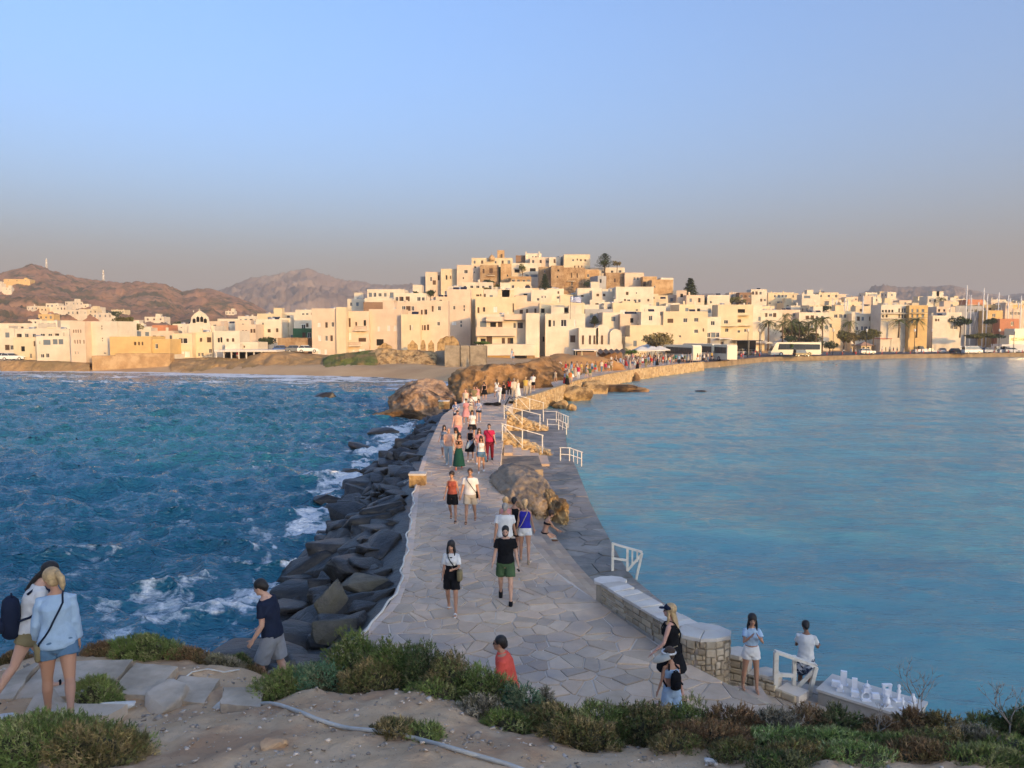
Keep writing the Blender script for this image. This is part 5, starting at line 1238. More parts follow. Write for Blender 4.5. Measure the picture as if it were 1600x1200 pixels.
m_bast = M('rough_render', (.30, .25, .18), (.38, .32, .24), scale=1.6, rough=.95, bump=.8, bscale=3, c3=(.22, .18, .13), scale3=.5, bdist=.1, world=True)
for a, b in ((695, 718.5), (720, 733), (735, 760)):
 A, B_ = at(a, 576, 140)-o, at(b, 576, 140)-o; zt = at(700, 540, 140).z-o.z; q = MB(); q.box(A.x, B_.x, 0, 1.6, -1.5, zt); q.build('wall_panel', m_bast, bst)
q = MB(); A, B_ = at(695, 576, 140)-o, at(760, 576, 140)-o; q.box(A.x, B_.x, .25, 6, -1.5, zt-.25); q.build('infill', m_bast, bst)
t = thing('stone_base_wall', 'long brown stone retaining wall under the ochre buildings', 'wall', at(144, 572, 147)); o = Vector(t.location); q = MB(); A, B_ = at(144, 572, 147)-o, at(266, 572, 147)-o
q.box(A.x, B_.x*.30, .02, 2, -1.2, at(150, 556, 147).z-o.z); q.box(B_.x*.30, B_.x, 0, 2, -1.2, at(150, 552.5, 147).z-o.z); q.build('wall', TN['o'], t)
pg = thing('pergola', 'white pergola of the beach restaurant with its flat roof on thin posts', 'pergola', at(338, 561, 149)); o = Vector(pg.location); L = (at(432, 561, 149)-o).x; H = at(338, 547, 149).z-o.z
q = MB(); q.box(-.3, L+.2, -.3, 5, H-.35, H); q.build('roof', m_wpaint, pg)
for k in range(9): q = MB(); x = L*k/8; q.box(x-.09, x+.09, 0, .18, -.3, H-.352); q.build('post', m_wpaint, pg)
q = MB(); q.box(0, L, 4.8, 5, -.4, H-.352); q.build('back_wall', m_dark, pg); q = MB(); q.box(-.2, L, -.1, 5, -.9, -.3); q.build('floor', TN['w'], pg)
for (a, b, yt, yb, lb) in ((590, 612, 536, 549, 'dark brown broken ruin wall on the golden rubble'), (637, 653, 532, 548, 'ruined ochre wall fragment left of the gap'), (657, 664, 531, 549, 'slim ochre ruin pillar'), (669, 678, 531, 549, 'small ochre ruin stub right of the pillar'), (683, 717, 524, 546, 'largest curved ochre ruin wall behind the bastion')):
 t = thing('ruin_wall', lb, 'ruin', at((a+b)/2, yb, 152), RD(rw.uniform(-10, 10)), 'ruined walls above the beach'); w_ = (b-a)*152/1200; h_ = (yb-yt)*152/1200; q = MB(); n = 7; vs = [];
 for k in range(n+1): f = k/n; hh = h_*(.55+.45*math.sin(math.pi*f)+rw.uniform(-.12, .05)); x = -w_/2+w_*f; vs += [(x, 0, -1.5), (x, .6, -1.5), (x, 0, hh), (x, .6, hh)]
 fs = []
 for k in range(n): b0 = 4*k; fs += [(b0, b0+4, b0+6, b0+2), (b0+2, b0+6, b0+7, b0+3), (b0+1, b0+3, b0+7, b0+5)]
 fs += [(0, 2, 3, 1), (4*n, 4*n+1, 4*n+3, 4*n+2)]; q.add(vs, fs); q.build('wall', m_ochre, t)
def box_thing(nm, lab, cat, x0, x1, yt, yb, d, dep, mat, part='wall', y_off=0, sink=.5):
 A, B_ = at(x0, yb, d), at(x1, yb, d); t = thing(nm, lab, cat, (A.x, A.y+y_off, A.z)); q = MB(); q.box(0, B_.x-A.x, 0, dep, -sink, at(x0, yt, d).z-A.z); q.build(part, mat, t); return t
t = box_thing('garden_wall', 'white terrace band in front of the balcony hotel above the garage', 'wall', 757, 836, 538, 552, 172, 5, TN['w'])
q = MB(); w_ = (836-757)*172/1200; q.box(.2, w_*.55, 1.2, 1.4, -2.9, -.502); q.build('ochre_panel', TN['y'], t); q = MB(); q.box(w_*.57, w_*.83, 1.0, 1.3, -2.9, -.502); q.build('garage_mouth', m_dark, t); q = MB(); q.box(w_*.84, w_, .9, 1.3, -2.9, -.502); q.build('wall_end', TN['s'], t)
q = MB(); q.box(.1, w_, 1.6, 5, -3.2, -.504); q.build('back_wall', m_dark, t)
chp = thing('vaulted_chapel', 'small white chapel with two rounded vault gables beside the waterfront house', 'chapel', at(905, 548, 172)); o = Vector(chp.location)
def vault(px0, px1, pyt, pyb, y0, dep, nm):
 A, B_ = at(px0, pyb, 172)-o, at(px1, pyb, 172)-o; zt = at(px0, pyt, 172).z-o.z; r = (B_.x-A.x)/2; cx = (A.x+B_.x)/2; q = MB(); n = 12; hb = zt-r*.85
 prof = [(A.x, -2.5), (B_.x, -2.5), (B_.x, hb)]+[(cx+r*math.cos(math.pi*k/n), hb+r*.85*math.sin(math.pi*k/n)) for k in range(1, n)]+[(A.x, hb)]; N = len(prof)
 q.add([(x, y0, z) for x, z in prof]+[(x, y0+dep, z) for x, z in prof], [tuple(range(N)), tuple(range(N, 2*N))[::-1]]+[(i, N+i, N+(i+1) % N, (i+1) % N) for i in range(N)]); q.build(nm, TN['w'], chp)
vault(932, 953, 507, 540, 1.0, 7, 'vault'); vault(953, 971.5, 514, 545, .4, 7, 'vault')
q = MB(); A, B_ = at(905, 548, 172)-o, at(972, 548, 172)-o; q.box(A.x, B_.x, -.6, -.3, -2.5, at(905, 538, 172).z-o.z); q.box(A.x, B_.x*.45, 1, 7, -2.5, at(905, 512, 172).z-o.z); q.build('front_wall', TN['w'], chp)
for a, b in ((910, 913), (921, 924), (928, 931), (940, 943)): A, B_ = at(a, 545, 172)-o, at(b, 545, 172)-o; q = MB(); q.box(A.x, B_.x, -.66, -.602, -1.6, 1.0) if False else q.box(A.x, B_.x, .9, .96, 1.2, 3.4); q.build('door', m_wood, chp)
ch = thing('church', 'white church with a three arched belfry gable and a small green dome', 'church', at(304, 522, 176)); o = Vector(ch.location)
def cx(px): return (at(px, 522, 176)-o).x
def cz(py): return at(304, py, 176).z-o.z
q = MB(); q.box(cx(280), cx(331), 1.6, 9, -6, cz(509)); q.build('nave', TN['w'], ch)
q = MB(); prof = [(cx(291), cz(520)), (cx(327), cz(520)), (cx(326), cz(508)), (cx(324), cz(503)), (cx(323), cz(496)), (cx(318), cz(490)), (cx(313), cz(487)), (cx(310), cz(485)), (cx(307), cz(487)), (cx(302), cz(490)), (cx(297), cz(496)), (cx(296), cz(503)), (cx(292), cz(509))]
N = len(prof); q.add([(x, .9, z) for x, z in prof]+[(x, 1.5, z) for x, z in prof], [tuple(range(N)), tuple(range(N, 2*N))[::-1]]+[(i, N+i, N+(i+1) % N, (i+1) % N) for i in range(N)]); q.build('belfry_gable', TN['w'], ch)
for k, px in enumerate((301.5, 307.5, 313.5, 319)):
 q = MB(); w_ = .35; z0 = cz(503 if k in (1, 2) else 504.5); z1 = cz(494 if k in (1, 2) else 497); pr = [(cx(px)-w_, z0), (cx(px)+w_, z0), (cx(px)+w_, z1-.3), (cx(px), z1), (cx(px)-w_, z1-.3)]; q.add([(x, .86, z) for x, z in pr], [(0, 1, 2, 3, 4)]); q.build('bell_arch', m_dark, ch)
q = MB(); q.lathe([(1.35, cz(500)), (1.35, cz(497)), (1.25, cz(494)), (.9, cz(490.5)), (.45, cz(488.5)), (.05, cz(487.5))], 14, (cx(295), 5.5, 0)); q.build('dome', M('green_dome', (.05, .22, .13), rough=.6), ch)
for px, py in ((295, 487.5), (309.5, 485)): q = MB(); q.bar((cx(px), 3.0 if px < 300 else 1.2, cz(py)), (cx(px), 3.0 if px < 300 else 1.2, cz(py-3)), .09); q.bar((cx(px)-.2, 3.0 if px < 300 else 1.2, cz(py-2)), (cx(px)+.2, 3.0 if px < 300 else 1.2, cz(py-2)), .08); q.build('cross', TN['w'], ch)
t = thing('chapel_dome', 'small pale dome on the summit church roof', 'dome', at(768.5, 405, 299)); q = MB(); q.lathe([(1.2, -.5), (1.2, .3), (1.1, .8), (.7, 1.35), (.3, 1.6), (.04, 1.7)], 12); q.bar((0, 0, 1.6), (0, 0, 2.6), .1); q.build('dome', TN['o'], t)
for px, lb in ((822, 'left tall thin white chimney on the summit house'), (842.5, 'right tall thin white chimney on the summit house')): g = at(px, 403, 297.5); t = thing('chimney_stack', lb, 'chimney', g); q = MB(); q.box(-.25, .25, 0, .5, -2, at(px, 393, 297.5).z-g.z); q.build('shaft', TN['w'], t)
for px, py, yt, lb in ((73, 423, 404, 'lattice radio mast beside the brown hill summit'), (162, 443, 422, 'lattice radio mast on the lower right shoulder of the brown hill')):
 g = at(px, py, 1240); t = thing('radio_mast', lb, 'mast', g); H = at(px, yt, 1240).z-g.z; q = MB(); w_ = 1.5
 for sx in (-1, 1):
  for sy in (-1, 1): q.bar((sx*w_, sy*w_, -4), (sx*.4, sy*.4, H), .35)
 n = 7
 for k in range(n):
  f = k/n; f2 = (k+1)/n; wa = w_+(.4-w_)*f; wb = w_+(.4-w_)*f2; q.bar((-wa, -wa, H*f), (wb, -wb, H*f2), .25); q.bar((wa, -wa, H*f), (-wb, -wb, H*f2), .25)
 q.build('lattice', m_wpaint, t); q = MB(); q.lathe([(1.0, 0), (1.0, 1.5)], 8, (0, 0, H*.8)); q.build('dish', m_wpaint, t)
fp = at(891, 492, 174); t = thing('flagpole', 'flagpole with the blue and white striped Greek flag over the waterfront house', 'flag', fp); H = at(891, 463, 174).z-fp.z
q = MB(); q.tube([(0, 0, -1), (0, 0, H)], .06, 6); q.build('pole', m_rail, t)
m_flagB = M('flag_blue', (.04, .12, .42), rough=.8); m_flagW = M('flag_white', (.8, .8, .8), rough=.8)
q = MB(); FW, FH = 2.4, 1.25; n = 14
def fy(x): return .16*math.sin(x*3.4)*min(1, x)
for r in range(9):
 for k in range(n):
  x0, x1 = .08+FW*k/n, .08+FW*(k+1)/n; z0, z1 = H-FH*(r+1)/9-.08*x0, H-FH*r/9-.08*x0; c = 0 if r % 2 == 0 else 1
  if r < 5 and (k+.5)/n < .37: c = 1 if (r == 2 or abs((k+.5)/n-.185) < .045) else 0
  q.add([(x0, fy(x0), z0), (x1, fy(x1), z0), (x1, fy(x1), z1), (x0, fy(x0), z1)], [(0, 1, 2, 3)], c)
q.build('flag_cloth', [m_flagB, m_flagW], t)
# ================================================================ VEHICLES
m_coach = M('cream_coach_paint', (.72, .66, .50), rough=.35, spec=.5)
m_tyre = M('rubber', (.02, .02, .02), rough=.9); m_rim = M('wheel_rim', (.45, .45, .45), rough=.4, metal=.5)
m_lampw = M('headlight_glass', (.7, .7, .68), rough=.15, spec=.6); m_lampr = M('tail_light', (.35, .02, .02), rough=.2)
CARP = {k: M(k+'_car_paint', c, rough=.3, spec=.5) for k, c in dict(white=(.74, .73, .70), black=(.02, .02, .022), silver=(.42, .43, .44), red=(.45, .03, .02), blue=(.05, .10, .25), grey=(.15, .16, .17)).items()}
def wheel(root, x, y, r, w=.22):
 q = MB(); n = 14; vs = []
 q.tube([(x, y-w/2, r), (x, y+w/2, r)], r, n, smooth=False); t = q.build('tyre', m_tyre)
 t.name = 'wheel'; t.parent = root
 q = MB(); q.tube([(x, y-w/2-.012, r), (x, y+w/2+.012, r)], r*.58, 10, smooth=False); q.build('rim', m_rim, t)
def profile_body(mb, prof, w, mi=0, inset=0.0):
 n = len(prof); vs = [(x, -w/2+(inset if z > 99 else 0), z) for x, z in prof]+[(x, w/2, z) for x, z in prof]
 mb.add(vs, [tuple(range(n)), tuple(range(n, 2*n))[::-1]]+[(i, n+i, n+(i+1) % n, (i+1) % n) for i in range(n)], mi)
def car(x, y, z, rz, label, paint='white', kind='hatch', group='cars parked along the waterfront', cat='car', nm='parked_car'):
 t = thing(nm, label, cat, (x, y, z), rz, group); q = MB()
 if kind == 'van': L, H, Wd = 5.0, 2.1, 1.85; low = [(-2.5, .35), (2.5, .35), (2.52, .9), (2.3, 1.15), (-2.5, 1.15)]; cab = [(-2.45, 1.15), (2.2, 1.15), (1.5, 1.95), (1.3, 2.08), (-2.4, 2.1)]
 elif kind == 'jeep': L, H, Wd = 4.0, 1.8, 1.75; low = [(-2, .4), (2, .4), (2.02, .75), (1.95, 1.02), (-2, 1.02)]; cab = [(-1.95, 1.02), (.85, 1.02), (.55, 1.68), (.4, 1.76), (-1.85, 1.76)]
 else: L, H, Wd = 4.1, 1.45, 1.7; low = [(-2.02, .3), (2.02, .3), (2.08, .6), (1.95, .82), (.95, .95), (-2.0, .98), (-2.08, .7)]; cab = [(-1.9, .96), (.98, .94), (.25, 1.40), (-.1, 1.46), (-1.3, 1.44)]
 profile_body(q, low, Wd); q.build('body', CARP[paint], t)
 q = MB(); n = len(cab); wb = Wd*.96; wt = Wd*.78; zs = [c[1] for c in cab]; z0, z1 = min(zs), max(zs)
 f = lambda zz: (wb+(wt-wb)*(zz-z0)/(z1-z0))/2
 q.add([(a, -f(b), b) for a, b in cab]+[(a, f(b), b) for a, b in cab], [tuple(range(n)), tuple(range(n, 2*n))[::-1]]+[(i, n+i, n+(i+1) % n, (i+1) % n) for i in range(n)]); cb = q.build('cabin', m_glass, t)
 q = MB(); tp = [p for p in cab if p[1] > z1-.12]; xs = [p[0] for p in tp]; q.box(min(xs)-.02, max(xs)+.02, -wt/2-.01, wt/2+.01, z1-.03, z1+.03)
 for xx in (cab[0][0]+.05, (min(xs)+max(xs))/2):
  for s in (-1, 1): q.bar((xx, s*(wb/2+.004), z0), (xx*.6+min(xs)*.4 if xx < 0 else xx, s*(wt/2+.004), z1), .07, .03)
 q.build('roof', CARP[paint], cb)
 for xx in (-L*.31, L*.31):
  for s in (-1, 1): wheel(t, xx, s*(Wd/2-.1), .33)
 for s in (-1, 1):
  q = MB(); q.box(2.0 if kind != 'van' else 2.46, 2.06 if kind != 'van' else 2.54, s*.62-.16, s*.62+.16, .62, .78); q.build('headlight', m_lampw, t)
  q = MB(); q.box(-2.1 if kind != 'van' else -2.53, -2.0 if kind != 'van' else -2.46, s*.66-.12, s*.66+.12, .7, .88); q.build('tail_light', m_lampr, t)
 return t
def coach(px0, px1, pyb, d, label, rz=0, front=-1, H=3.5, L=None):
 a, b = at(px0, pyb, d), at(px1, pyb, d); L = L or (b.x-a.x); c = (a+b)/2; c.z = town_h(c.x, c.y)+.14 if d < 400 else c.z
 t = thing('coach', label, 'coach', c, rz, 'coaches by the harbour'); h = L/2
 pr = [(-h+.1, .35), (h, .35), (h, H-.35), (h-.25, H), (-h+1.7, H), (-h+1.25, H-.15), (-h+.35, 1.5), (-h+.02, 1.0)]
 if front > 0: pr = [(-x, z) for x, z in pr][::-1]
 q = MB(); profile_body(q, pr, 2.5); q.build('body', m_coach, t)
 q = MB(); s = 1 if front < 0 else -1
 w = [(-h+1.75, 1.62), (h-.35, 1.62), (h-.35, H-.55), (-h+2.05, H-.40)]
 w = [(x*s, z) for x, z in w]
 for sd in (-1, 1): q.add([(x, sd*1.256, z) for x, z in w], [(0, 1, 2, 3)])
 q.build('side_windows', m_glass, t)
 for k in range(6): q = MB(); x = (-h+2.3+(L-3)*k/6)*s; q.box(x-.04, x+.04, -1.27, -1.258, 1.62, H-.5); q.build('window_pillar', m_rail, t)
 q = MB(); ws = [(-h+.22, 1.35), (-h+1.28, H-.3)]; q.add([((ws[0][0]-.03)*s, -1.1, ws[0][1]), ((ws[0][0]-.03)*s, 1.1, ws[0][1]), ((ws[1][0]-.05)*s, 1.1, ws[1][1]), ((ws[1][0]-.05)*s, -1.1, ws[1][1])], [(0, 1, 2, 3)]); q.build('windscreen', m_glass, t)
 for xx in (-h+2.6, h-3.0):
  for sd in (-1, 1): wheel(t, xx*s, sd*1.12, .5, .28)
 return t
coach(1202, 1280, 556, 197, 'long cream coach parked side on in front of the palm grove', front=-1)
c_ = coach(1050, 1075, 560, 163, 'coach half hidden behind the crowd, leftmost of the parked coaches', RD(-58), front=-1, L=10)
c_ = coach(1078, 1108, 560, 172, 'grey green coach behind the canopy tables, second of the parked coaches', RD(-62), front=-1, L=11)
c_ = coach(1108, 1132, 560, 168, 'cream coach nosing towards the bay, rightmost of the three parked together', RD(-70), front=-1, L=11)
def gcar(px, py, d, rz, lab, paint, kind='hatch', **k):
 g = at(px, py, d); return car(g.x, g.y, max(town_h(g.x, g.y), 1.05)+.13, rz, lab, paint, kind, **k)
gcar(1253, 557, 190, .1, 'black open topped jeep on the coast road in front of the long coach', 'black', 'jeep')
gcar(1355, 548, 212, 0.05, 'white car parked beside the tiled roof kiosk', 'white')
gcar(1519, 544, 215, 0.0, 'white minibus on the quay before the moored boats', 'white', 'van', cat='minibus')
gcar(1494, 543, 217, .5, 'dark car just behind the white minibus', 'black')
gcar(1472, 543, 220, 1.2, 'silver car left of the dark one near the quay boats', 'silver')
gcar(1155, 546, 205, 2.2, 'small white car under the shelter left of the long coach', 'white')
gcar(1172, 549, 203, 1.9, 'grey car beside the shelter posts', 'grey')
gcar(1545, 541, 222, .2, 'silver car right of the white minibus', 'silver')
gcar(1583, 543, 225, -.3, 'white car near the ferry bow', 'white')
for px, lab, p in ((443, 'dark blue car, leftmost of the three parked above the earth bank', 'blue'), (463, 'grey car in the middle of the three parked above the earth bank', 'grey'), (481, 'white car beside the pink white hotel above the earth bank', 'white')):
 g = at(px, 551, 155); car(g.x, g.y, g.z, .25, lab, p)
for px, lab, p in ((8, 'dark car among the shops at the far left edge', 'black'), (20, 'white car by the low bank at the far left', 'white')): g = at(px, 563, 154); car(g.x, g.y, g.z, .4, lab, p)
# ================================================================ STREET FURNITURE
m_canvas = M('white_canvas', (.70, .66, .58), rough=.9, scale=3); m_canvb = M('brown_canvas', (.30, .18, .10), (.24, .14, .08), scale=1, rough=.9); m_post = M('grey_post', (.35, .33, .30), rough=.6)
def umbrella(px, py, d, w, h, lab, mat=None, group='café umbrellas'):
 g = at(px, py, d); g.z = max(town_h(g.x, g.y), 1.05)+.3; t = thing('parasol', lab, 'parasol', g, hr.uniform(0, .6), group); q = MB(); q.tube([(0, 0, 0), (0, 0, h)], .05, 6); q.build('pole', m_post, t)
 q = MB(); r = w/2; q.add([(-r, -r, h-.55), (r, -r, h-.55), (r, r, h-.55), (-r, r, h-.55), (0, 0, h+.25), (-r, -r, h-.75), (r, -r, h-.75), (r, r, h-.75), (-r, r, h-.75)], [(0, 1, 4), (1, 2, 4), (2, 3, 4), (3, 0, 4), (5, 6, 1, 0), (6, 7, 2, 1), (7, 8, 3, 2), (8, 5, 0, 3)]); q.build('canopy', mat or m_canvas, t)
for k, (px, d, w, lab) in enumerate([(1003, 158, 3.6, 'white square parasol, first right of the small round tree'), (1018, 160, 4.2, 'wide white parasol in the middle of the row under the big tree'), (1031, 163, 3.6, 'white parasol just left of the parked coaches'), (1220, 232, 3.2, 'pale parasol left of the bus stop poles'), (1195, 225, 3.4, 'pale grey parasol beside the bus shelter'),
  (1395, 250, 3.4, 'white parasol leftmost on the marina terrace'), (1410, 246, 3.4, 'white parasol on the marina terrace beside red awnings'), (1428, 248, 3.8, 'broad white parasol on the marina terrace, in the middle'), (1446, 244, 3.4, 'white parasol rightmost on the marina terrace'), (1012, 172, 3.4, 'white parasol farther back behind the wide one')]):
 umbrella(px, 556, d, w, 2.9, lab)
def canopy(px0, px1, pyt, pyb, d, dep, lab, mat, back=True, zig=False, yaw=0):
 A, B_ = at(px0, pyb, d), at(px1, pyb, d); z0 = max(town_h(A.x, A.y+.5), 1.2)+.1; t = thing('canopy', lab, 'canopy', (A.x, A.y, z0), yaw); W_ = B_.x-A.x; H = at(px0, pyt, d).z-z0; q = MB()
 if zig:
  n = 10; vs = []; fs = []
  for k in range(n+1): x = W_*k/n; z = H-(.35 if k % 2 else 0); vs += [(x, 0, z), (x, dep, z+.5)]
  for k in range(n): fs.append((2*k, 2*k+2, 2*k+3, 2*k+1))
  q.add(vs, fs)
 else: q.box(-.2, W_+.2, -.3, dep, H-.12, H+.05)
 q.build('roof', mat, t)
 n = max(2, int(W_/3)+1)
 for k in range(n): q = MB(); x = W_*k/(n-1); q.box(x-.06, x+.06, -.06, .06, 0, H-.125-(.35 if zig else 0)); q.build('post', m_post, t)
 if back: q = MB(); q.box(0, W_, dep-.2, dep-.05, 0, H-.125); q.build('back_screen', m_dark if not zig else m_canvb, t)
 return t
t = canopy(899, 932, 547, 577, 128, 4, 'flat white café canopy with a brown roll-down screen on its front', m_canvas); q = MB(); q.box(.3, (932-899)*128/1200-.1, -.18, -.12, .9, 2.9); q.build('roll_screen', m_canvb, t)
canopy(934, 978, 550, 574, 138, 5, 'long café canopy with a scalloped brown striped roof', m_canvb, zig=True)
canopy(1150, 1190, 532, 550, 200, 5, 'dark flat roofed bus shelter with grey posts', M('dark_roof', (.05, .05, .055), rough=.6))
canopy(1124, 1142, 529, 548, 190, 4, 'slanted white shop awning behind the coaches', m_canvas, back=True)
canopy(1375, 1392, 529, 541, 235, 4, 'red café awning at the marina, left one', M('red_canvas', (.45, .04, .03), rough=.9)); canopy(1398, 1412, 530, 541, 238, 4, 'red café awning at the marina, right one', M('red_canvas', (.45, .04, .03)))
canopy(1340, 1374, 538, 546, 238, 5, 'long white marina terrace roof left of the red awnings', m_canvas); canopy(1414, 1445, 536, 545, 240, 5, 'long white marina terrace roof under the yellow hotel', m_canvas)
g = at(909, 577, 124); t = thing('closed_parasol', 'closed pale yellow parasol standing by the café screen', 'parasol', (g.x, g.y, 1.5)); q = MB(); q.tube([(0, 0, 0), (0, 0, .9)], .05, 6); q.build('pole', m_post, t); q = MB(); q.lathe([(.12, .9), (.26, 1.1), (.2, 2.2), (.05, 2.9)], 8); q.build('canopy', M('yellow_canvas', (.62, .50, .26), rough=.9), t)
g = at(1350, 543, 216); t = thing('kiosk', 'small square kiosk with a tiled pyramid roof on the quay', 'kiosk', (g.x, g.y, 1.15)); q = MB(); q.box(-1.4, 1.4, -1.4, 1.4, 0, 2.3); q.build('wall', TN['c'], t); q = MB(); q.add([(-2, -2, 2.3), (2, -2, 2.3), (2, 2, 2.3), (-2, 2, 2.3), (0, 0, 3.4)], [(0, 1, 4), (1, 2, 4), (2, 3, 4), (3, 0, 4), (3, 2, 1, 0)]); q.build('roof', M('roof_tiles', (.42, .25, .16), (.34, .2, .13), scale=6, rough=.9), t)
for s in (-.8, .5): q = MB(); q.box(s-.25, s+.35, -1.42, -1.402, .7, 1.9); q.build('window', m_dark, t)
m_redp = M('red_paint', (.55, .06, .04), rough=.5)
LPX = [(1301, 'the long coach'), (1428, 'the marina terrace'), (1455, 'the yellow hotel'), (1560, 'the white minibus'), (1583, 'the ferry'), (1168, 'the bus shelter'), (1186, 'the parasols left of the coach'), (1353, 'the kiosk')]
proto = None
for px, wh in LPX:
 g = at(px, 560, 205 if px > 1290 else 192); sy = shoreY(g.x)+4; g = Vector((g.x*sy/g.y, sy, 1.17));
 if proto is None:
  proto = thing('street_lamp', 'x', 'street lamp', g, 0, 'lamp posts along the quay'); q = MB(); q.tube([(0, 0, 0), (0, 0, 6.2)], [.09, .06], 6); q.build('post', m_rail, proto); q = MB(); q.lathe([(.05, 6.1), (.24, 6.3), (.28, 6.7), (.1, 6.95)], 8); q.build('lantern', m_canvas, proto); o = proto
 else: o = copy_tree(proto)
 o.location = g; o['label'] = f'dark street lamp on the quay in front of {wh}'
proto = None; BPX = [1187, 1210, 1228, 1246, 1268, 1292, 1316, 1337, 1358, 1378, 1400, 1422, 1443, 1465, 1487, 1509, 1531, 1553, 1575, 1597]
near_ = {1187: 'left of the long coach', 1210: 'before the front wheel of the long coach', 1228: 'left of the black jeep', 1246: 'beside the black jeep', 1268: 'right of the black jeep', 1292: 'past the tail of the long coach', 1316: 'below the bushy trees', 1337: 'left of the kiosk', 1358: 'in front of the kiosk car', 1378: 'below the left red awning', 1400: 'below the right red awning', 1422: 'below the grey hotel edge', 1443: 'below the yellow hotel', 1465: 'left of the silver car', 1487: 'by the dark car', 1509: 'left of the minibus', 1531: 'right of the minibus', 1553: 'below the moored yachts', 1575: 'left of the ferry bow', 1597: 'at the right picture edge'}
for px in BPX:
 g = at(px, 558, 210); sy = shoreY(g.x)+1.6; g = Vector((g.x*sy/g.y, sy, 1.17))
 if proto is None:
  proto = thing('bollard', 'x', 'bollard', g, 0, 'red and white bollards along the quay rim'); q = MB(); q.tube([(0, 0, 0), (0, 0, .75)], .10, 6); q.build('post', m_redp, proto); q = MB(); q.tube([(0, 0, .755), (0, 0, 1.0)], .10, 6); q.build('band', m_wpaint, proto); o = proto
 else: o = copy_tree(proto)
 o.location = g; o['label'] = f'red and white bollard on the quay rim {near_[px]}'
# ================================================================ TREES
m_bark = M('bark', (.12, .08, .05), (.18, .13, .09), scale=6, rough=.95, bump=.6, bscale=12)
def leafmat(nm, a, b): return M(nm, a, b, scale=.9, rough=.7, tint=True, spec=.2)
LM = dict(olive=leafmat('olive_leaves', (.12, .12, .035), (.17, .15, .05)), dark=leafmat('dark_leaves', (.035, .06, .025), (.055, .08, .03)), palm=leafmat('palm_fronds', (.10, .13, .035), (.16, .17, .05)), pine=leafmat('pine_needles', (.040, .060, .028), (.065, .085, .035)), tam=leafmat('tamarisk_leaves', (.20, .16, .06), (.26, .20, .08)), green=leafmat('bright_leaves', (.07, .13, .03), (.10, .17, .04)))
tr = np.random.RandomState(3)
def leaf_cloud(C, R, n, size, clumps=10):
 """many small leaf faces gathered in clumps through an uneven crown"""
 cc = tr.randn(clumps, 3); cc /= np.linalg.norm(cc, axis=1)[:, None]; cc *= tr.uniform(.35, .8, (clumps, 1)); cc[:, 2] = cc[:, 2]*.8; cr = tr.uniform(.28, .5, clumps)
 k = tr.randint(0, clumps, n); d = tr.randn(n, 3); d /= np.linalg.norm(d, axis=1)[:, None]; p = cc[k]+d*cr[k][:, None]*tr.uniform(.5, 1.0, (n, 1)); p = p*np.array(R)+np.array(C)
 a = tr.randn(n, 3); a /= np.linalg.norm(a, axis=1)[:, None]; b = np.cross(a, tr.randn(n, 3)); b /= np.linalg.norm(b, axis=1)[:, None]+1e-9
 s = size*tr.uniform(.6, 1.4, (n, 1)); V = np.stack([p-a*s, p+b*s*.5, p+a*s, p-b*s*.5], 1).reshape(-1, 3)
 F = np.arange(4*n).reshape(n, 4); t = tr.uniform(.6, 1.25, (clumps,))[k]*tr.uniform(.8, 1.2, n); col = np.repeat(t, 4)[:, None]*np.array([[1, 1, 1]]); return V, F, col
def tree(px, pyt, pyb, d, w, mat, label, cat='tree', nm='tree', trunk=.35, n=500, size=.28, clumps=12, group=None, tz=None):
 b = at(px, pyb, d); zt = at(px, pyt, d).z; b.z = min(b.z, zt-1); H = zt-b.z; t = thing(nm, label, cat, b, 0, group)
 q = MB(); q.tube([(0, 0, -1.5), (w*.02, 0, H*.3), (-w*.02, 0, H*.7)], [H*.035+.05, H*.025+.04, .04], 6)
 for k in range(5): g = tr.uniform(0, 6.28); q.tube([(0, 0, H*.3), (math.cos(g)*w*.2, math.sin(g)*w*.2, H*.55), (math.cos(g)*w*.36, math.sin(g)*w*.36, H*.75)], [H*.015+.03, .04, .02], 4)
 q.build('trunk', m_bark, t); hc = H*(1-trunk)/2
 V, F, c = leaf_cloud((0, 0, H-hc), (w/2, w/2*.8, hc*1.02), n, size, clumps); linkmesh('crown', npmesh('crown', V, F, LM[mat], col=c), t); return t
def pine(px, pyt, pyb, d, w, label, tiers=16, flat=False):
 b = at(px, pyb, d); H = at(px, pyt, d).z-b.z; t = thing('norfolk_pine', label, 'pine tree', b); q = MB(); q.tube([(0, 0, -2), (0, 0, H)], [.3, .04], 6); q.build('trunk', m_bark, t)
 V = []; F = []; C = []
 for k in range(tiers):
  f = k/(tiers-1); z = H*(.12+.86*f); r = w/2*(1-f)**(.55 if flat else .8)*tr.uniform(.85, 1.1)+.15; nb = 7
  for j in range(nb):
   g = j*6.283/nb+k*.5+tr.uniform(-.2, .2); rr_ = r*tr.uniform(.8, 1.1)
   for m_ in range(9):
    u = (m_+.6)/9; x, y, zz = math.cos(g)*rr_*u, math.sin(g)*rr_*u, z+rr_*.16*u*u; s = H*.018+.1
    for q_ in range(4):
     dx, dy, dz = tr.randn(3)*s*.8; px_, py_, pz_ = x+dx, y+dy, zz+dz*.5; a = tr.randn(3)*s; e = tr.randn(3)*s*.45; o = len(V)
     V += [(px_-a[0], py_-a[1], pz_-a[2]*.4), (px_+e[0], py_+e[1], pz_+e[2]*.4), (px_+a[0], py_+a[1], pz_+a[2]*.4), (px_-e[0], py_-e[1], pz_-e[2]*.4)]; F.append((o, o+1, o+2, o+3)); C += [[tr.uniform(.6, 1.3)]*3]*4
 linkmesh('crown', npmesh('crown', V, F, LM['pine'], col=np.array(C)), t); return t
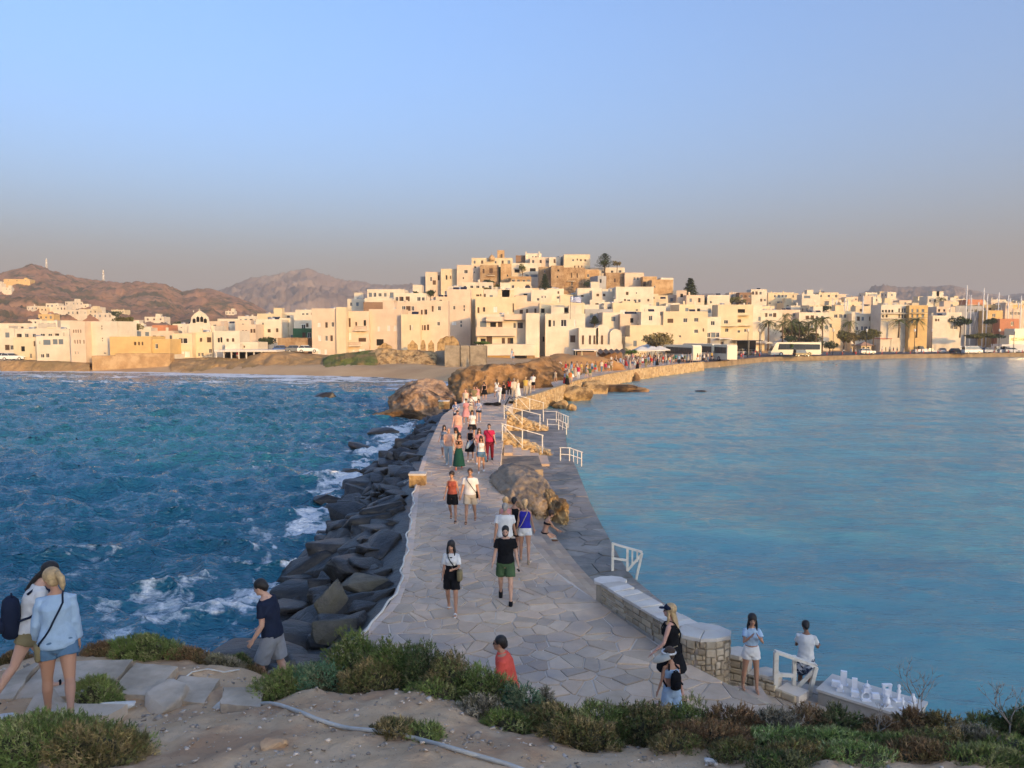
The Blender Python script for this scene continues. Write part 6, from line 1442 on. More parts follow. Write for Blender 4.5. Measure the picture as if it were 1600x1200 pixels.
def palm(px, pyt, pyb, d, w, label, mat='palm', group='palms of the harbour grove'):
 b = at(px, pyb, d); H = at(px, pyt, d).z-b.z-w*.18; t = thing('palm_tree', label, 'palm tree', b, 0, group); q = MB(); q.tube([(0, 0, -1.5), (.1, 0, H*.5), (0, 0, H)], [.28, .2, .2], 7); q.build('trunk', m_bark, t)
 V = []; F = []; C = []; nf = 26
 for j in range(nf):
  g = j*2.4; el = tr.uniform(-.3, 1.2); L = w/2*tr.uniform(.85, 1.1); dirh = (math.cos(g), math.sin(g)); P = []
  for m_ in range(6): u = m_/5; P.append(Vector((dirh[0]*L*u*math.cos(el*.6), dirh[1]*L*u*math.cos(el*.6), H+L*(math.sin(el)*u-.75*u*u))))
  sd = Vector((-dirh[1], dirh[0], 0)); tone = tr.uniform(.6, 1.2)
  for m_ in range(5):
   wd = L*.11*(1-abs(m_/5-.35)); a, c = P[m_], P[m_+1]
   for s in (-1, 1):
    for h_ in range(2):
     e0 = a.lerp(c, h_*.5); e1 = a.lerp(c, h_*.5+.34); o = len(V); V += [e0[:], e1[:], (e1+sd*s*wd*1.5+Vector((0, 0, -wd*.8))+(c-a)*.4)[:]]; F.append((o, o+1, o+2)); C += [[tone]*3]*3
 linkmesh('crown', npmesh('crown', V, F, LM[mat], col=np.array(C)), t); return t
pine(1078, 435, 486, 248, 8.4, 'tall symmetrical Norfolk pine standing right of the castle against the sky', 18)
pine(945, 396, 420, 280, 8.0, 'spreading dark pine on the summit right of the big cream hall', 11, flat=True)
pine(851, 429, 456, 232, 3.2, 'dark conical cypress in front of the brown castle tower', 12)
pine(929, 494, 507, 195, 2.4, 'small dark cypress before the blue grey terrace wall', 9)
for a in [(418, 524, 545, 172, 3.9, 'dark', 'round dark green tree behind the restaurant pergola'), (1030, 518, 554, 168, 7.2, 'tam', 'big feathery olive brown tree above the white parasols'), (986, 543, 562, 152, 2.4, 'green', 'small round bright green tree between the striped canopy and parasols'), (196, 492, 514, 186, 4.6, 'olive', 'feathery pine like tree behind the ochre building'), (210, 502, 524, 188, 5.0, 'olive', 'wide spreading tree right behind the ochre building'),
   (276, 500, 518, 260, 4.0, 'dark', 'dark bush tree left of the green dome'), (182, 485, 500, 300, 4, 'dark', 'dark tree above the tall four storey block'), (650, 454, 470, 240, 2.8, 'dark', 'dark tree on the terrace left of the castle slope'), (672, 452, 470, 236, 3.6, 'dark', 'dark tree below the leftmost castle house'), (762, 437, 446, 262, 4.2, 'dark', 'row of dark shrubs under the brown palace'), (778, 444, 454, 250, 4.5, 'olive', 'olive bush on the slope under the orange tower'), (760, 448, 460, 230, 3, 'olive', 'green tree beside the low white terrace house'),
   (816, 412, 430, 280, 3.0, 'palm', 'shaggy palm like tree on the terraced white house'), (918, 436, 452, 262, 3.2, 'dark', 'dark ivy tree beside the shaded castle wall'), (930, 442, 454, 260, 3.0, 'dark', 'lower dark bush beside the shaded castle wall'), (1018, 473, 485, 236, 3.4, 'olive', 'olive bush under the peach wall'), (964, 405, 420, 278, 3, 'tam', 'brown dry palm right of the spreading summit pine'), (1022, 462, 476, 250, 1.8, 'dark', 'ivy hanging on the right side of the five window house'),
   (1097, 462, 486, 252, 3.2, 'dark', 'dark tree right behind the tall Norfolk pine'), (1152, 462, 482, 300, 6.5, 'olive', 'olive green tree on the right slope below the unfinished house'), (1280, 477, 492, 262, 7.6, 'dark', 'broad dark tree top above the palm grove'), (1258, 525, 546, 224, 6, 'tam', 'brown bushy tree in the middle of the palm grove'), (1232, 522, 540, 222, 5, 'dark', 'dark round bush behind the long coach'), (1272, 518, 545, 222, 6, 'olive', 'large olive shrub between the palms'), (1240, 506, 532, 228, 7, 'olive', 'broad green crown in the left of the grove'),
   (1256, 508, 535, 226, 7, 'olive', 'broad dark green crown in the centre of the grove'), (1318, 513, 545, 222, 6, 'olive', 'olive green tree below the tallest masts'), (1334, 514, 545, 222, 5, 'tam', 'brownish tree right of the one below the masts'), (1352, 513, 540, 222, 6.5, 'olive', 'round green tree behind the kiosk'), (1364, 512, 535, 224, 6, 'olive', 'green tree right of the kiosk roof'), (1296, 530, 552, 215, 4, 'dark', 'dark low tree beside the tail of the long coach'), (1236, 530, 552, 196, 1.6, 'green', 'slim green shrub in front of the long coach windows'),
   (1500, 492, 520, 240, 6.6, 'dark', 'tall dark tree in the harbour front right of the arched house'), (1525, 521, 533, 228, 6, 'olive', 'low round bush left of three by the marina'), (1538, 520, 532, 228, 6, 'olive', 'low round bush in the middle of three by the marina'), (1551, 521, 532, 228, 6, 'dark', 'low round bush right of three by the marina'), (1550, 496, 512, 244, 5, 'dark', 'dark tree behind the yellow harbour house'), (905, 558, 574, 128, 1.2, 'green', 'thin green shrub beside the café screen'), (755, 533, 541, 173, 4, 'green', 'low green hedge on the hotel terrace')]:
 w = a[4]; tree(a[0], a[1], a[2], a[3], w*1.15, a[5], a[6], n=int(min(1400, 300+w*w*22)), size=.16+w*.018, trunk=.25)
for a in [(1200, 498, 540, 224, 6.2, 'palm with a round crown at the left end of the harbour grove'), (1222, 500, 540, 222, 6.4, 'palm rising behind the front of the long coach'), (1226, 488, 512, 236, 6, 'paler palm behind the grove left of centre'), (1236, 496, 535, 224, 6.6, 'tall palm over the middle of the long coach'), (1248, 498, 540, 223, 6.4, 'palm in the centre of the harbour grove'), (1274, 494, 548, 219, 6.6, 'tall palm with a pale straight trunk left of a twin'), (1284, 493, 548, 218, 6.6, 'tall palm with a dark trunk, rightmost of the grove'), (1262, 500, 545, 222, 6, 'palm half hidden by the brown bushy tree'), (1404, 496, 520, 232, 6, 'palm in front of the grey and white hotel'), (1432, 494, 520, 231, 6, 'palm in front of the yellow hotel'), (1326, 498, 520, 235, 5.5, 'palm behind the masts'), (1470, 463, 480, 288, 5, 'palm on the roof terrace above the yellow hotel')]: palm(*a)
tree(945, 407, 420, 278, 5, 'pine', 'dark lower foliage under the spreading summit pine', n=500)
# ================================================================ BOATS
m_hullw = M('white_hull', (.74, .74, .73), rough=.3, spec=.5); m_hulln = M('navy_hull', (.02, .04, .10), rough=.3, spec=.5); m_mast = M('mast', (.78, .76, .70), rough=.4)
def hull(q, L, Bm, H):
 n = 8; vs = [];
 for k in range(n+1):
  f = k/n; x = -L/2+L*f; b = Bm/2*(1-max(0, (f-.45)/.55)**2.2)*(.8+.2*min(1, f*4)); sh = H*(1+.25*f*f)
  vs += [(x, -b, sh), (x, -b*.75, .1), (x, b*.75, .1), (x, b, sh)]
 fs = []
 for k in range(n):
  o = 4*k; fs += [(o, o+1, o+5, o+4), (o+1, o+2, o+6, o+5), (o+2, o+3, o+7, o+6), (o+3, o, o+4, o+7)]
 fs += [(0, 3, 2, 1), (4*n, 4*n+1, 4*n+2, 4*n+3)]; q.add(vs, fs)
def sailboat(px, pyt, d, L, rz, label, mat=None, zb=0.3):
 g = at(px, 550, d); g.z = zb; t = thing('sailing_yacht', label, 'sailing boat', g, rz, 'sailing boats in the marina'); q = MB(); hull(q, L, L*.28, 1.2); q.build('hull', mat or m_hullw, t)
 q = MB(); q.box(-L*.2, L*.18, -L*.08, L*.08, 1.15, 1.8); q.build('cabin', m_hullw, t); mt = at(px, pyt, d).z-zb
 q = MB(); q.tube([(0, 0, 1), (0, 0, mt)], [.2, .15], 6); q.build('mast', m_mast, t)
 q = MB(); q.tube([(0, 0, 2.2), (-L*.4, 0, 2.3)], .14, 6); q.build('boom', m_mast, t)
 q = MB();
 for zf in (.45, .72): q.bar((0, -1.0, mt*zf), (0, 1.0, mt*zf), .06)
 q.build('spreaders', m_mast, t)
 q = MB(); q.tube([(0, 0, mt), (L*.48, 0, 1.5)], .025, 3); q.tube([(0, 0, mt), (-L*.48, 0, 1.5)], .025, 3); q.build('stays', m_mast, t)
for k, (px, pyt, d, lab) in enumerate([(1299, 466, 255, 'mast leaning left of the leftmost pair'), (1305, 469, 257, 'second mast of the leftmost pair'), (1318, 465, 256, 'tall mast of the middle pair, left one'), (1322, 467, 259, 'tall mast of the middle pair, right one'), (1312, 475, 262, 'shorter mast between the two pairs'), (1346, 462, 255, 'single tall mast above the kiosk'), (1507, 446, 246, 'tallest mast in the marina'), (1514, 461, 250, 'shorter mast right beside the tallest one'),
  (1533.5, 450, 247, 'tall mast second to the tallest'), (1539.5, 459, 250, 'mast right beside the second tallest'), (1557, 457, 252, 'thin mast above the orange building'), (1572, 461, 254, 'brownish mast near the right edge'), (1575, 466, 257, 'short mast close beside the brownish one'), (1592, 462, 252, 'mast nearest the right picture edge'), (1526, 472, 256, 'low thin mast between the two tall ones'), (1588, 472, 260, 'low mast behind the ferry')]):
 sailboat(px, pyt, d, 11, hr.uniform(-.5, .5)+1.4*(k % 2), 'white sailing yacht with the '+lab, m_hulln if k in (8,) else None)
def motorboat(px, py, d, L, rz, label, mat=None):
 g = at(px, py, d); g.z = 1.0 if d < 235 else .25; t = thing('motor_boat', label, 'motor boat', g, rz, 'small boats by the harbour'); q = MB(); hull(q, L, L*.32, 1.0); q.build('hull', mat or m_hullw, t); q = MB(); q.add([(-L*.2, -L*.1, 1), (L*.15, -L*.1, 1), (L*.05, -L*.08, 1.9), (-L*.2, -L*.08, 2.0), (-L*.2, L*.1, 1), (L*.15, L*.1, 1), (L*.05, L*.08, 1.9), (-L*.2, L*.08, 2.0)], [(0, 1, 2, 3), (7, 6, 5, 4), (3, 2, 6, 7), (1, 5, 6, 2), (0, 3, 7, 4)]); q.build('cabin', m_glass, t)
for px, py, d, L, lab in ((1562, 541, 228, 6, 'white motor boat laid up on the quay left of another'), (1574, 541, 227, 6, 'white motor boat laid up near the ferry'), (1455, 538, 236, 6, 'white boat behind the parked silver car'), (1440, 541, 232, 5, 'small white boat below the marina terrace'), (1525, 524, 250, 14, 'long white motor yacht below the tallest mast'), (1556, 524, 249, 15, 'long white bowed yacht with a dark waterline')): motorboat(px, py, d, L, hr.uniform(-.2, .2), lab)
g = at(1592, 535, 240); t = thing('ferry', 'white ferry stern block at the right picture edge', 'ferry', (g.x+4, g.y, .2)); q = MB(); hull(q, 22, 7, 3.2); q.build('hull', m_hullw, t); q = MB(); q.box(-9, 7, -3, 3, 3.2, 6.0); q.box(-7, 4, -2.6, 2.6, 6.0, 8.0); q.build('deckhouse', m_coach, t); q = MB(); q.box(-8.5, 6.5, -3.02, -3.002, 4.3, 5.1); q.build('windows', m_glass, t); q = MB(); q.tube([(0, 0, 8), (0, 0, 11)], .1, 5); q.build('mast', m_mast, t)
# ================================================================ PEOPLE
m_skin = {k: M(k+'_skin', c, rough=.55, spec=.35) for k, c in dict(fair=(.56, .33, .235), tan=(.44, .235, .15), brown=(.24, .12, .07), pink=(.60, .34, .26)).items()}
m_hair = {k: M(k+'_hair', c, tuple(q*1.6 for q in c), scale=14, rough=.5, bump=.5, bscale=60, spec=.4) for k, c in dict(black=(.012, .010, .009), brown=(.05, .028, .016), blond=(.36, .25, .13), grey=(.22, .20, .18), darkbrown=(.025, .015, .010)).items()}
CL = {}
def cloth(nm, c, c2=None, sc=2.5):
 if nm not in CL: CL[nm] = M('cloth_'+nm, c, c2 or tuple(q*.82 for q in c), scale=sc, rough=.9, bump=.5, bscale=9, spec=.1, bdist=.02)
 return CL[nm]
for nm, c in dict(white=(.74, .73, .71), black=(.012, .012, .014), navy=(.018, .025, .05), grey=(.30, .31, .33), lightblue=(.38, .52, .68), denim=(.11, .20, .31), paledenim=(.38, .47, .52), red=(.50, .04, .03), coral=(.80, .12, .085), pink=(.62, .28, .28), magenta=(.50, .03, .09), green=(.075, .13, .06), darkgreen=(.015, .07, .055), beige=(.50, .42, .32), khaki=(.26, .21, .11), blue=(.035, .035, .34), teal=(.03, .22, .22),
     yellow=(.62, .42, .10), peach=(.66, .40, .30), purple=(.20, .05, .25), rust=(.36, .09, .06), olive=(.14, .15, .07), brown=(.12, .06, .035), maroon=(.16, .015, .03), cream=(.66, .58, .45), orange=(.6, .22, .06)).items(): cloth(nm, c)
cloth('stripes', (.66, .62, .55), (.12, .10, .12), 9); cloth('print', (.60, .60, .62), (.04, .05, .08), 12); cloth('bluecheck', (.10, .14, .30), (.50, .52, .58), 14)
for k in ('stripes', 'print', 'bluecheck'):
 for nd in CL[k].node_tree.nodes:
  if nd.type == 'MAP_RANGE': nd.inputs['From Min'].default_value = .48; nd.inputs['From Max'].default_value = .52
JOBS = []
def E_(mb, rings, n=14):
 vs = []; fs = []
 for c, ax, ay in rings:
  for k in range(n): g = 2*math.pi*k/n; vs.append(c+ax*math.cos(g)+ay*math.sin(g))
 for i in range(len(rings)-1):
  for k in range(n): fs.append((i*n+k, i*n+(k+1) % n, (i+1)*n+(k+1) % n, (i+1)*n+k))
 fs.append(tuple(range(n))[::-1]); fs.append(tuple((len(rings)-1)*n+k for k in range(n))); mb.add(vs, fs, 0, True)
def limb(mb, pts, rs, fl=1.0, n=10, ref=Vector((0, 1, 0))):
 pts = [Vector(p) for p in pts]; R = []
 for i, p in enumerate(pts):
  t = (pts[min(i+1, len(pts)-1)]-pts[max(i-1, 0)]).normalized(); a = t.cross(ref)
  if a.length < .1: a = t.cross(Vector((1, 0, 0)))
  a.normalize(); b = a.cross(t); R.append((p, a*rs[i], b*rs[i]*fl))
 E_(mb, R, n)
def ball(mb, c, rx, ry, rz, q=None, n=12):
 q = q or Matrix.Identity(3); R = []; ax, ay, az = q@Vector((1, 0, 0)), q@Vector((0, 1, 0)), q@Vector((0, 0, 1))
 for k in range(9): f = math.pi*(k+.25)/8.5; R.append((Vector(c)-az*rz*math.cos(f), ax*rx*math.sin(f), ay*ry*math.sin(f)))
 E_(mb, R, n)
def job(mb, vox, mat, parent, name, smooth=2, crease=0.0):
 me = mb.mesh('tmp', [mat] if mat else []); o = bpy.data.objects.new(name, me); COL.objects.link(o); o.parent = parent; JOBS.append((o, me, vox, mat, smooth, crease)); return o
def flush():
 ts = bpy.data.scenes.new('tmp'); tmp = []
 for (o, me, vox, mat, sm, cr) in JOBS:
  t = bpy.data.objects.new('t', me); ts.collection.objects.link(t); m = t.modifiers.new('r', 'REMESH'); m.mode = 'VOXEL'; m.voxel_size = vox; m.use_smooth_shade = True
  if sm: s = t.modifiers.new('s', 'SMOOTH'); s.factor = .5; s.iterations = sm
  tmp.append(t)
 vl = ts.view_layers[0]; vl.update(); dg = vl.depsgraph
 for t, (o, me, vox, mat, sm, cr) in zip(tmp, JOBS):
  nm = bpy.data.meshes.new_from_object(t.evaluated_get(dg)); nm.name = o.name
  if len(nm.vertices) < 4: continue
  nv = len(nm.vertices); nm.polygons.foreach_set('use_smooth', np.ones(len(nm.polygons), dtype=bool))
  if cr:
   V = np.zeros(nv*3, np.float32); nm.vertices.foreach_get('co', V); V = V.reshape(-1, 3); N = np.zeros(nv*3, np.float32); nm.vertices.foreach_get('normal', N); N = N.reshape(-1, 3)
   ph = (nv % 17)*.7; w = np.sin(V[:, 2]*34+V[:, 0]*21+ph+2.2*np.sin(V[:, 1]*17+V[:, 2]*9))*.5+np.sin(V[:, 2]*61-V[:, 0]*44+V[:, 1]*37+ph)*.3+np.sin(V[:, 0]*50+V[:, 1]*30+2*np.sin(V[:, 2]*23))*.35
   V = V+N*(cr*(w*.7+.35))[:, None]; nm.vertices.foreach_set('co', V.ravel()); nm.update()
  nm.materials.clear(); nm.materials.append(mat); old = o.data; o.data = nm
 for t in tmp: bpy.data.objects.remove(t)
 bpy.data.scenes.remove(ts)
 for (o, me, *_) in JOBS:
  if me.users == 0: bpy.data.meshes.remove(me)
 JOBS.clear()
PR_M = [(-.12, .075, .085), (-.06, .150, .110), (.03, .168, .116), (.12, .155, .104), (.22, .146, .098), (.33, .162, .108), (.43, .180, .114), (.50, .176, .104), (.555, .120, .080), (.60, .062, .060)]
PR_F = [(-.12, .075, .085), (-.06, .158, .116), (.03, .176, .122), (.12, .145, .102), (.21, .122, .090), (.32, .138, .108), (.40, .150, .122), (.48, .150, .096), (.545, .105, .072), (.59, .052, .052)]
def trunk_at(S, z, extra=0.0):
 """centre and half-axes of the torso at height z above the hip (fractions for a 1.75 m body)"""
 P = S['prof']; zz = [p[0] for p in P]; rx = np.interp(z, zz, [p[1] for p in P])*S['s']*S['wide']+extra; ry = np.interp(z, zz, [p[2] for p in P])*S['s']*S['wide']+extra
 a = S['lean']*min(1, max(0, z/.5)); h = z*S['s']
 c = S['hip']+Vector((S['sway']*h, math.sin(S['lean']*.5+a*.5)*max(h, 0), h if h < 0 else math.cos(S['lean']*.5+a*.5)*h)); return c, rx, ry, a
def trings(S, z0, z1, e0, e1, n=9):
 R = []
 for k in range(n):
  z = z0+(z1-z0)*k/(n-1); e = e0+(e1-e0)*k/(n-1); c, rx, ry, a = trunk_at(S, z, e); tw = S['twist']*max(0, z)/.5
  ax = Vector((math.cos(tw), math.sin(tw), 0)); ay = Vector((-math.sin(tw)*math.cos(a), math.cos(tw)*math.cos(a), -math.sin(a))); R.append((c, ax*rx, ay*ry))
 return R
def person(label, loc, yaw, H=1.75, sex='m', skin='fair', hair=('black', 'short'), top=('tshirt', 'white'), bottom=('shorts', 'grey'), shoes='black', vox=.02, lean=4, legs=((12, 6), (-14, 20)), arms=((-14, 8, 12, 0), (16, 8, 22, 0)), head=(0, 0), wide=1.0, twist=0, sway=0, face=True, shades=False, sit=None, group=None, splay=3, fine=False, hat=None, pat=None):
 """legs: per side (thigh swing, knee bend) degrees, left then right; arms: per side (swing forward, abduction, elbow bend, forearm turned inward). yaw 0 faces away from the camera, 180 towards it, 90 to the left"""
 t = thing('person', label, 'person', loc, RD(yaw), group); s = H/1.75
 S = dict(s=s, prof=PR_M if sex == 'm' else PR_F, lean=RD(lean), wide=wide, hip=Vector((0, 0, 0)), twist=RD(twist), sway=sway)
 B = MB(); hipz = 0
 J = {}
 for k, sd in enumerate((-1, 1)):
  sw, kb = (RD(v) for v in legs[k]); h = Vector((sd*.088*s*wide, 0, -.02*s)); sp = sd*math.sin(RD(splay)); th = Vector((sp, math.sin(sw), -math.cos(sw))).normalized(); sh = Vector((sp*.4, math.sin(sw-kb), -math.cos(sw-kb))).normalized()
  kn = h+th*.43*s; an = kn+sh*.41*s; J[k] = (h, kn, an, th, sh)
 low = min(J[k][2].z for k in (0, 1)) if sit is None else None
 up = -low+.075*s if sit is None else sit
 for k in (0, 1):
  h, kn, an, th, sh = J[k]; off = Vector((0, 0, up)); J[k] = (h+off, kn+off, an+off, th, sh)
 S['hip'] = Vector((0, 0, up))
 E_(B, trings(S, -.12, .60, 0, 0, 14), 16)
 if sex == 'f':
  for sd in (-1, 1): c, rx, ry, a = trunk_at(S, .385); ball(B, c+Vector((sd*.065*s, ry*.72, 0)), .058*s, .052*s, .058*s, n=10)
 lw = wide**.7
 for k in (0, 1):
  h, kn, an, th, sh = J[k]; m1 = h.lerp(kn, .35); m2 = h.lerp(kn, .75); c1 = kn.lerp(an, .28)+Vector((0, -.014*s, 0)); c2 = kn.lerp(an, .65)
  r = (.083 if sex == 'm' else .086)*s*lw
  limb(B, [h+Vector((0, 0, .05*s)), m1, m2, kn, c1, c2, an], [r*.95, r, r*.76, .054*s*lw, .056*s*lw, .042*s, .034*s], n=12)
  fd = Vector((0, 1, 0)) if True else None; back = sh.y < -.45 and sit is None
  f = Vector((0, math.cos(RD(50)), -math.sin(RD(50)))) if back else Vector((0, 1, -.06)).normalized()
  nrm = Vector((1, 0, 0)).cross(f).normalized(); heel = an-f*.055*s-nrm*.035*s; toe = an+f*.175*s-nrm*.052*s
  limb(B, [heel, an-nrm*.03*s, an+f*.06*s-nrm*.042*s, an+f*.13*s-nrm*.055*s, toe], [.030*s, .040*s, .040*s, .036*s, .020*s], fl=.75, n=10, ref=Vector((0, 0, 1)))
  J[k] += (f, nrm)
 A = {}
 c, rx, ry, a = trunk_at(S, .505); tw = S['twist']
 for k, sd in enumerate((-1, 1)):
  sw, ab, eb, inw = (RD(v) for v in arms[k]); shd = c+Vector((sd*math.cos(tw)*(.165 if sex == 'm' else .142)*s*wide**.8, sd*math.sin(tw)*.165*s, 0))
  ua = Vector((sd*math.sin(ab), math.sin(sw)*math.cos(ab), -math.cos(sw)*math.cos(ab))); el = shd+ua*.29*s
  g = sw+eb; fa = Vector((sd*math.sin(ab)*(1-abs(math.sin(inw)))*math.cos(eb*.5)-sd*math.sin(inw), math.sin(g)*math.cos(inw), -math.cos(g)*math.cos(inw))).normalized(); wr = el+fa*.25*s
  r = (.046 if sex == 'm' else .038)*s*wide**.6
  limb(B, [shd-Vector((sd*.03*s, 0, -.005)), shd, shd.lerp(el, .3), shd.lerp(el, .7), el, el.lerp(wr, .3), wr], [r*.9, r*1.15, r*1.02, r*.85, r*.8, r*.82, r*.55], n=10)
  side = fa.cross(Vector((0, 1, 0)) if abs(fa.y) < .9 else Vector((0, 0, 1))).normalized(); nr = fa.cross(side).normalized(); hr_ = .6+.4*s
  if abs(fa.y) < .6: side = Vector((0, 1, 0))-fa*fa.y; side.normalize(); nr = fa.cross(side).normalized()
  pe = wr+fa*.085*s; ball(B, wr+fa*.045*s, .040*s, .040*s, .050*s, n=8) if not fine else None
  if fine:
   q = Matrix((side, nr, fa)).transposed(); ball(B, wr+fa*.042*s, .040*s, .018*s, .052*s, q, n=10)
   curl = -nr*sd*.35
   for j in range(4):
    b0 = wr+fa*.078*s+side*(.027-.018*j)*s; ln = (.068, .076, .070, .056)[j]*s; b1 = b0+(fa+side*(.12-.08*j)+curl*.5).normalized()*ln*.5; b2 = b1+(fa+curl*2).normalized()*ln*.5
    limb(B, [b0-fa*.02*s, b0, b1, b2], [.0095*s, .0092*s, .0085*s, .0068*s], n=6)
   b0 = wr+fa*.02*s+side*.034*s; b1 = b0+(fa*.7+side*.75).normalized()*.035*s; b2 = b1+(fa+side*.15).normalized()*.03*s; limb(B, [wr+fa*.01*s+side*.015*s, b0, b1, b2], [.012*s, .0125*s, .0105*s, .008*s], n=6)
  else: limb(B, [wr, wr+fa*.06*s, wr+fa*.13*s-nr*sd*.02*s, wr+fa*.165*s-nr*sd*.04*s], [.024*s, .036*s, .028*s, .014*s], fl=.5, n=8)
  A[k] = (shd, el, wr, fa, side, nr)
 nk, _, _, a = trunk_at(S, .59); hl = RD(head[1])+a*.5; hy = RD(head[0]); Q = Matrix.Rotation(hy, 3, 'Z') @ Matrix.Rotation(-hl, 3, 'X')
 k_ = .6*s+.4; hc = nk+Vector((0, math.sin(a*.8)*.05, 0))+Q@Vector((0, .028*k_, .150*k_)); up_ = Q@Vector((0, 0, 1))
 limb(B, [nk-Vector((0, 0, .05*s)), nk+Vector((0, .0, .02)), hc-up_*.06*k_], [.060*s, .054*s if sex == 'm' else .044*s, .048*s], n=10)
 def hp(x, y, z): return hc+Q@Vector((x*k_, y*k_, z*k_))
 ball(B, hp(0, -.012, .028), .074*k_, .092*k_, .088*k_, Q, n=14); ball(B, hp(0, .020, -.030), .058*k_, .068*k_, .082*k_, Q, n=12); ball(B, hp(0, .060, -.078), .030*k_, .026*k_, .026*k_, Q, n=8)
 limb(B, [hp(0, .078, .018), hp(0, .092, -.006), hp(0, .102, -.024), hp(0, .082, -.034)], [.008*k_, .010*k_, .015*k_, .011*k_], n=6)
 for sd in (-1, 1): ball(B, hp(sd*.076, -.008, -.008), .010*k_, .020*k_, .030*k_, Q, n=6)
 body = job(B, vox, m_skin[skin], t, 'body', 2)
 if face:
  for sd in (-1, 1):
   q = MB(); ball(q, hp(sd*.028, .080, .006), .011*k_, .006*k_, .006*k_, Q, n=6); q.build('eye', m_dark, t)
   q = MB(); limb(q, [hp(sd*.012, .088, .026), hp(sd*.030, .086, .030), hp(sd*.046, .074, .024)], [.004*k_, .005*k_, .003*k_], n=4); q.build('eyebrow', m_hair[hair[0]] if hair[0] != 'none' else m_hair['brown'], t)
  q = MB(); limb(q, [hp(-.022, .078, -.052), hp(0, .089, -.050), hp(.022, .078, -.052)], [.004*k_, .0065*k_, .004*k_], n=5); q.build('mouth', M('lips', (.34, .10, .08), rough=.5), t)
 if shades:
  q = MB()
  for sd in (-1, 1): ball(q, hp(sd*.030, .085, .008), .026*k_, .009*k_, .019*k_, Q, n=8); q.bar(hp(sd*.054, .078, .012), hp(sd*.079, 0, .012), .006*k_)
  q.build('sunglasses', M('dark_lens', (.01, .01, .01), rough=.1, spec=.8), t)
 if hair[1] != 'none':
  hm = m_hair[hair[0]]; q = MB(); st = hair[1]; v2 = max(vox*.8, .008)
  if 'beard' in st: b = MB(); limb(b, [hp(-.064, .0, -.03), hp(-.05, .055, -.066), hp(0, .076, -.092), hp(.05, .055, -.066), hp(.064, .0, -.03)], [.014*k_, .018*k_, .024*k_, .018*k_, .014*k_], n=8); job(b, v2, hm, t, 'beard', 1)
  th = .012 if 'short' in st else .02
  ball(q, hp(0, -.026, .044), (.076+th)*k_, (.088+th*.9)*k_, (.078+th*1.2)*k_, Q, n=14)
  if 'short' in st: limb(q, [hp(0, -.07, .02), hp(0, -.082, -.03), hp(0, -.062, -.075)], [.066*k_, .058*k_, .030*k_], n=10)
  else: ball(q, hp(0, -.045, -.01), .080*k_, .064*k_, .085*k_, Q, n=12)
  if 'long' in st:
   e = trunk_at(S, .30)[0]+Vector((0, -.115*s, 0)); L_ = [hp(0, -.06, 0), hp(0, -.085, -.08), hp(0, -.105, -.15), e+Vector((0, 0, .05)), e-Vector((0, 0, .03*s))]; limb(q, L_, [.085*k_, .086*k_, .092*k_, .072*k_, .030*k_], fl=.5, n=12)
   for sd in (-1, 1): limb(q, [hp(sd*.066, .005, .03), hp(sd*.083, .01, -.05), hp(sd*.09, .0, -.13), hp(sd*.095, .03, -.22)], [.022*k_, .024*k_, .026*k_, .012*k_], n=8)
  if 'pony' in st: limb(q, [hp(0, -.09, .05), hp(0, -.135, .055), hp(.01, -.165, -.01), hp(.015, -.15, -.10), hp(.02, -.13, -.16)], [.028*k_, .034*k_, .042*k_, .034*k_, .010*k_], n=10)
  if 'braid' in st: limb(q, [hp(0, -.08, -.04), hp(-.02, -.105, -.10), hp(-.03, -.12, -.17), hp(-.04, -.13, -.25), hp(-.04, -.13, -.33)], [.045*k_, .036*k_, .032*k_, .026*k_, .010*k_], n=8)
  if 'bun' in st: ball(q, hp(0, -.10, .075), .045*k_, .045*k_, .042*k_, Q, n=10)
  job(q, v2, hm, t, 'hair', 1)
 if hat == 'cap':
  q = MB(); ball(q, hp(0, -.015, .058), .096*k_, .112*k_, .072*k_, Q, n=14); E_(q, [(hp(0, .10, .050), Q@Vector((.07*k_, 0, 0)), Q@Vector((0, .02*k_, 0))), (hp(0, .13, .046), Q@Vector((.072*k_, 0, 0)), Q@Vector((0, .055*k_, 0))), (hp(0, .135, .038), Q@Vector((.066*k_, 0, 0)), Q@Vector((0, .05*k_, 0)))], 14); job(q, max(vox*.8, .009), CL['navy'], t, 'cap', 1)
 if hat == 'strawhat':
  q = MB(); R = [(hp(0, -.01, .05), .2), (hp(0, -.01, .06), .205), (hp(0, -.01, .065), .1), (hp(0, -.01, .13), .09), (hp(0, -.01, .145), .05)]; E_(q, [(c_, Q@Vector((r_*k_, 0, 0)), Q@Vector((0, r_*k_, 0))) for c_, r_ in R], 18); q.build('hat', CL['cream'], t)
 cr = .0075 if vox < .015 else .0045; e = max(.012, vox*.55)
 kt, ct = top
 if kt != 'none':
  q = MB(); z0 = {'tank': .06, 'crop': .17, 'bikini': .34, 'band': .30}.get(kt, .0 if 'long' not in kt else -.04); z1 = {'tank': .525, 'bikini': .42, 'band': .47}.get(kt, .565); z0 = .28 if kt == 'shawl' else z0
  E_(q, trings(S, z0, z1, e*1.9 if kt not in ('bikini', 'band') else e, e*.95, 12), 18)
  if sex == 'f' and kt != 'band':
   for sd in (-1, 1): c, rx, ry, a = trunk_at(S, .385); ball(q, c+Vector((sd*.065*s, ry*.72, 0)), .058*s+e, .052*s+e, .058*s+e, n=10)
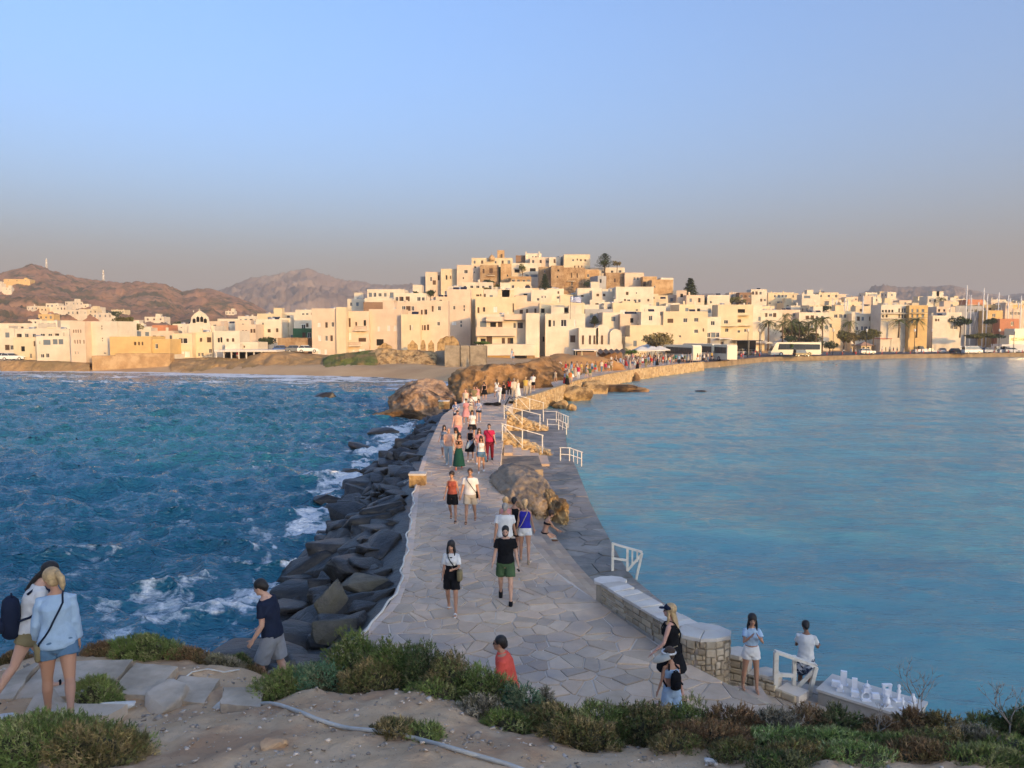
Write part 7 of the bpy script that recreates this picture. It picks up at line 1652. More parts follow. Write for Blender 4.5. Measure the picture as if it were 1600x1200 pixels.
  for k, sd in enumerate((-1, 1)):
   shd, el, wr = A[k][:3]; r = (.046 if sex == 'm' else .038)*s*wide**.6+e*.9
   if kt in ('tshirt', 'crop', 'polo'): f = .58; limb(q, [shd-Vector((sd*.05*s, 0, -.004)), shd, shd.lerp(el, f*.5), shd.lerp(el, f)], [r*.85, r*1.14, r*1.15, r*1.28], n=10)
   elif kt == 'longshirt': limb(q, [shd-Vector((sd*.05*s, 0, -.004)), shd, shd.lerp(el, .5), el, el.lerp(wr, .5), el.lerp(wr, .86)], [r*.9, r*1.2, r*1.18, r*1.12, r*1.05, r*1.0], n=10)
   elif kt == 'shawl': f = .75; limb(q, [shd-Vector((sd*.07*s, 0, -.01)), shd, shd.lerp(el, f*.5), shd.lerp(el, f)], [r, r*1.25, r*1.4, r*1.5], n=10)
   elif kt == 'tank': limb(q, [shd-Vector((sd*.045*s, 0, .06)), shd-Vector((sd*.045*s, 0, -.02))], [r*.85, r*.65], n=8)
  if kt == 'polo': nk2 = trunk_at(S, .58)[0]; limb(q, [nk2-Vector((0, 0, .03)), nk2+Vector((0, .004, .028))], [.078*s, .070*s], n=12)
  job(q, max(vox*.9, .009), CL[ct], t, {'tank': 'tank_top', 'bikini': 'bikini_top', 'band': 'off_shoulder_top', 'crop': 'crop_top', 'shawl': 'cardigan', 'longshirt': 'shirt', 'polo': 'polo_shirt'}.get(kt, 't_shirt'), 1, cr if kt not in ('bikini',) else 0)
 kb_, cb = bottom
 if kb_ != 'none':
  q = MB(); zt = {'bikini': .06, 'dress': .50, 'maxidress': .50, 'minidress': .50, 'romper': .50}.get(kb_, .13)
  E_(q, trings(S, -.10, zt, e*1.2, e, 10), 18)
  if kb_ in ('skirt', 'dress', 'maxi', 'maxidress', 'minidress'):
   ln = {'skirt': .30, 'dress': .40, 'minidress': .26}.get(kb_, .74); kn = (J[0][1]+J[1][1])/2; an = (J[0][2]+J[1][2])/2; sx = .19*s*wide+e; R = []
   for f in (0, .25, .5, .75, 1): z = ln*f*s; w_ = sx+.10*f*s*(ln/.4)**.3+.02; c0 = S['hip'].lerp(kn, min(1, z/(.43*s))) if z <= .43*s else kn.lerp(an, (z-.43*s)/(.41*s)); sep = abs(J[0][1].y-J[1][1].y)*.5*min(1, z/(.43*s)); R.append((Vector((0, c0.y*.8, S['hip'].z-.02-z)), Vector((w_*.92, 0, 0)), Vector((0, w_*.72+sep*.75, 0))))
   E_(q, R[::-1], 20)
  else:
   fr = {'shorts': .70, 'hotpants': .34, 'romper': .72, 'bikini': .0, 'kneeshorts': .86}.get(kb_, 2)
   for k in (0, 1):
    h, kn, an = J[k][:3]; r = .088*s*lw+e
    if fr == 0: continue
    if fr < 2: limb(q, [h+Vector((0, 0, .06*s)), h, h.lerp(kn, fr*.55), h.lerp(kn, fr)], [r*1.0, r*1.06, r*1.1, r*(1.12 if fr > .4 else 1.16)], n=12)
    else: limb(q, [h+Vector((0, 0, .06*s)), h, h.lerp(kn, .5), kn, kn.lerp(an, .5), an+Vector((0, 0, .01))], [r, r*1.04, r*.92, r*.76, r*.70, r*.62], n=12)
  job(q, max(vox*.9, .009), CL[cb], t, {'skirt': 'skirt', 'maxi': 'long_skirt', 'dress': 'dress', 'maxidress': 'long_dress', 'minidress': 'dress', 'trousers': 'trousers', 'bikini': 'bikini_bottom', 'romper': 'playsuit'}.get(kb_, 'shorts'), 1, cr if kb_ != 'bikini' else 0)
 if shoes != 'none':
  for k in (0, 1):
   an, f, nrm = J[k][2], J[k][5], J[k][6]; q = MB(); hgt = .030 if shoes.startswith('sandal') else .05
   heel = an-f*.060*s-nrm*.048*s; toe = an+f*.19*s-nrm*.058*s
   if shoes.startswith('sandal'):
    limb(q, [heel-nrm*.012, an-nrm*.062*s, an+f*.1*s-nrm*.070*s, toe-nrm*.008], [.032*s, .036*s, .040*s, .028*s], fl=.40, n=10, ref=Vector((0, 0, 1))); limb(q, [an+f*.09*s-nrm*.03*s, an+f*.115*s-nrm*.034*s], [.046*s, .044*s], n=10)
   else: limb(q, [heel, an-nrm*.036*s, an+f*.07*s-nrm*.045*s, an+f*.14*s-nrm*.056*s, toe], [.042*s, .050*s, .050*s, .045*s, .028*s], fl=.78, n=10, ref=Vector((0, 0, 1)))
   cc_ = shoes.split('_')[-1]; job(q, max(vox*.8, .009), CL[cc_], t, 'sandal' if shoes.startswith('sandal') else 'shoe', 1)
 S.update(A=A, J=J, t=t, hc=hc, Q=Q, k=k_, e=e); return S
def wpt(S, p): return Matrix.Translation(S['t'].location) @ S['t'].rotation_euler.to_matrix().to_4x4() @ Vector(p)
def worn(S, name, label, cat):
 o = thing(name, label, cat, S['t'].location, S['t'].rotation_euler.z); return o
def crossbody(S, label, mat, side=1, zb=-.02, size=(.20, .09, .15), front=0.0, cat='bag', strapmat=None):
 """strap from the shoulder opposite to 'side' down to a bag at the 'side' hip"""
 t = worn(S, 'shoulder_bag', label, cat); q = MB(); s = S['s']; P = []
 for f in np.linspace(0, 1, 9): z = .565+(zb-.565)*f; c, rx, ry, a = trunk_at(S, z, S['e']*2.2+.008); x = -side*.10*(1-f)/.17+side*f*.98; x = max(-.9, min(.98, x)); P.append(c+Vector((rx*x, ry*math.sqrt(max(.02, 1-x*x)), 0)))
 Bk = []
 for f in np.linspace(0, 1, 9): z = .565+(zb-.565)*f; c, rx, ry, a = trunk_at(S, z, S['e']*2.2+.008); x = -side*.10*(1-f)/.17+side*f*.98; x = max(-.9, min(.98, x)); Bk.append(c+Vector((rx*x, -ry*math.sqrt(max(.02, 1-x*x)), 0)))
 q.tube(P, .011, 5); q.tube(Bk, .011, 5); q.tube([P[0], (P[0]+Bk[0])/2+Vector((0, 0, .02)), Bk[0]], .011, 5); q.build('strap', strapmat or mat, t)
 c, rx, ry, a = trunk_at(S, zb-.06, .05); q = MB(); w, d, h = size; cc = c+Vector((side*(rx+.0), front, 0)); n = 12
 for_ = [];
 for k in range(5): f = (-1, -.8, 0, .8, 1)[k]; g = (.82, 1, 1, 1, .8)[k]; for_.append((cc+Vector((0, 0, f*h*s)), Vector((d/2*g*1.2, 0, 0)), Vector((0, w/2*g*1.1, 0))))
 E_(q, for_, 8); q.build('bag_body', mat, t); return t
def backpack(S, label, mat, big=1.0, drop=0.0, side=0.0):
 t = worn(S, 'backpack', label, 'backpack'); c, rx, ry, a = trunk_at(S, .30-drop, .02); s = S['s']; q = MB(); cc = c+Vector((side, -ry-.075*big, 0)); R = []
 for f, g in ((-.23, .70), (-.20, 1.0), (-.05, 1.06), (.10, 1.0), (.19, .85), (.23, .45)): R.append((cc+Vector((0, 0, f*big*s)), Vector((.145*g*big*s, 0, 0)), Vector((0, .095*g*big*s, 0))))
 E_(q, R, 12); q.build('pack', mat, t); q = MB(); ball(q, cc+Vector((0, -.09*big, -.08*big*s)), .10*big*s, .05*big, .09*big*s, n=10); q.build('pocket', mat, t)
 for sd in (-1, 1):
  q = MB(); P = []
  for z, yy in ((.50, -1), (.565, -.3), (.545, .5), (.47, 1.02), (.36, 1.05), (.26, .6), (.2, -.2), (.18, -1)): c, rx, ry, a = trunk_at(S, z, S['e']*2+.012); x = .62 if z > .3 else 1.0; P.append(c+Vector((sd*rx*x*(.75 if z > .5 else 1), ry*yy, 0)))
  q.tube(P, .016, 5); q.build('strap', mat, t)
 q = MB(); q.tube([cc+Vector((-.04, .02, .23*big*s)), cc+Vector((0, .01, .27*big*s)), cc+Vector((.04, .02, .23*big*s))], .01, 5); q.build('handle', mat, t); return t
W_ = lambda a, b, ph=1: ((a, b), (-a*.8, b*2.2)) if ph > 0 else ((-a*.8, b*2.2), (a, b))
# ---- the people nearest the camera
def G(px, py, d): p = at(px, py, d); return p
p = at(95, 1127, 8.4); p.z = islet_h(p.x, p.y)
S1 = person('blond woman in a pale blue shirt and frayed denim shorts on the left hill path', p, 28, 1.66, 'f', 'tan', ('blond', 'pony'), ('longshirt', 'lightblue'), ('hotpants', 'denim'), 'sandal_white', vox=.0115, fine=True, lean=7, legs=((4, 2), (-20, 32)), arms=((4, 12, 22, 8), (-6, 7, 10, 0)), head=(38, 14), wide=1.10)
crossbody(S1, 'small tan shoulder bag with a dark strap on the blond woman in blue', CL['khaki'], side=-1, zb=-.02, size=(.20, .07, .10), strapmat=CL['navy'])
p = at(48, 1092, 9.1); p.z = islet_h(p.x, p.y)
S2 = person('dark haired woman in a white T-shirt stooping beside the blond woman', p, -52, 1.66, 'f', 'fair', ('black', 'braid'), ('tshirt', 'white'), ('hotpants', 'khaki'), 'sandal_black', vox=.0115, fine=True, lean=16, legs=((22, 10), (-24, 10)), arms=((6, 10, 16, 0), (-4, 8, 14, 0)), head=(-6, 22), wide=1.08)
backpack(S2, 'large navy blue backpack hanging off the dark haired woman in white', CL['navy'], big=1.12, drop=.10)
p = at(428, 1084, 11.2)
S3 = person('young man in a dark navy T-shirt and grey shorts stepping down behind the shrubs', p, 84, 1.76, 'm', 'fair', ('black', 'short'), ('tshirt', 'navy'), ('kneeshorts', 'grey'), 'black', vox=.0125, fine=True, lean=9, legs=((20, 26), (-8, 14)), arms=((-2, 6, 34, 0), (4, 6, 44, 0)), head=(0, 18), wide=1.12)
p = gz(797, 1185, DECK); p = at(797, 1000, 11.6); p.z = DECK-.10
S4 = person('man in a coral red polo shirt and sunglasses half hidden by the shrubs', p, 82, 1.74, 'm', 'tan', ('black', 'short'), ('polo', 'coral'), ('shorts', 'navy'), 'black', vox=.0125, fine=True, lean=13, legs=((14, 10), (-12, 16)), arms=((10, 6, 20, 0), (0, 6, 16, 0)), head=(0, -6), wide=1.1, shades=True)
p = at(1050, 1000, 12.7); p.z = DECK+.02
S5 = person('woman in a navy cap and sleeveless black dress with long blond hair', p, 66, 1.70, 'f', 'pink', ('blond', 'long'), ('tank', 'black'), ('minidress', 'black'), 'sandal_black', vox=.0125, fine=True, lean=3, legs=((8, 6), (-8, 10)), arms=((14, 16, 30, 10), (-4, 10, 10, 0)), head=(10, -4), hat='cap', wide=1.12, shades=True)
crossbody(S5, 'black shoulder bag at the hip of the woman in the navy cap', CL['black'], side=1, zb=.02, size=(.24, .09, .14))
p = at(1050, 1040, 11.7); p.z = DECK+.02
S6 = person('girl in a pale blue off shoulder top, in front of the woman in black', p, 14, 1.34, 'f', 'tan', ('brown', 'bun'), ('band', 'lightblue'), ('shorts', 'lightblue'), 'sandal_white', vox=.0125, fine=True, lean=4, legs=((6, 4), (-8, 10)), arms=((0, 14, 10, 0), (0, 12, 8, 0)), head=(34, 6), face=False)
backpack(S6, 'small black backpack on the girl in the pale blue top', CL['black'], big=.78)
hv = wpt(S6, S6['hc']); t = thing('straw_visor', 'wide cream straw sun visor worn by the girl in front of the shrubs', 'sun visor', hv, RD(14+52)); q = MB(); vs = []; fs = []; n = 16
for k in range(n+1):
 g = math.radians(-20+220*k/n);
 for r, z in ((.10, .05), (.28, .0), (.28, -.012), (.10, .035)): vs.append((r*math.cos(g), r*math.sin(g)*1.0, z))
for k in range(n):
 for j in range(4): fs.append((4*k+j, 4*k+(j+1) % 4, 4*k+4+(j+1) % 4, 4*k+4+j))
R_ = Matrix.Rotation(RD(-28), 3, 'X'); q.add([R_@Vector(v) for v in vs], fs, 0, True); q.build('brim', CL['cream'], t); q = MB(); q.tube([(.10*math.cos(math.radians(v)), .105*math.sin(math.radians(v)), .03) for v in range(0, 361, 24)], .018, 5); q.build('band', CL['white'], t)
p = at(1172, 1090, 14.05); p.z = 1.11
S7 = person('girl in a pale blue crop top and white shorts with her hands pressed together', p, 176, 1.43, 'f', 'tan', ('black', 'long'), ('crop', 'lightblue'), ('hotpants', 'white'), 'none', vox=.0125, fine=True, lean=2, legs=((3, 2), (-5, 6)), arms=((36, 14, 112, 34), (36, 14, 112, 34)), head=(-4, 2), wide=1.02, splay=5)
p = at(1257, 1100, 15.55); p.z = .24
S8 = person('boy in a white T-shirt and black and white patterned shorts on the sea steps', p, -24, 1.56, 'm', 'brown', ('black', 'short'), ('tshirt', 'white'), ('kneeshorts', 'print'), 'none', vox=.012, fine=True, lean=6, legs=((8, 8), (-8, 14)), arms=((20, 12, 60, 18), (24, 16, 56, 10)), head=(20, 22), face=False)
g = gz(706, 957, DECK+.03); S9 = person('woman in a black playsuit with a white cardigan over her shoulders, walking this way', g, 176, 1.62, 'f', 'tan', ('black', 'long'), ('shawl', 'white'), ('romper', 'black'), 'sandal_white', vox=.0135, fine=True, lean=2, legs=((14, 8), (-10, 22)), arms=((10, 10, 84, 30), (-2, 8, 14, 0)), head=(-8, 2))
crossbody(S9, 'khaki green shoulder bag carried by the woman with the white cardigan', CL['khaki'], side=-1, zb=.12, size=(.24, .11, .12), front=.14, strapmat=CL['black'])
g = gz(790, 940, DECK+.03); S10 = person('bearded man in a black T-shirt and green shorts walking towards the camera', g, 178, 1.80, 'm', 'fair', ('black', 'short beard'), ('tshirt', 'black'), ('shorts', 'green'), 'black', vox=.0135, fine=True, lean=3, legs=((14, 8), (-10, 26)), arms=((-4, 12, 12, 0), (6, 12, 16, 0)), head=(0, 8), wide=1.08)
h_ = wpt(S10, S10['A'][0][2]+Vector((0, 0, -.12))); t = thing('sunglasses', 'black sunglasses dangling from the bearded man\'s hand', 'sunglasses', h_); q = MB(); ball(q, (0, 0, -.02), .028, .006, .02); ball(q, (.02, .03, -.06), .028, .006, .02); q.build('lenses', m_dark, t)
def standing(px, py, label, yaw, H, sex, skin, hair, top, bottom, shoes='white', **k):
 g = gz(px, py, DECK+.03); d = g.y; k.setdefault('vox', .016 if d < 30 else .022 if d < 50 else .028); return person(label, g, yaw, H, sex, skin, hair, top, bottom, shoes, **k)
S11 = standing(789, 893, 'man in a white T-shirt seen from behind, right behind the bearded man', -2, 1.78, 'm', 'tan', ('grey', 'short'), ('tshirt', 'white'), ('shorts', 'beige'), 'white', face=False, wide=1.15, legs=((10, 8), (-10, 20)))
S12 = standing(790, 872, 'woman with long ash blond hair and a pink top seen from behind', 4, 1.68, 'f', 'tan', ('blond', 'bun'), ('tank', 'pink'), ('shorts', 'purple'), 'white', face=False, legs=((10, 8), (-10, 20)))
S13 = standing(803, 868, 'short haired woman in a black top walking away, partly hidden', -5, 1.62, 'f', 'tan', ('black', 'short'), ('tank', 'black'), ('shorts', 'black'), 'black', face=False, legs=((10, 8), (-10, 20)))
S14 = standing(820, 877, 'blond woman in a royal blue sleeveless top and white shorts walking away', -4, 1.68, 'f', 'tan', ('blond', 'pony'), ('tank', 'blue'), ('hotpants', 'white'), 'sandal_beige', face=False, legs=((8, 4), (-14, 22)), arms=((-6, 10, 8, 0), (4, 12, 12, 0)))
crossbody(S14, 'thin tan strap bag across the back of the woman in royal blue', CL['beige'], side=-1, zb=.0, size=(.12, .05, .07))
g = gz(851, 833, .95); S15 = person('woman in a black bikini sitting on the steps facing the bay', Vector((g.x, g.y, .78)), -78, 1.66, 'f', 'tan', ('darkbrown', 'bun'), ('bikini', 'black'), ('bikini', 'black'), 'none', vox=.013, lean=16, legs=((72, 54), (64, 50)), arms=((30, 6, 20, 8), (34, 6, 24, 8)), head=(0, 12), sit=.16, splay=2)
t = thing('beach_towel', 'pale yellow beach towel under the woman in the black bikini', 'towel', (g.x-.1, g.y, .785), .2); q = MB(); q.box(-.55, .45, -.32, .32, 0, .03); q.build('towel', CL['cream'], t)
t = thing('folded_towel', 'folded white towel on the step behind the bikini woman', 'towel', (g.x-.62, g.y+.1, .99)); q = MB(); q.box(-.2, .2, -.15, .15, 0, .08); q.build('cloth', CL['white'], t)
t = thing('beach_bag', 'small brown beach bag on the step below the bikini woman', 'bag', (g.x+.3, g.y-.35, .64)); q = MB(); E_(q, [(Vector((0, 0, z)), Vector((w_, 0, 0)), Vector((0, w_*.6, 0))) for z, w_ in ((0, .12), (.05, .17), (.14, .16), (.18, .10))], 10); q.build('bag_body', CL['brown'], t)
standing(707, 815, 'woman in a rust red sleeveless top and black shorts beside the crossbody man', 174, 1.66, 'f', 'tan', ('darkbrown', 'bun'), ('tank', 'rust'), ('shorts', 'black'), 'sandal_black', legs=((4, 2), (-14, 30)), arms=((-6, 12, 14, 0), (8, 10, 20, 0)), head=(-10, 0))
S = standing(735, 816, 'man in a white T-shirt and beige shorts with a black cross body strap', 178, 1.78, 'm', 'tan', ('brown', 'short'), ('tshirt', 'white'), ('shorts', 'beige'), 'sandal_brown', legs=((-12, 26), (12, 6)), arms=((-2, 12, 16, 0), (4, 12, 20, 0)), wide=1.12)
crossbody(S, 'small black cross body bag on the man in white and beige', CL['black'], side=-1, zb=.06, size=(.2, .07, .11))
for a in [
 (701, 728, 'bald man in a grey pink T-shirt and ripped pale jeans, leftmost of the walking group', 172, 1.78, 'm', 'fair', ('brown', 'none'), ('tshirt', 'peach'), ('trousers', 'paledenim'), 'white'),
 (694, 716, 'woman in a grey top half hidden behind the man in pale jeans', 170, 1.62, 'f', 'fair', ('darkbrown', 'long'), ('tank', 'grey'), ('shorts', 'white'), 'white'),
 (717, 733, 'woman in a strapless black top and long dark green skirt', 176, 1.64, 'f', 'tan', ('black', 'long'), ('band', 'black'), ('maxi', 'darkgreen'), 'sandal_red'),
 (714, 722, 'woman in sunglasses and a cream top behind the dark green skirt', 178, 1.66, 'f', 'tan', ('black', 'long'), ('tshirt', 'cream'), ('shorts', 'white'), 'white'),
 (735, 720, 'woman in a black dress carrying a pale blue jacket in front of her', 180, 1.66, 'f', 'fair', ('brown', 'bun'), ('tank', 'black'), ('dress', 'black'), 'white'),
 (752, 738, 'woman in a white top with a denim jacket tied round her waist', 182, 1.62, 'f', 'tan', ('darkbrown', 'long'), ('tank', 'white'), ('hotpants', 'denim'), 'white'),
 (749, 724, 'woman in a pink top right behind the one with the tied denim jacket', 180, 1.66, 'f', 'fair', ('brown', 'long'), ('tshirt', 'pink'), ('skirt', 'grey'), 'white'),
 (765, 720, 'man in a magenta T-shirt and dark trousers, rightmost of the walking group', 184, 1.78, 'm', 'fair', ('darkbrown', 'short beard'), ('tshirt', 'magenta'), ('trousers', 'maroon'), 'black'),
 (715, 690, 'broad man in a peach coloured shirt walking above the group', 178, 1.78, 'm', 'pink', ('darkbrown', 'short'), ('tshirt', 'peach'), ('shorts', 'pink'), 'white'),
 (738, 686, 'woman in a white T-shirt and black skirt walking alone in mid causeway', 180, 1.66, 'f', 'tan', ('darkbrown', 'long'), ('tshirt', 'white'), ('skirt', 'black'), 'black'),
 (713, 668, 'man in a blue and white checked shirt at the seaward side', 176, 1.76, 'm', 'fair', ('darkbrown', 'short'), ('tshirt', 'bluecheck'), ('shorts', 'navy'), 'white'),
 (728, 662, 'woman in a rose brown dress left of the striped shirt man', 178, 1.68, 'f', 'tan', ('brown', 'bun'), ('tshirt', 'pink'), ('dress', 'pink'), 'white'),
 (735, 656, 'stout man in a striped T-shirt and sunglasses', 180, 1.80, 'm', 'tan', ('darkbrown', 'short'), ('tshirt', 'stripes'), ('shorts', 'beige'), 'white'),
 (748, 660, 'girl in a loose grey patterned top beside the striped shirt man', 183, 1.60, 'f', 'fair', ('brown', 'long'), ('tshirt', 'bluecheck'), ('hotpants', 'navy'), 'white'),
 (728, 644, 'bare armed man in a cream vest behind the rose brown dress', 178, 1.80, 'm', 'pink', ('brown', 'short'), ('tank', 'cream'), ('shorts', 'white'), 'white'),
 (741, 638, 'man in a khaki T-shirt and white shorts coming from the headland rock', 182, 1.80, 'm', 'tan', ('brown', 'short'), ('tshirt', 'khaki'), ('shorts', 'white'), 'white'),
 (746, 634, 'woman in a dusty pink top close behind the khaki T-shirt man', 182, 1.68, 'f', 'fair', ('brown', 'long'), ('tshirt', 'pink'), ('skirt', 'beige'), 'white'),
 (757, 627, 'woman in a short black dress standing alone before the dark rock hollow', 180, 1.70, 'f', 'fair', ('darkbrown', 'long'), ('tank', 'black'), ('minidress', 'black'), 'white'),
 (780, 633, 'street performer all in white leaning back beside a music stand', 150, 1.76, 'm', 'tan', ('brown', 'short'), ('longshirt', 'white'), ('trousers', 'white'), 'white'),
 (776, 621, 'woman in a white top and beige skirt left of the performer', 20, 1.68, 'f', 'tan', ('darkbrown', 'long'), ('tshirt', 'white'), ('skirt', 'beige'), 'brown'),
 (787, 626, 'woman in a black top and black shorts right behind the performer', 170, 1.70, 'f', 'tan', ('darkbrown', 'long'), ('tank', 'black'), ('shorts', 'black'), 'white'),
 (796, 618, 'person in a red top and dark trousers between the performer and the man in cream', 10, 1.66, 'f', 'fair', ('darkbrown', 'long'), ('tshirt', 'red'), ('trousers', 'black'), 'black'),
 (803, 622, 'man in a cream shirt and pale trousers with his back to the camera', 5, 1.80, 'm', 'tan', ('grey', 'short'), ('longshirt', 'cream'), ('trousers', 'beige'), 'brown'),
 (809, 621, 'woman in a white dress holding up her arm beside the man in cream', 8, 1.66, 'f', 'fair', ('blond', 'long'), ('tank', 'white'), ('maxidress', 'white'), 'brown'),
 (821, 618, 'man in a bright yellow shirt and khaki trousers walking away', 0, 1.78, 'm', 'tan', ('blond', 'short'), ('tshirt', 'yellow'), ('trousers', 'beige'), 'brown'),
 (827, 616, 'woman in a cream top right beside the yellow shirt man', -4, 1.70, 'f', 'fair', ('brown', 'long'), ('tshirt', 'cream'), ('trousers', 'beige'), 'brown'),
 (833, 611, 'man in a white T-shirt and black shorts near the bend of the causeway', -8, 1.78, 'm', 'tan', ('brown', 'short'), ('tshirt', 'white'), ('shorts', 'black'), 'white'),
 (829, 602, 'man with a red cap and dark backpack by the cave mouth', -8, 1.76, 'm', 'tan', ('brown', 'short'), ('tshirt', 'black'), ('shorts', 'navy'), 'white'),
]:
 r = hr.random(); ph = hr.choice((1, -1)); k = dict(legs=W_(13, 7, ph), arms=hr.choice([((-8*ph, 8, 14, 0), (12*ph, 8, 18, 0)), ((-16*ph, 10, 22, 0), (20*ph, 9, 30, 4)), ((6, 9, 78, 28), (-8*ph, 8, 16, 0)), ((2, 14, 10, 0), (10, 8, 64, 22)), ((20, 8, 62, 36), (18, 8, 58, 34))]), lean=hr.uniform(-1, 7), head=(hr.uniform(-30, 30), hr.uniform(-2, 14)), sway=hr.uniform(-.04, .04), wide=hr.uniform(.94, 1.18), face=a[1] > 700 and 90 < a[3] < 270)
 if 'performer' in a[2]: k = dict(legs=((18, 4), (-6, 2)), lean=-8, arms=((30, 10, 70, 20), (34, 10, 60, 10)), face=False)
 if 'carrying' in a[2] or 'holding' in a[2]: k['arms'] = ((20, 8, 60, 24), (16, 8, 60, 24))
 if 'sunglasses' in a[2]: k['shades'] = True
 S = standing(a[0], a[1], a[2], a[3], a[4], a[5], a[6], a[7], a[8], a[9], a[10], **k)
 if 'carrying' in a[2]:
  t = worn(S, 'jacket', 'pale blue jacket held by the woman in the black dress', 'jacket'); q = MB(); E_(q, [(S['hip']+Vector((.03*k_, .22, z)), Vector((w_, 0, 0)), Vector((0, .05, 0))) for z, w_, k_ in ((-.24, .05, 5), (-.1, .1, 3), (.05, .13, 0), (.16, .10, -1))], 10); q.build('cloth', CL['lightblue'], t)
 if 'tied denim' in a[2] and 'pink' not in a[2] or 'denim jacket tied' in a[2]:
  t = worn(S, 'tied_jacket', 'denim jacket knotted round the hips of the woman in white', 'jacket'); q = MB(); E_(q, trings(S, -.08, .10, .045, .03, 6), 16); E_(q, [(S['hip']+Vector((-.2, 0, z)), Vector((w_, 0, 0)), Vector((0, w_, 0))) for z, w_ in ((-.38, .03), (-.2, .07), (0, .06))], 8); q.build('cloth', CL['denim'], t)
 if 'magenta' in a[2]: crossbody(S, 'black sling bag worn by the man in magenta', CL['black'], side=-1, zb=.12, size=(.2, .08, .11))
g = gz(796, 634, DECK+.03); t = thing('music_stand', 'black folding tripod stand on the paving beside the performer', 'stand', g); q = MB()
for v in (0, 2.1, 4.2): q.bar((0, 0, .75), (.75*math.cos(v), .75*math.sin(v), 0), .05)
q.build('legs', m_rail, t)
g = gz(770, 634, DECK+.03); t = thing('instrument_bag', 'black instrument bag lying open on the paving left of the performer', 'bag', g); q = MB(); E_(q, [(Vector((x, 0, .15)), Vector((0, w_, 0)), Vector((0, 0, w_*.5))) for x, w_ in ((-.8, .1), (-.5, .25), (0, .2), (.4, .35), (.7, .2))], 8); q.build('bag_body', CL['black'], t)
# ---- the distant crowd: a few builds, each copied person wearing colours of their own
ARCH = []
for k, (sex, top, bot, hair, ph) in enumerate([('m', 'tshirt', 'shorts', 'short', 1), ('f', 'tank', 'skirt', 'long', 1), ('m', 'tshirt', 'trousers', 'short', -1), ('f', 'tshirt', 'hotpants', 'bun', -1), ('f', 'tank', 'maxidress', 'long', 1), ('m', 'tank', 'shorts', 'short', -1)]):
 S = person('x', (0, -300, 0), 0, 1.72 if sex == 'm' else 1.64, sex, 'tan', ('brown', hair), (top, 'white'), (bot, 'black'), 'white', vox=.036, legs=W_(13, 7, ph), arms=((-8*ph, 9, 14, 0), (12*ph, 9, 18, 0)), face=False); ARCH.append((S['t'], sex, top, bot))
flush()
TOPC = ['white', 'white', 'black', 'red', 'pink', 'cream', 'lightblue', 'navy', 'yellow', 'peach', 'green', 'grey', 'beige', 'orange', 'teal', 'magenta', 'stripes', 'maroon']
BOTC = ['white', 'black', 'denim', 'beige', 'navy', 'red', 'khaki', 'grey', 'paledenim', 'cream']
CN = {'lightblue': 'light blue', 'paledenim': 'pale denim', 'stripes': 'striped'}
used = set(); cr_ = random.Random(99)
def crowd(px, py, zone, d=None, z=None, face=None):
 if d is None: g = gz(px, py, DECK+.03 if z is None else z)
 else: g = at(px, py, d)
 if z is not None: g.z = z
 for _ in range(60):
  A, sex, top, bot = cr_.choice(ARCH); tc, bc = cr_.choice(TOPC), cr_.choice(BOTC); nb = {'maxidress': 'long dress', 'skirt': 'skirt', 'hotpants': 'short shorts', 'shorts': 'shorts', 'trousers': 'trousers'}[bot]
  key = (tc, bc, nb, zone)
  if key not in used: used.add(key); break
 r = A.copy(); COL.objects.link(r); r.location = g; r.rotation_euler = (0, 0, RD(cr_.choice((180, 0, 170, 10, 195, -20, 90, -90))+cr_.uniform(-20, 20))); s = cr_.uniform(.92, 1.06); r.scale = (s, s, s)
 who = 'man' if sex == 'm' else 'woman'; r['label'] = f'{who} in a {CN.get(tc, tc)} top and {CN.get(bc, bc)} {nb} {zone}' if nb != 'long dress' else f'{who} in a long {CN.get(bc, bc)} dress with {CN.get(tc, tc)} top {zone}'
 r['category'] = 'person'; r['group'] = 'people strolling between the causeway and the town'
 for ch in A.children:
  c = ch.copy(); COL.objects.link(c); c.parent = r; nm = ch.name.split('.')[0]
  m = m_skin[cr_.choice(('tan', 'fair', 'pink', 'tan'))] if nm == 'body' else m_hair[cr_.choice(('black', 'brown', 'darkbrown', 'blond', 'grey'))] if nm == 'hair' else CL[tc] if nm in ('t_shirt', 'tank_top') else CL[bc] if nm in ('shorts', 'skirt', 'long_dress', 'trousers', 'dress') else CL['white']
  c.material_slots[0].link = 'OBJECT'; c.material_slots[0].material = m
for px, py in [(868, 599), (866, 588), (883, 601), (886, 603), (891, 602), (894, 597), (889, 592), (880, 590), (899, 590), (904, 592), (884, 584), (893, 583), (875, 582), (902, 583), (916, 592), (922, 594), (917, 586), (908, 584)]: crowd(px, py, 'at the causeway bend')
for px, py in [(870, 574), (874, 576), (878, 573), (881, 577), (884, 572), (888, 577), (891, 574), (895, 578), (898, 574), (866, 571), (901, 578), (905, 575), (909, 579), (912, 575), (860, 568), (863, 570), (925, 577), (918, 578)]: crowd(px, py, 'in the throng by the café screen')
for px, py in [(930, 583), (940, 582), (946, 583), (951, 581), (955, 580), (960, 576), (966, 578), (974, 577), (978, 573), (984, 577), (988, 573), (992, 576), (996, 578), (936, 576), (944, 574)]: crowd(px, py, 'in front of the scalloped canopy')
for px, py in [(1000, 575), (1004, 572), (1009, 575), (1013, 570), (1018, 573), (1022, 569), (1027, 572), (1031, 567), (1036, 570), (1040, 566), (1044, 571), (1048, 567), (1052, 570), (1003, 566), (1015, 564), (1024, 562), (1034, 561), (1043, 561), (997, 569), (1007, 563)]: crowd(px, py, 'below the white parasols')
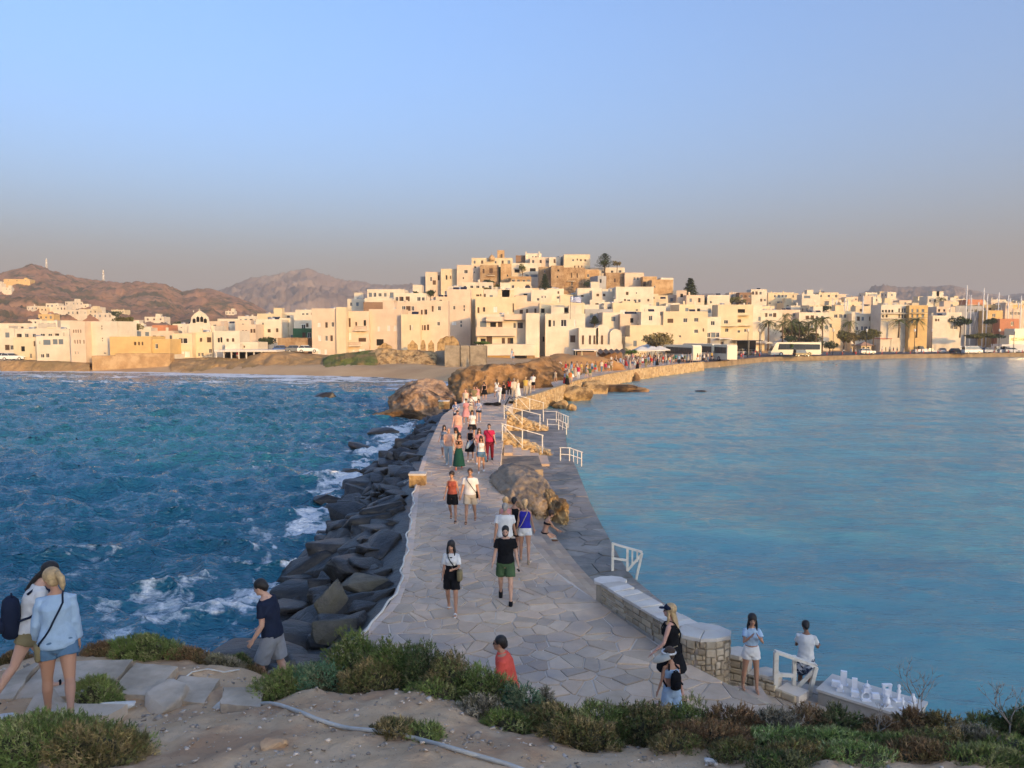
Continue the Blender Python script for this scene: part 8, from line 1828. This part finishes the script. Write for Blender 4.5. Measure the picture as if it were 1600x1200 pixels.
for px, py in [(1056, 567), (1061, 569), (1066, 566), (1070, 568), (1075, 564), (1080, 567), (1085, 563), (1090, 566), (1094, 562), (1100, 563), (1106, 561), (1112, 562), (1118, 560), (1064, 560), (1078, 559), (1124, 560)]: crowd(px, py, 'near the parked coaches')
for k in range(70):
 px = cr_.uniform(864, 1128); py = float(np.interp(px, [864, 930, 1000, 1060, 1128], [588, 579, 571, 566, 560]))+cr_.uniform(-7, 4); crowd(px, py, 'strolling by the screen café' if px < 930 else 'strolling past the scalloped canopy' if px < 985 else 'strolling past the parasols' if px < 1050 else 'strolling towards the coaches')
for px, py, d in [(1158, 560, 176), (1161, 561, 176), (1180, 556, 196), (1188, 553, 200), (1330, 548, 212), (1337, 549, 211), (1318, 551, 208), (1440, 549, 214), (1433, 552, 209), (1384, 547, 226), (1390, 547, 226), (1396, 548, 225), (1402, 547, 226), (1412, 548, 226), (1420, 547, 226), (1427, 548, 225), (1558, 546, 222), (1450, 547, 226), (1378, 548, 224), (1555, 549, 216)]: crowd(px, py, 'on the far harbour quay', d=d, z=1.2)
for px, py, d, z in [(800, 561, 128, 3.2), (802, 565, 126, 3.0)]: crowd(px, py, 'on top of the headland rocks', d=d, z=toz(px, py, d))
for px in (352, 362, 371, 385, 397, 410, 420): crowd(px, 561, 'under the beach restaurant pergola', d=151.5, z=toz(px, 561, 151.5))
for (A, *_) in ARCH:
 for ch in list(A.children): bpy.data.objects.remove(ch)
 bpy.data.objects.remove(A)
for k, (px, py) in enumerate([(1302, 569), (1307, 571), (1286, 567), (1225, 567)]):
 g = gz(px, py, 0); t = thing('swimmer', ['dark haired swimmer, left one of the close pair in the bay', 'dark haired swimmer, right one of the close pair in the bay', 'pale swimmer alone in front of the quay wall', 'sunlit bather standing near the beach corner'][k], 'swimmer', g, 0, 'bathers in the calm bay'); q = MB(); ball(q, (0, 0, .15), .11, .12, .15); q.build('hair' if k < 2 else 'head', m_hair['black'] if k < 2 else m_skin['tan'], t); q = MB(); ball(q, (0, -.02, -.12), .24, .14, .18); q.build('shoulders', m_skin['tan'], t)
# ================================================================ FOREGROUND: shrubs, slabs, stones, hose
pr_ = np.random.RandomState(17)
def on_ground(px, py):
 d = ray(px, py); o = Vector((0, 0, CAMZ)); a, b = 3.0, None; t = 3.0
 while t < 20:
  p = o+d*t
  if p.z < islet_h(p.x, p.y): break
  t += .08
 lo, hi = t-.08, t
 for _ in range(10):
  m_ = (lo+hi)/2; p = o+d*m_
  if p.z < islet_h(p.x, p.y): hi = m_
  else: lo = m_
 return o+d*hi
m_blade = M('shrub_foliage', (.80, .80, .80), (1.0, 1.0, 1.0), scale=5, rough=.75, tint=True, spec=.15)
m_twig = M('shrub_wood', (.05, .045, .025), (.09, .08, .04), scale=6, rough=.95, bump=.8, bscale=25)
HUES = dict(heather=[(.15, .115, .045), (.11, .12, .04), (.20, .15, .07), (.08, .075, .03)], green=[(.10, .135, .035), (.14, .165, .05), (.075, .10, .03), (.17, .17, .07)], bright=[(.19, .23, .08), (.14, .20, .06), (.26, .28, .13), (.10, .13, .045)], teal=[(.06, .13, .07), (.09, .16, .09), (.05, .09, .05), (.12, .15, .08)], dark=[(.055, .085, .025), (.08, .10, .035), (.04, .055, .02), (.11, .11, .05)], grey=[(.17, .15, .11), (.12, .115, .07), (.22, .19, .14), (.09, .08, .05)], brown=[(.17, .10, .05), (.13, .08, .04), (.21, .14, .07), (.09, .07, .03)])
NBL = 0
def shrub(px, pyt, d, rx, ry, hue, label, blade=.040, dens=1.0, rzmin=.16, group='low shrubs in the foreground', nm='shrub'):
 global NBL
 top = at(px, pyt, d); g = islet_h(top.x, top.y); rz = max(rzmin, top.z-g+.03); t = thing(nm, label, 'shrub', (top.x, top.y, g-.03), 0, group)
 V, F = rock_verts(int(px)+int(pyt), 3, 2, .18, .7); V = V*np.array([rx*.56, ry*.56, rz*.58]); V[:, 2] = np.maximum(V[:, 2], -.08)
 lift = np.array([islet_h(top.x+v[0], top.y+v[1])-g for v in V]); V[:, 2] += lift
 linkmesh('twigs', npmesh('twigs', V, F, m_twig, smooth=False), t)
 ncl = max(8, int(26*rx*ry*9)); cth = pr_.uniform(0, 2*np.pi, ncl); cph = np.arccos(pr_.uniform(.0, 1, ncl)); cc = np.stack([np.sin(cph)*np.cos(cth), np.sin(cph)*np.sin(cth), np.cos(cph)], -1)
 crad = pr_.uniform(.16, .30, ncl)/max(rx, ry)**.5; cb = pr_.uniform(.86, 1.14, ncl); ch = pr_.randint(0, 4, ncl); ctone = pr_.uniform(1.3, 2.6, ncl)
 area_ = 2*math.pi*((rx*ry)**1.6/3+(rx*rz)**1.6*2/3)**(1/1.6); ns = int(area_*1500*dens)
 k = pr_.randint(0, ncl, ns); p = cc[k]+pr_.randn(ns, 3)*crad[k][:, None]*.55; p /= np.linalg.norm(p, axis=1)[:, None]; p[:, 2] = np.abs(p[:, 2])-.06; dist = np.linalg.norm(p-cc[k]*1.0, axis=1); r = cb[k]*(1-.35*np.clip(dist/crad[k]/1.6, 0, 1)**2)*pr_.uniform(.86, 1.04, ns)
 un = pr_.rand(ns) < .28; q_ = pr_.randn(ns, 3); q_[:, 2] = np.abs(q_[:, 2]); q_ /= np.linalg.norm(q_, axis=1)[:, None]; p[un] = q_[un]; r[un] = pr_.uniform(.74, .93, un.sum())
 P = p*r[:, None]*np.array([rx, ry, rz]); P[:, 2] += np.interp(P[:, 0], [-rx, 0, rx], [islet_h(top.x-rx, top.y)-g, 0, islet_h(top.x+rx, top.y)-g])+np.interp(P[:, 1], [-ry, 0, ry], [islet_h(top.x, top.y-ry)-g, 0, islet_h(top.x, top.y+ry)-g])
 Nn = p/np.array([rx, ry, rz]); Nn /= np.linalg.norm(Nn, axis=1)[:, None]; ax = Nn*.8+np.array([0, 0, .55])+pr_.randn(ns, 3)*.28; ax /= np.linalg.norm(ax, axis=1)[:, None]
 nb = 9; sp = pr_.randn(ns, nb, 3)*.50; dr = ax[:, None]+sp; dr /= np.linalg.norm(dr, axis=2)[:, :, None]; L = blade*pr_.uniform(.6, 1.35, (ns, nb, 1)); base = P[:, None]+ax[:, None]*blade*pr_.uniform(-.6, .9, (ns, nb, 1))
 sd = np.cross(dr, pr_.randn(ns, nb, 3)); sd /= np.linalg.norm(sd, axis=2)[:, :, None]+1e-9; w = blade*.11*pr_.uniform(.7, 1.3, (ns, nb, 1))
 V = np.stack([base-sd*w, base+sd*w, base+dr*L+sd*w*.3], 2).reshape(-1, 3); F = np.arange(len(V)).reshape(-1, 3)
 hu = np.array(HUES[hue]); base_c = hu[ch[k]]*ctone[k][:, None]*pr_.uniform(.8, 1.2, (ns, 1)); C = np.repeat(base_c, nb, 0)*pr_.uniform(.8, 1.25, (ns*nb, 1)); dry = pr_.rand(ns*nb) < .08; C[dry] = np.array([.26, .19, .11]); C = np.repeat(C, 3, 0)
 linkmesh('foliage', npmesh('foliage', V, F, m_blade, col=C), t); NBL += len(F)
 return t
for a in [
 (55, 1112, 6.75, 1.0, .55, 'green', 'big dome of yellow green shrub filling the bottom left corner'),
 (150, 1128, 6.5, .45, .35, 'heather', 'browner right flank of the bottom left corner shrub'),
 (230, 989, 10.75, .62, .35, 'green', 'rounded green shrub on the ridge above the stone slabs'),
 (165, 1003, 10.8, .40, .25, 'brown', 'low brown scrub left of the rounded ridge shrub'),
 (300, 1010, 10.8, .45, .25, 'brown', 'dry brown scrub right of the rounded ridge shrub'),
 (350, 1023, 10.7, .35, .2, 'grey', 'thin dry grass scrub before the navy shirted man'),
 (378, 1022, 10.9, .22, .2, 'dark', 'small dark round shrub at the navy shirted man\'s feet'),
 (400, 1048, 10.9, .4, .25, 'brown', 'dull brown scrub under the navy shirted man'),
 (148, 1058, 8.95, .32, .2, 'green', 'small bright shrub growing between the slabs beside the blond woman'),
 (20, 1016, 10.6, .3, .2, 'brown', 'brown scrub at the left picture edge behind the backpack'),
 (440, 1042, 9.2, .42, .35, 'green', 'left end lobe of the long shrub mass in the middle'),
 (500, 1030, 9.3, .42, .4, 'teal', 'grey green lobe of the middle shrub mass, second from the left'),
 (562, 988, 9.7, .55, .5, 'green', 'tallest yellow green lobe of the middle shrub mass'),
 (622, 998, 9.4, .5, .45, 'green', 'green lobe just right of the tallest one'),
 (590, 1030, 9.1, .5, .35, 'heather', 'brown green skirt below the tallest lobe'),
 (668, 1002, 9.2, .45, .4, 'dark', 'dark green lobe where the middle mass starts to slope down'),
 (715, 1020, 8.9, .45, .4, 'heather', 'brownish lobe left of the man in coral'),
 (690, 1062, 8.6, .4, .3, 'green', 'lower front lobe of the sloping shrub mass'),
 (765, 1038, 8.6, .42, .35, 'green', 'green lobe right in front of the man in coral'),
 (760, 1085, 8.1, .32, .3, 'grey', 'greyish twiggy front lobe of the sloping mass'),
 (822, 1064, 8.3, .32, .3, 'teal', 'blue green lobe at the right tip of the middle mass'),
 (852, 1066, 8.5, .16, .2, 'grey', 'small twiggy tuft standing at the right tip of the middle mass'),
 (800, 1110, 7.8, .3, .25, 'green', 'low green lobe at the gully before the right hand mass'),
 (618, 1138, 7.05, .26, .22, 'heather', 'small brown shrub alone beside the hose'),
 (662, 1146, 7.0, .20, .2, 'green', 'bright green half of the small shrub beside the hose'),
 (870, 1096, 7.9, .42, .35, 'heather', 'left end of the long brown heather mass on the right'),
 (935, 1092, 7.9, .45, .35, 'green', 'yellow green lobe of the heather mass below the paving'),
 (1005, 1093, 7.9, .45, .35, 'heather', 'brown lobe of the heather mass below the visor girl'),
 (1078, 1092, 7.9, .42, .35, 'green', 'greenish lobe right of the visor girl'),
 (1140, 1100, 7.8, .40, .35, 'brown', 'russet lobe beneath the praying girl'),
 (910, 1122, 7.3, .40, .25, 'heather', 'front lobe of the heather mass, left part'), (1110, 1128, 7.1, .50, .35, 'brown', 'large russet front lobe touching the bare ground'), (1060, 1142, 6.9, .3, .2, 'heather', 'lowest brown tuft beside the bare ground on the right'),
 (1200, 1104, 7.8, .40, .35, 'grey', 'greyish dark lobe below the landing'), (1262, 1102, 7.9, .34, .3, 'brown', 'russet bush below the display ledge'), (1310, 1106, 7.9, .36, .3, 'dark', 'dark green bush in front of the marble souvenirs'), (1200, 1135, 7.1, .42, .3, 'bright', 'pale silvery green bush on the lower right'), (1290, 1140, 7.0, .45, .3, 'bright', 'brightest yellow green bush on the lower right'),
 (1370, 1116, 7.7, .34, .3, 'brown', 'brown bush right of the marble souvenirs'), (1425, 1102, 7.8, .28, .3, 'brown', 'russet rounded bush under the bare dry twigs'), (1472, 1108, 7.7, .28, .3, 'heather', 'brown green column bush right of the dry twigs'), (1532, 1108, 7.7, .26, .25, 'green', 'green tufty bush standing against the water, second from the right'), (1590, 1104, 7.6, .34, .3, 'dark', 'dark bush at the right picture edge'),
 (1380, 1150, 6.9, .48, .3, 'green', 'green front bush of the lower right mass'), (1455, 1140, 7.0, .42, .3, 'heather', 'brown front bush of the lower right mass'), (1520, 1138, 7.0, .42, .3, 'grey', 'grey twiggy front bush of the lower right mass'), (1590, 1150, 6.8, .42, .3, 'green', 'green bush in the bottom right corner'), (1250, 1170, 6.5, .42, .25, 'heather', 'brown bush low at the bottom edge, right of centre'), (1340, 1178, 6.4, .40, .25, 'bright', 'silvery bush at the bottom edge on the right'), (1440, 1172, 6.5, .42, .25, 'brown', 'brown bush at the bottom edge near the right corner'), (1530, 1175, 6.4, .42, .25, 'green', 'green bush at the bottom edge in the right corner'), (1150, 1165, 6.6, .3, .2, 'heather', 'heather tuft at the rim of the bare ground bottom right'), (1215, 1190, 6.2, .3, .2, 'dark', 'dark green tuft at the bottom edge')]: shrub(*a)
def dry_twigs(px, py, d, h, label, seed):
 b = at(px, py, d); b.z = islet_h(b.x, b.y); t = thing('dry_bush', label, 'dry bush', b); r = random.Random(seed); q = MB()
 def br(p, dr, L, rad, k):
  e = p+dr*L; m_ = p.lerp(e, .5)+Vector((r.uniform(-.1, .1), r.uniform(-.1, .1), r.uniform(-.05, .05)))*L; q.tube([p, m_, e], [rad, rad*.8, rad*.6], 4)
  if k > 0:
   for _ in range(3): n = (dr+Vector((r.uniform(-.9, .9), r.uniform(-.9, .9), r.uniform(-.2, .6)))).normalized(); br(e, n, L*r.uniform(.55, .8), rad*.6, k-1)
 br(Vector((0, 0, -.05)), Vector((0, 0, 1)), h*.45, .012, 4); q.build('branches', M('dead_wood', (.30, .25, .20), (.38, .33, .28), scale=8, rough=.9), t)
dry_twigs(1436, 1130, 7.75, .75, 'bare pale dry bush standing up against the water', 3); dry_twigs(1578, 1140, 7.4, .62, 'bare whitish dry branches near the right picture edge', 5); dry_twigs(1372, 1150, 7.2, .35, 'single dead stalk leaning in front of the marble souvenirs', 8)
m_slab = M('path_slab', (.47, .37, .27), (.60, .49, .38), scale=2.2, rough=.85, bump=.8, bscale=7, c3=(.33, .27, .20), scale3=.9, bdist=.03, world=True, detail=10)
def slab(corners, th, lab, z=None):
 P = [on_ground(*c) for c in corners]; z = z or max(p.z for p in P)+.02; P = [gz(c[0], c[1], z) for c in corners]; cen = sum(P, Vector())/len(P); t = thing('stone_slab', lab, 'stone slab', (cen.x, cen.y, z-th), 0, 'slabs of the hill path'); n = len(P); Q = []
 for i in range(n):
  a, b = P[i], P[(i+1) % n]
  for k in range(5): f = k/5; p = a.lerp(b, f); Q.append((p.x-cen.x+random.uniform(-.012, .012), p.y-cen.y+random.uniform(-.012, .012)))
 q = MB(); stone_slab(Q, -.35, th, q, (1, 1, 1), .02); q.build('slab', m_slab, t)
slab([(-30, 1092), (2, 1062), (66, 1030), (42, 1058), (20, 1092)], .06, 'tilted pale slab at the left picture edge of the hill path')
slab([(20, 1092), (70, 1034), (208, 1030), (164, 1084)], .07, 'largest pale slab of the hill path behind the blond woman')
slab([(170, 1084), (212, 1036), (278, 1041), (238, 1087)], .07, 'second pale slab of the hill path, split by a shallow crack')
slab([(245, 1092), (284, 1056), (345, 1060), (318, 1098)], .07, 'third slab of the hill path with a brown worn side')
slab([(344, 1100), (350, 1073), (412, 1074), (408, 1104)], .07, 'last grey slab of the hill path under the middle shrubs')
slab([(60, 1122), (80, 1098), (200, 1100), (170, 1118)], .05, 'flat worn stone lying in the path before the slabs')
def stone(px, py, s, lab, mat, seed, fl=.6):
 p = on_ground(px, py); V, F = hull_rock(seed, 16, 2, .08); V = V*np.array([s*1.2, s*.8, s*fl]); tag(linkmesh('stone', npmesh('stone', V, F, mat), None, (p.x, p.y, p.z+s*fl*.25), (0, 0, seed)), lab, 'stone')
m_pale = M('pale_stone', (.52, .50, .46), (.66, .64, .60), scale=6, rough=.85, bump=.6, bscale=14)
stone(362, 1104, .17, 'pale grey angular stone at the start of the hose', m_pale, 3); stone(262, 1100, .34, 'large smooth brown grey stone beside the third slab', m_slab, 5, .35); stone(180, 1108, .17, 'pale green grey stone right of the small bright shrub', m_pale, 7); stone(20, 1130, .13, 'white chip of stone at the left edge above the corner shrub', m_pale, 9); stone(60, 1115, .3, 'flat brown grey stone under the dark haired woman', m_slab, 11, .35); stone(430, 1165, .10, 'brown clod lying on the bare ground below the hose', m_earth, 13); stone(1110, 1192, .05, 'small white pebble at the bottom edge right of centre', m_pale, 15)
def along(pts, step=6):
 out = []
 for (a, b), (c, d) in zip(pts[:-1], pts[1:]):
  n = max(1, int(math.hypot(c-a, d-b)/step))
  for k in range(n): f = k/n; out.append(on_ground(a+(c-a)*f, b+(d-b)*f))
 out.append(on_ground(*pts[-1])); return out
hs_ = [(385, 1106), (410, 1101), (430, 1102), (470, 1116), (500, 1129), (540, 1141), (575, 1144), (620, 1149), (660, 1160), (700, 1171), (740, 1183), (790, 1197), (830, 1212)]
q = MB(); pts = [p+Vector((0, 0, .022)) for p in along(hs_)]; pts = [sum(pts[max(0, i-2):i+3], Vector())/len(pts[max(0, i-2):i+3]) for i in range(len(pts))]; q.tube(pts, .021, 8)
tag(q.build('hose', M('grey_hose', (.42, .40, .36), (.52, .50, .46), scale=5, rough=.5)), 'thick grey hose snaking over the bare ground', 'hose')
q = MB(); pts = [p+Vector((0, 0, .015)) for p in along([(276, 1080), (282, 1066), (300, 1052), (325, 1047), (350, 1052), (374, 1048)])]; q.tube(pts, .011, 6); tag(q.build('cable', m_wpaint), 'thin pale cable looped above the slabs near the ridge', 'cable')
PB = [hull_rock(700+k, 8, 0, .04, False) for k in range(5)]; VV = []; FF = []; CC = []; off = 0
def in_view_ground():
 px, py = pr_.uniform(-60, 1660), 1085+pr_.rand()**.8*125; p = at(px, py, 1.0); return px, py
lo_pts = []
N_PEB = 9000
gx = pr_.uniform(-7, 7, N_PEB); gy = 5.6+pr_.rand(N_PEB)*4.6; gzv = islet_z(gx, gy); cl_ = n2(gx, gy, 3.1, 51, 1.2); keep = (cl_+pr_.randn(N_PEB)*.9 > .0)
for x, y, z in zip(gx[keep], gy[keep], gzv[keep]):
 Vp, Fp = PB[pr_.randint(5)]; s = .006+.022*pr_.rand()**3+(.03*pr_.rand() if pr_.rand() < .02 else 0); a = pr_.rand()*6.28; c, sn = math.cos(a), math.sin(a)
 V = Vp*np.array([s*1.2, s, s*.6]); V = np.stack([V[:, 0]*c-V[:, 1]*sn+x, V[:, 0]*sn+V[:, 1]*c+y, V[:, 2]+z+s*.25], -1); VV.append(V); FF.append(Fp+off); off += len(V)
 tn = pr_.choice([1.25, 1.0, .8, .62, .5]); CC.append(np.ones((len(V), 3))*tn*np.array([1, .95, .9]))
tag(linkmesh('pebbles', npmesh('pebbles', np.concatenate(VV), np.concatenate(FF), M('pebble', (.52, .44, .36), (.58, .50, .42), rough=.9, tint=True), col=np.concatenate(CC))), kind='stuff')
NS_ = 9000; gx = pr_.uniform(-7, 7, NS_); gy = 5.6+pr_.rand(NS_)*5.2; z = islet_z(gx, gy)+.006; a = pr_.rand(NS_)*6.28; L = pr_.uniform(.008, .03, NS_); w = .0025; dx, dy = np.cos(a)*L, np.sin(a)*L
V = np.stack([np.stack([gx-dy/L*w, gy+dx/L*w, z], -1), np.stack([gx+dy/L*w, gy-dx/L*w, z], -1), np.stack([gx+dx, gy+dy, z+.004], -1)], 1).reshape(-1, 3); C = np.repeat(np.array([[.42, .32, .2]])*pr_.uniform(.3, 1.2, (NS_, 1)), 3, 0)
tag(linkmesh('straw', npmesh('straw', V, np.arange(len(V)).reshape(-1, 3), m_blade, col=C)), kind='stuff')
for o in bpy.data.objects:
 if o.get('label') and not 4 <= len(o['label'].split()) <= 16: print('LONG', o.name, o['label'])
print('BLADES', NBL)
# ================================================================ AIR
hz = bpy.data.materials.new('air_haze'); hz.use_nodes = True; hn = hz.node_tree.nodes
for q in list(hn): hn.remove(q)
ho = hn.new('ShaderNodeOutputMaterial'); hp = hn.new('ShaderNodeVolumePrincipled')
hp.inputs['Color'].default_value = (.60, .62, .65, 1); hp.inputs['Density'].default_value = HAZE; hp.inputs['Anisotropy'].default_value = 0.0
hz.node_tree.links.new(hp.outputs[0], ho.inputs['Volume'])
mb = MB(); mb.box(-9600, 9600, -9600, 9600, -4, HAZE_TOP); tag(mb.build('haze', hz), kind='stuff')
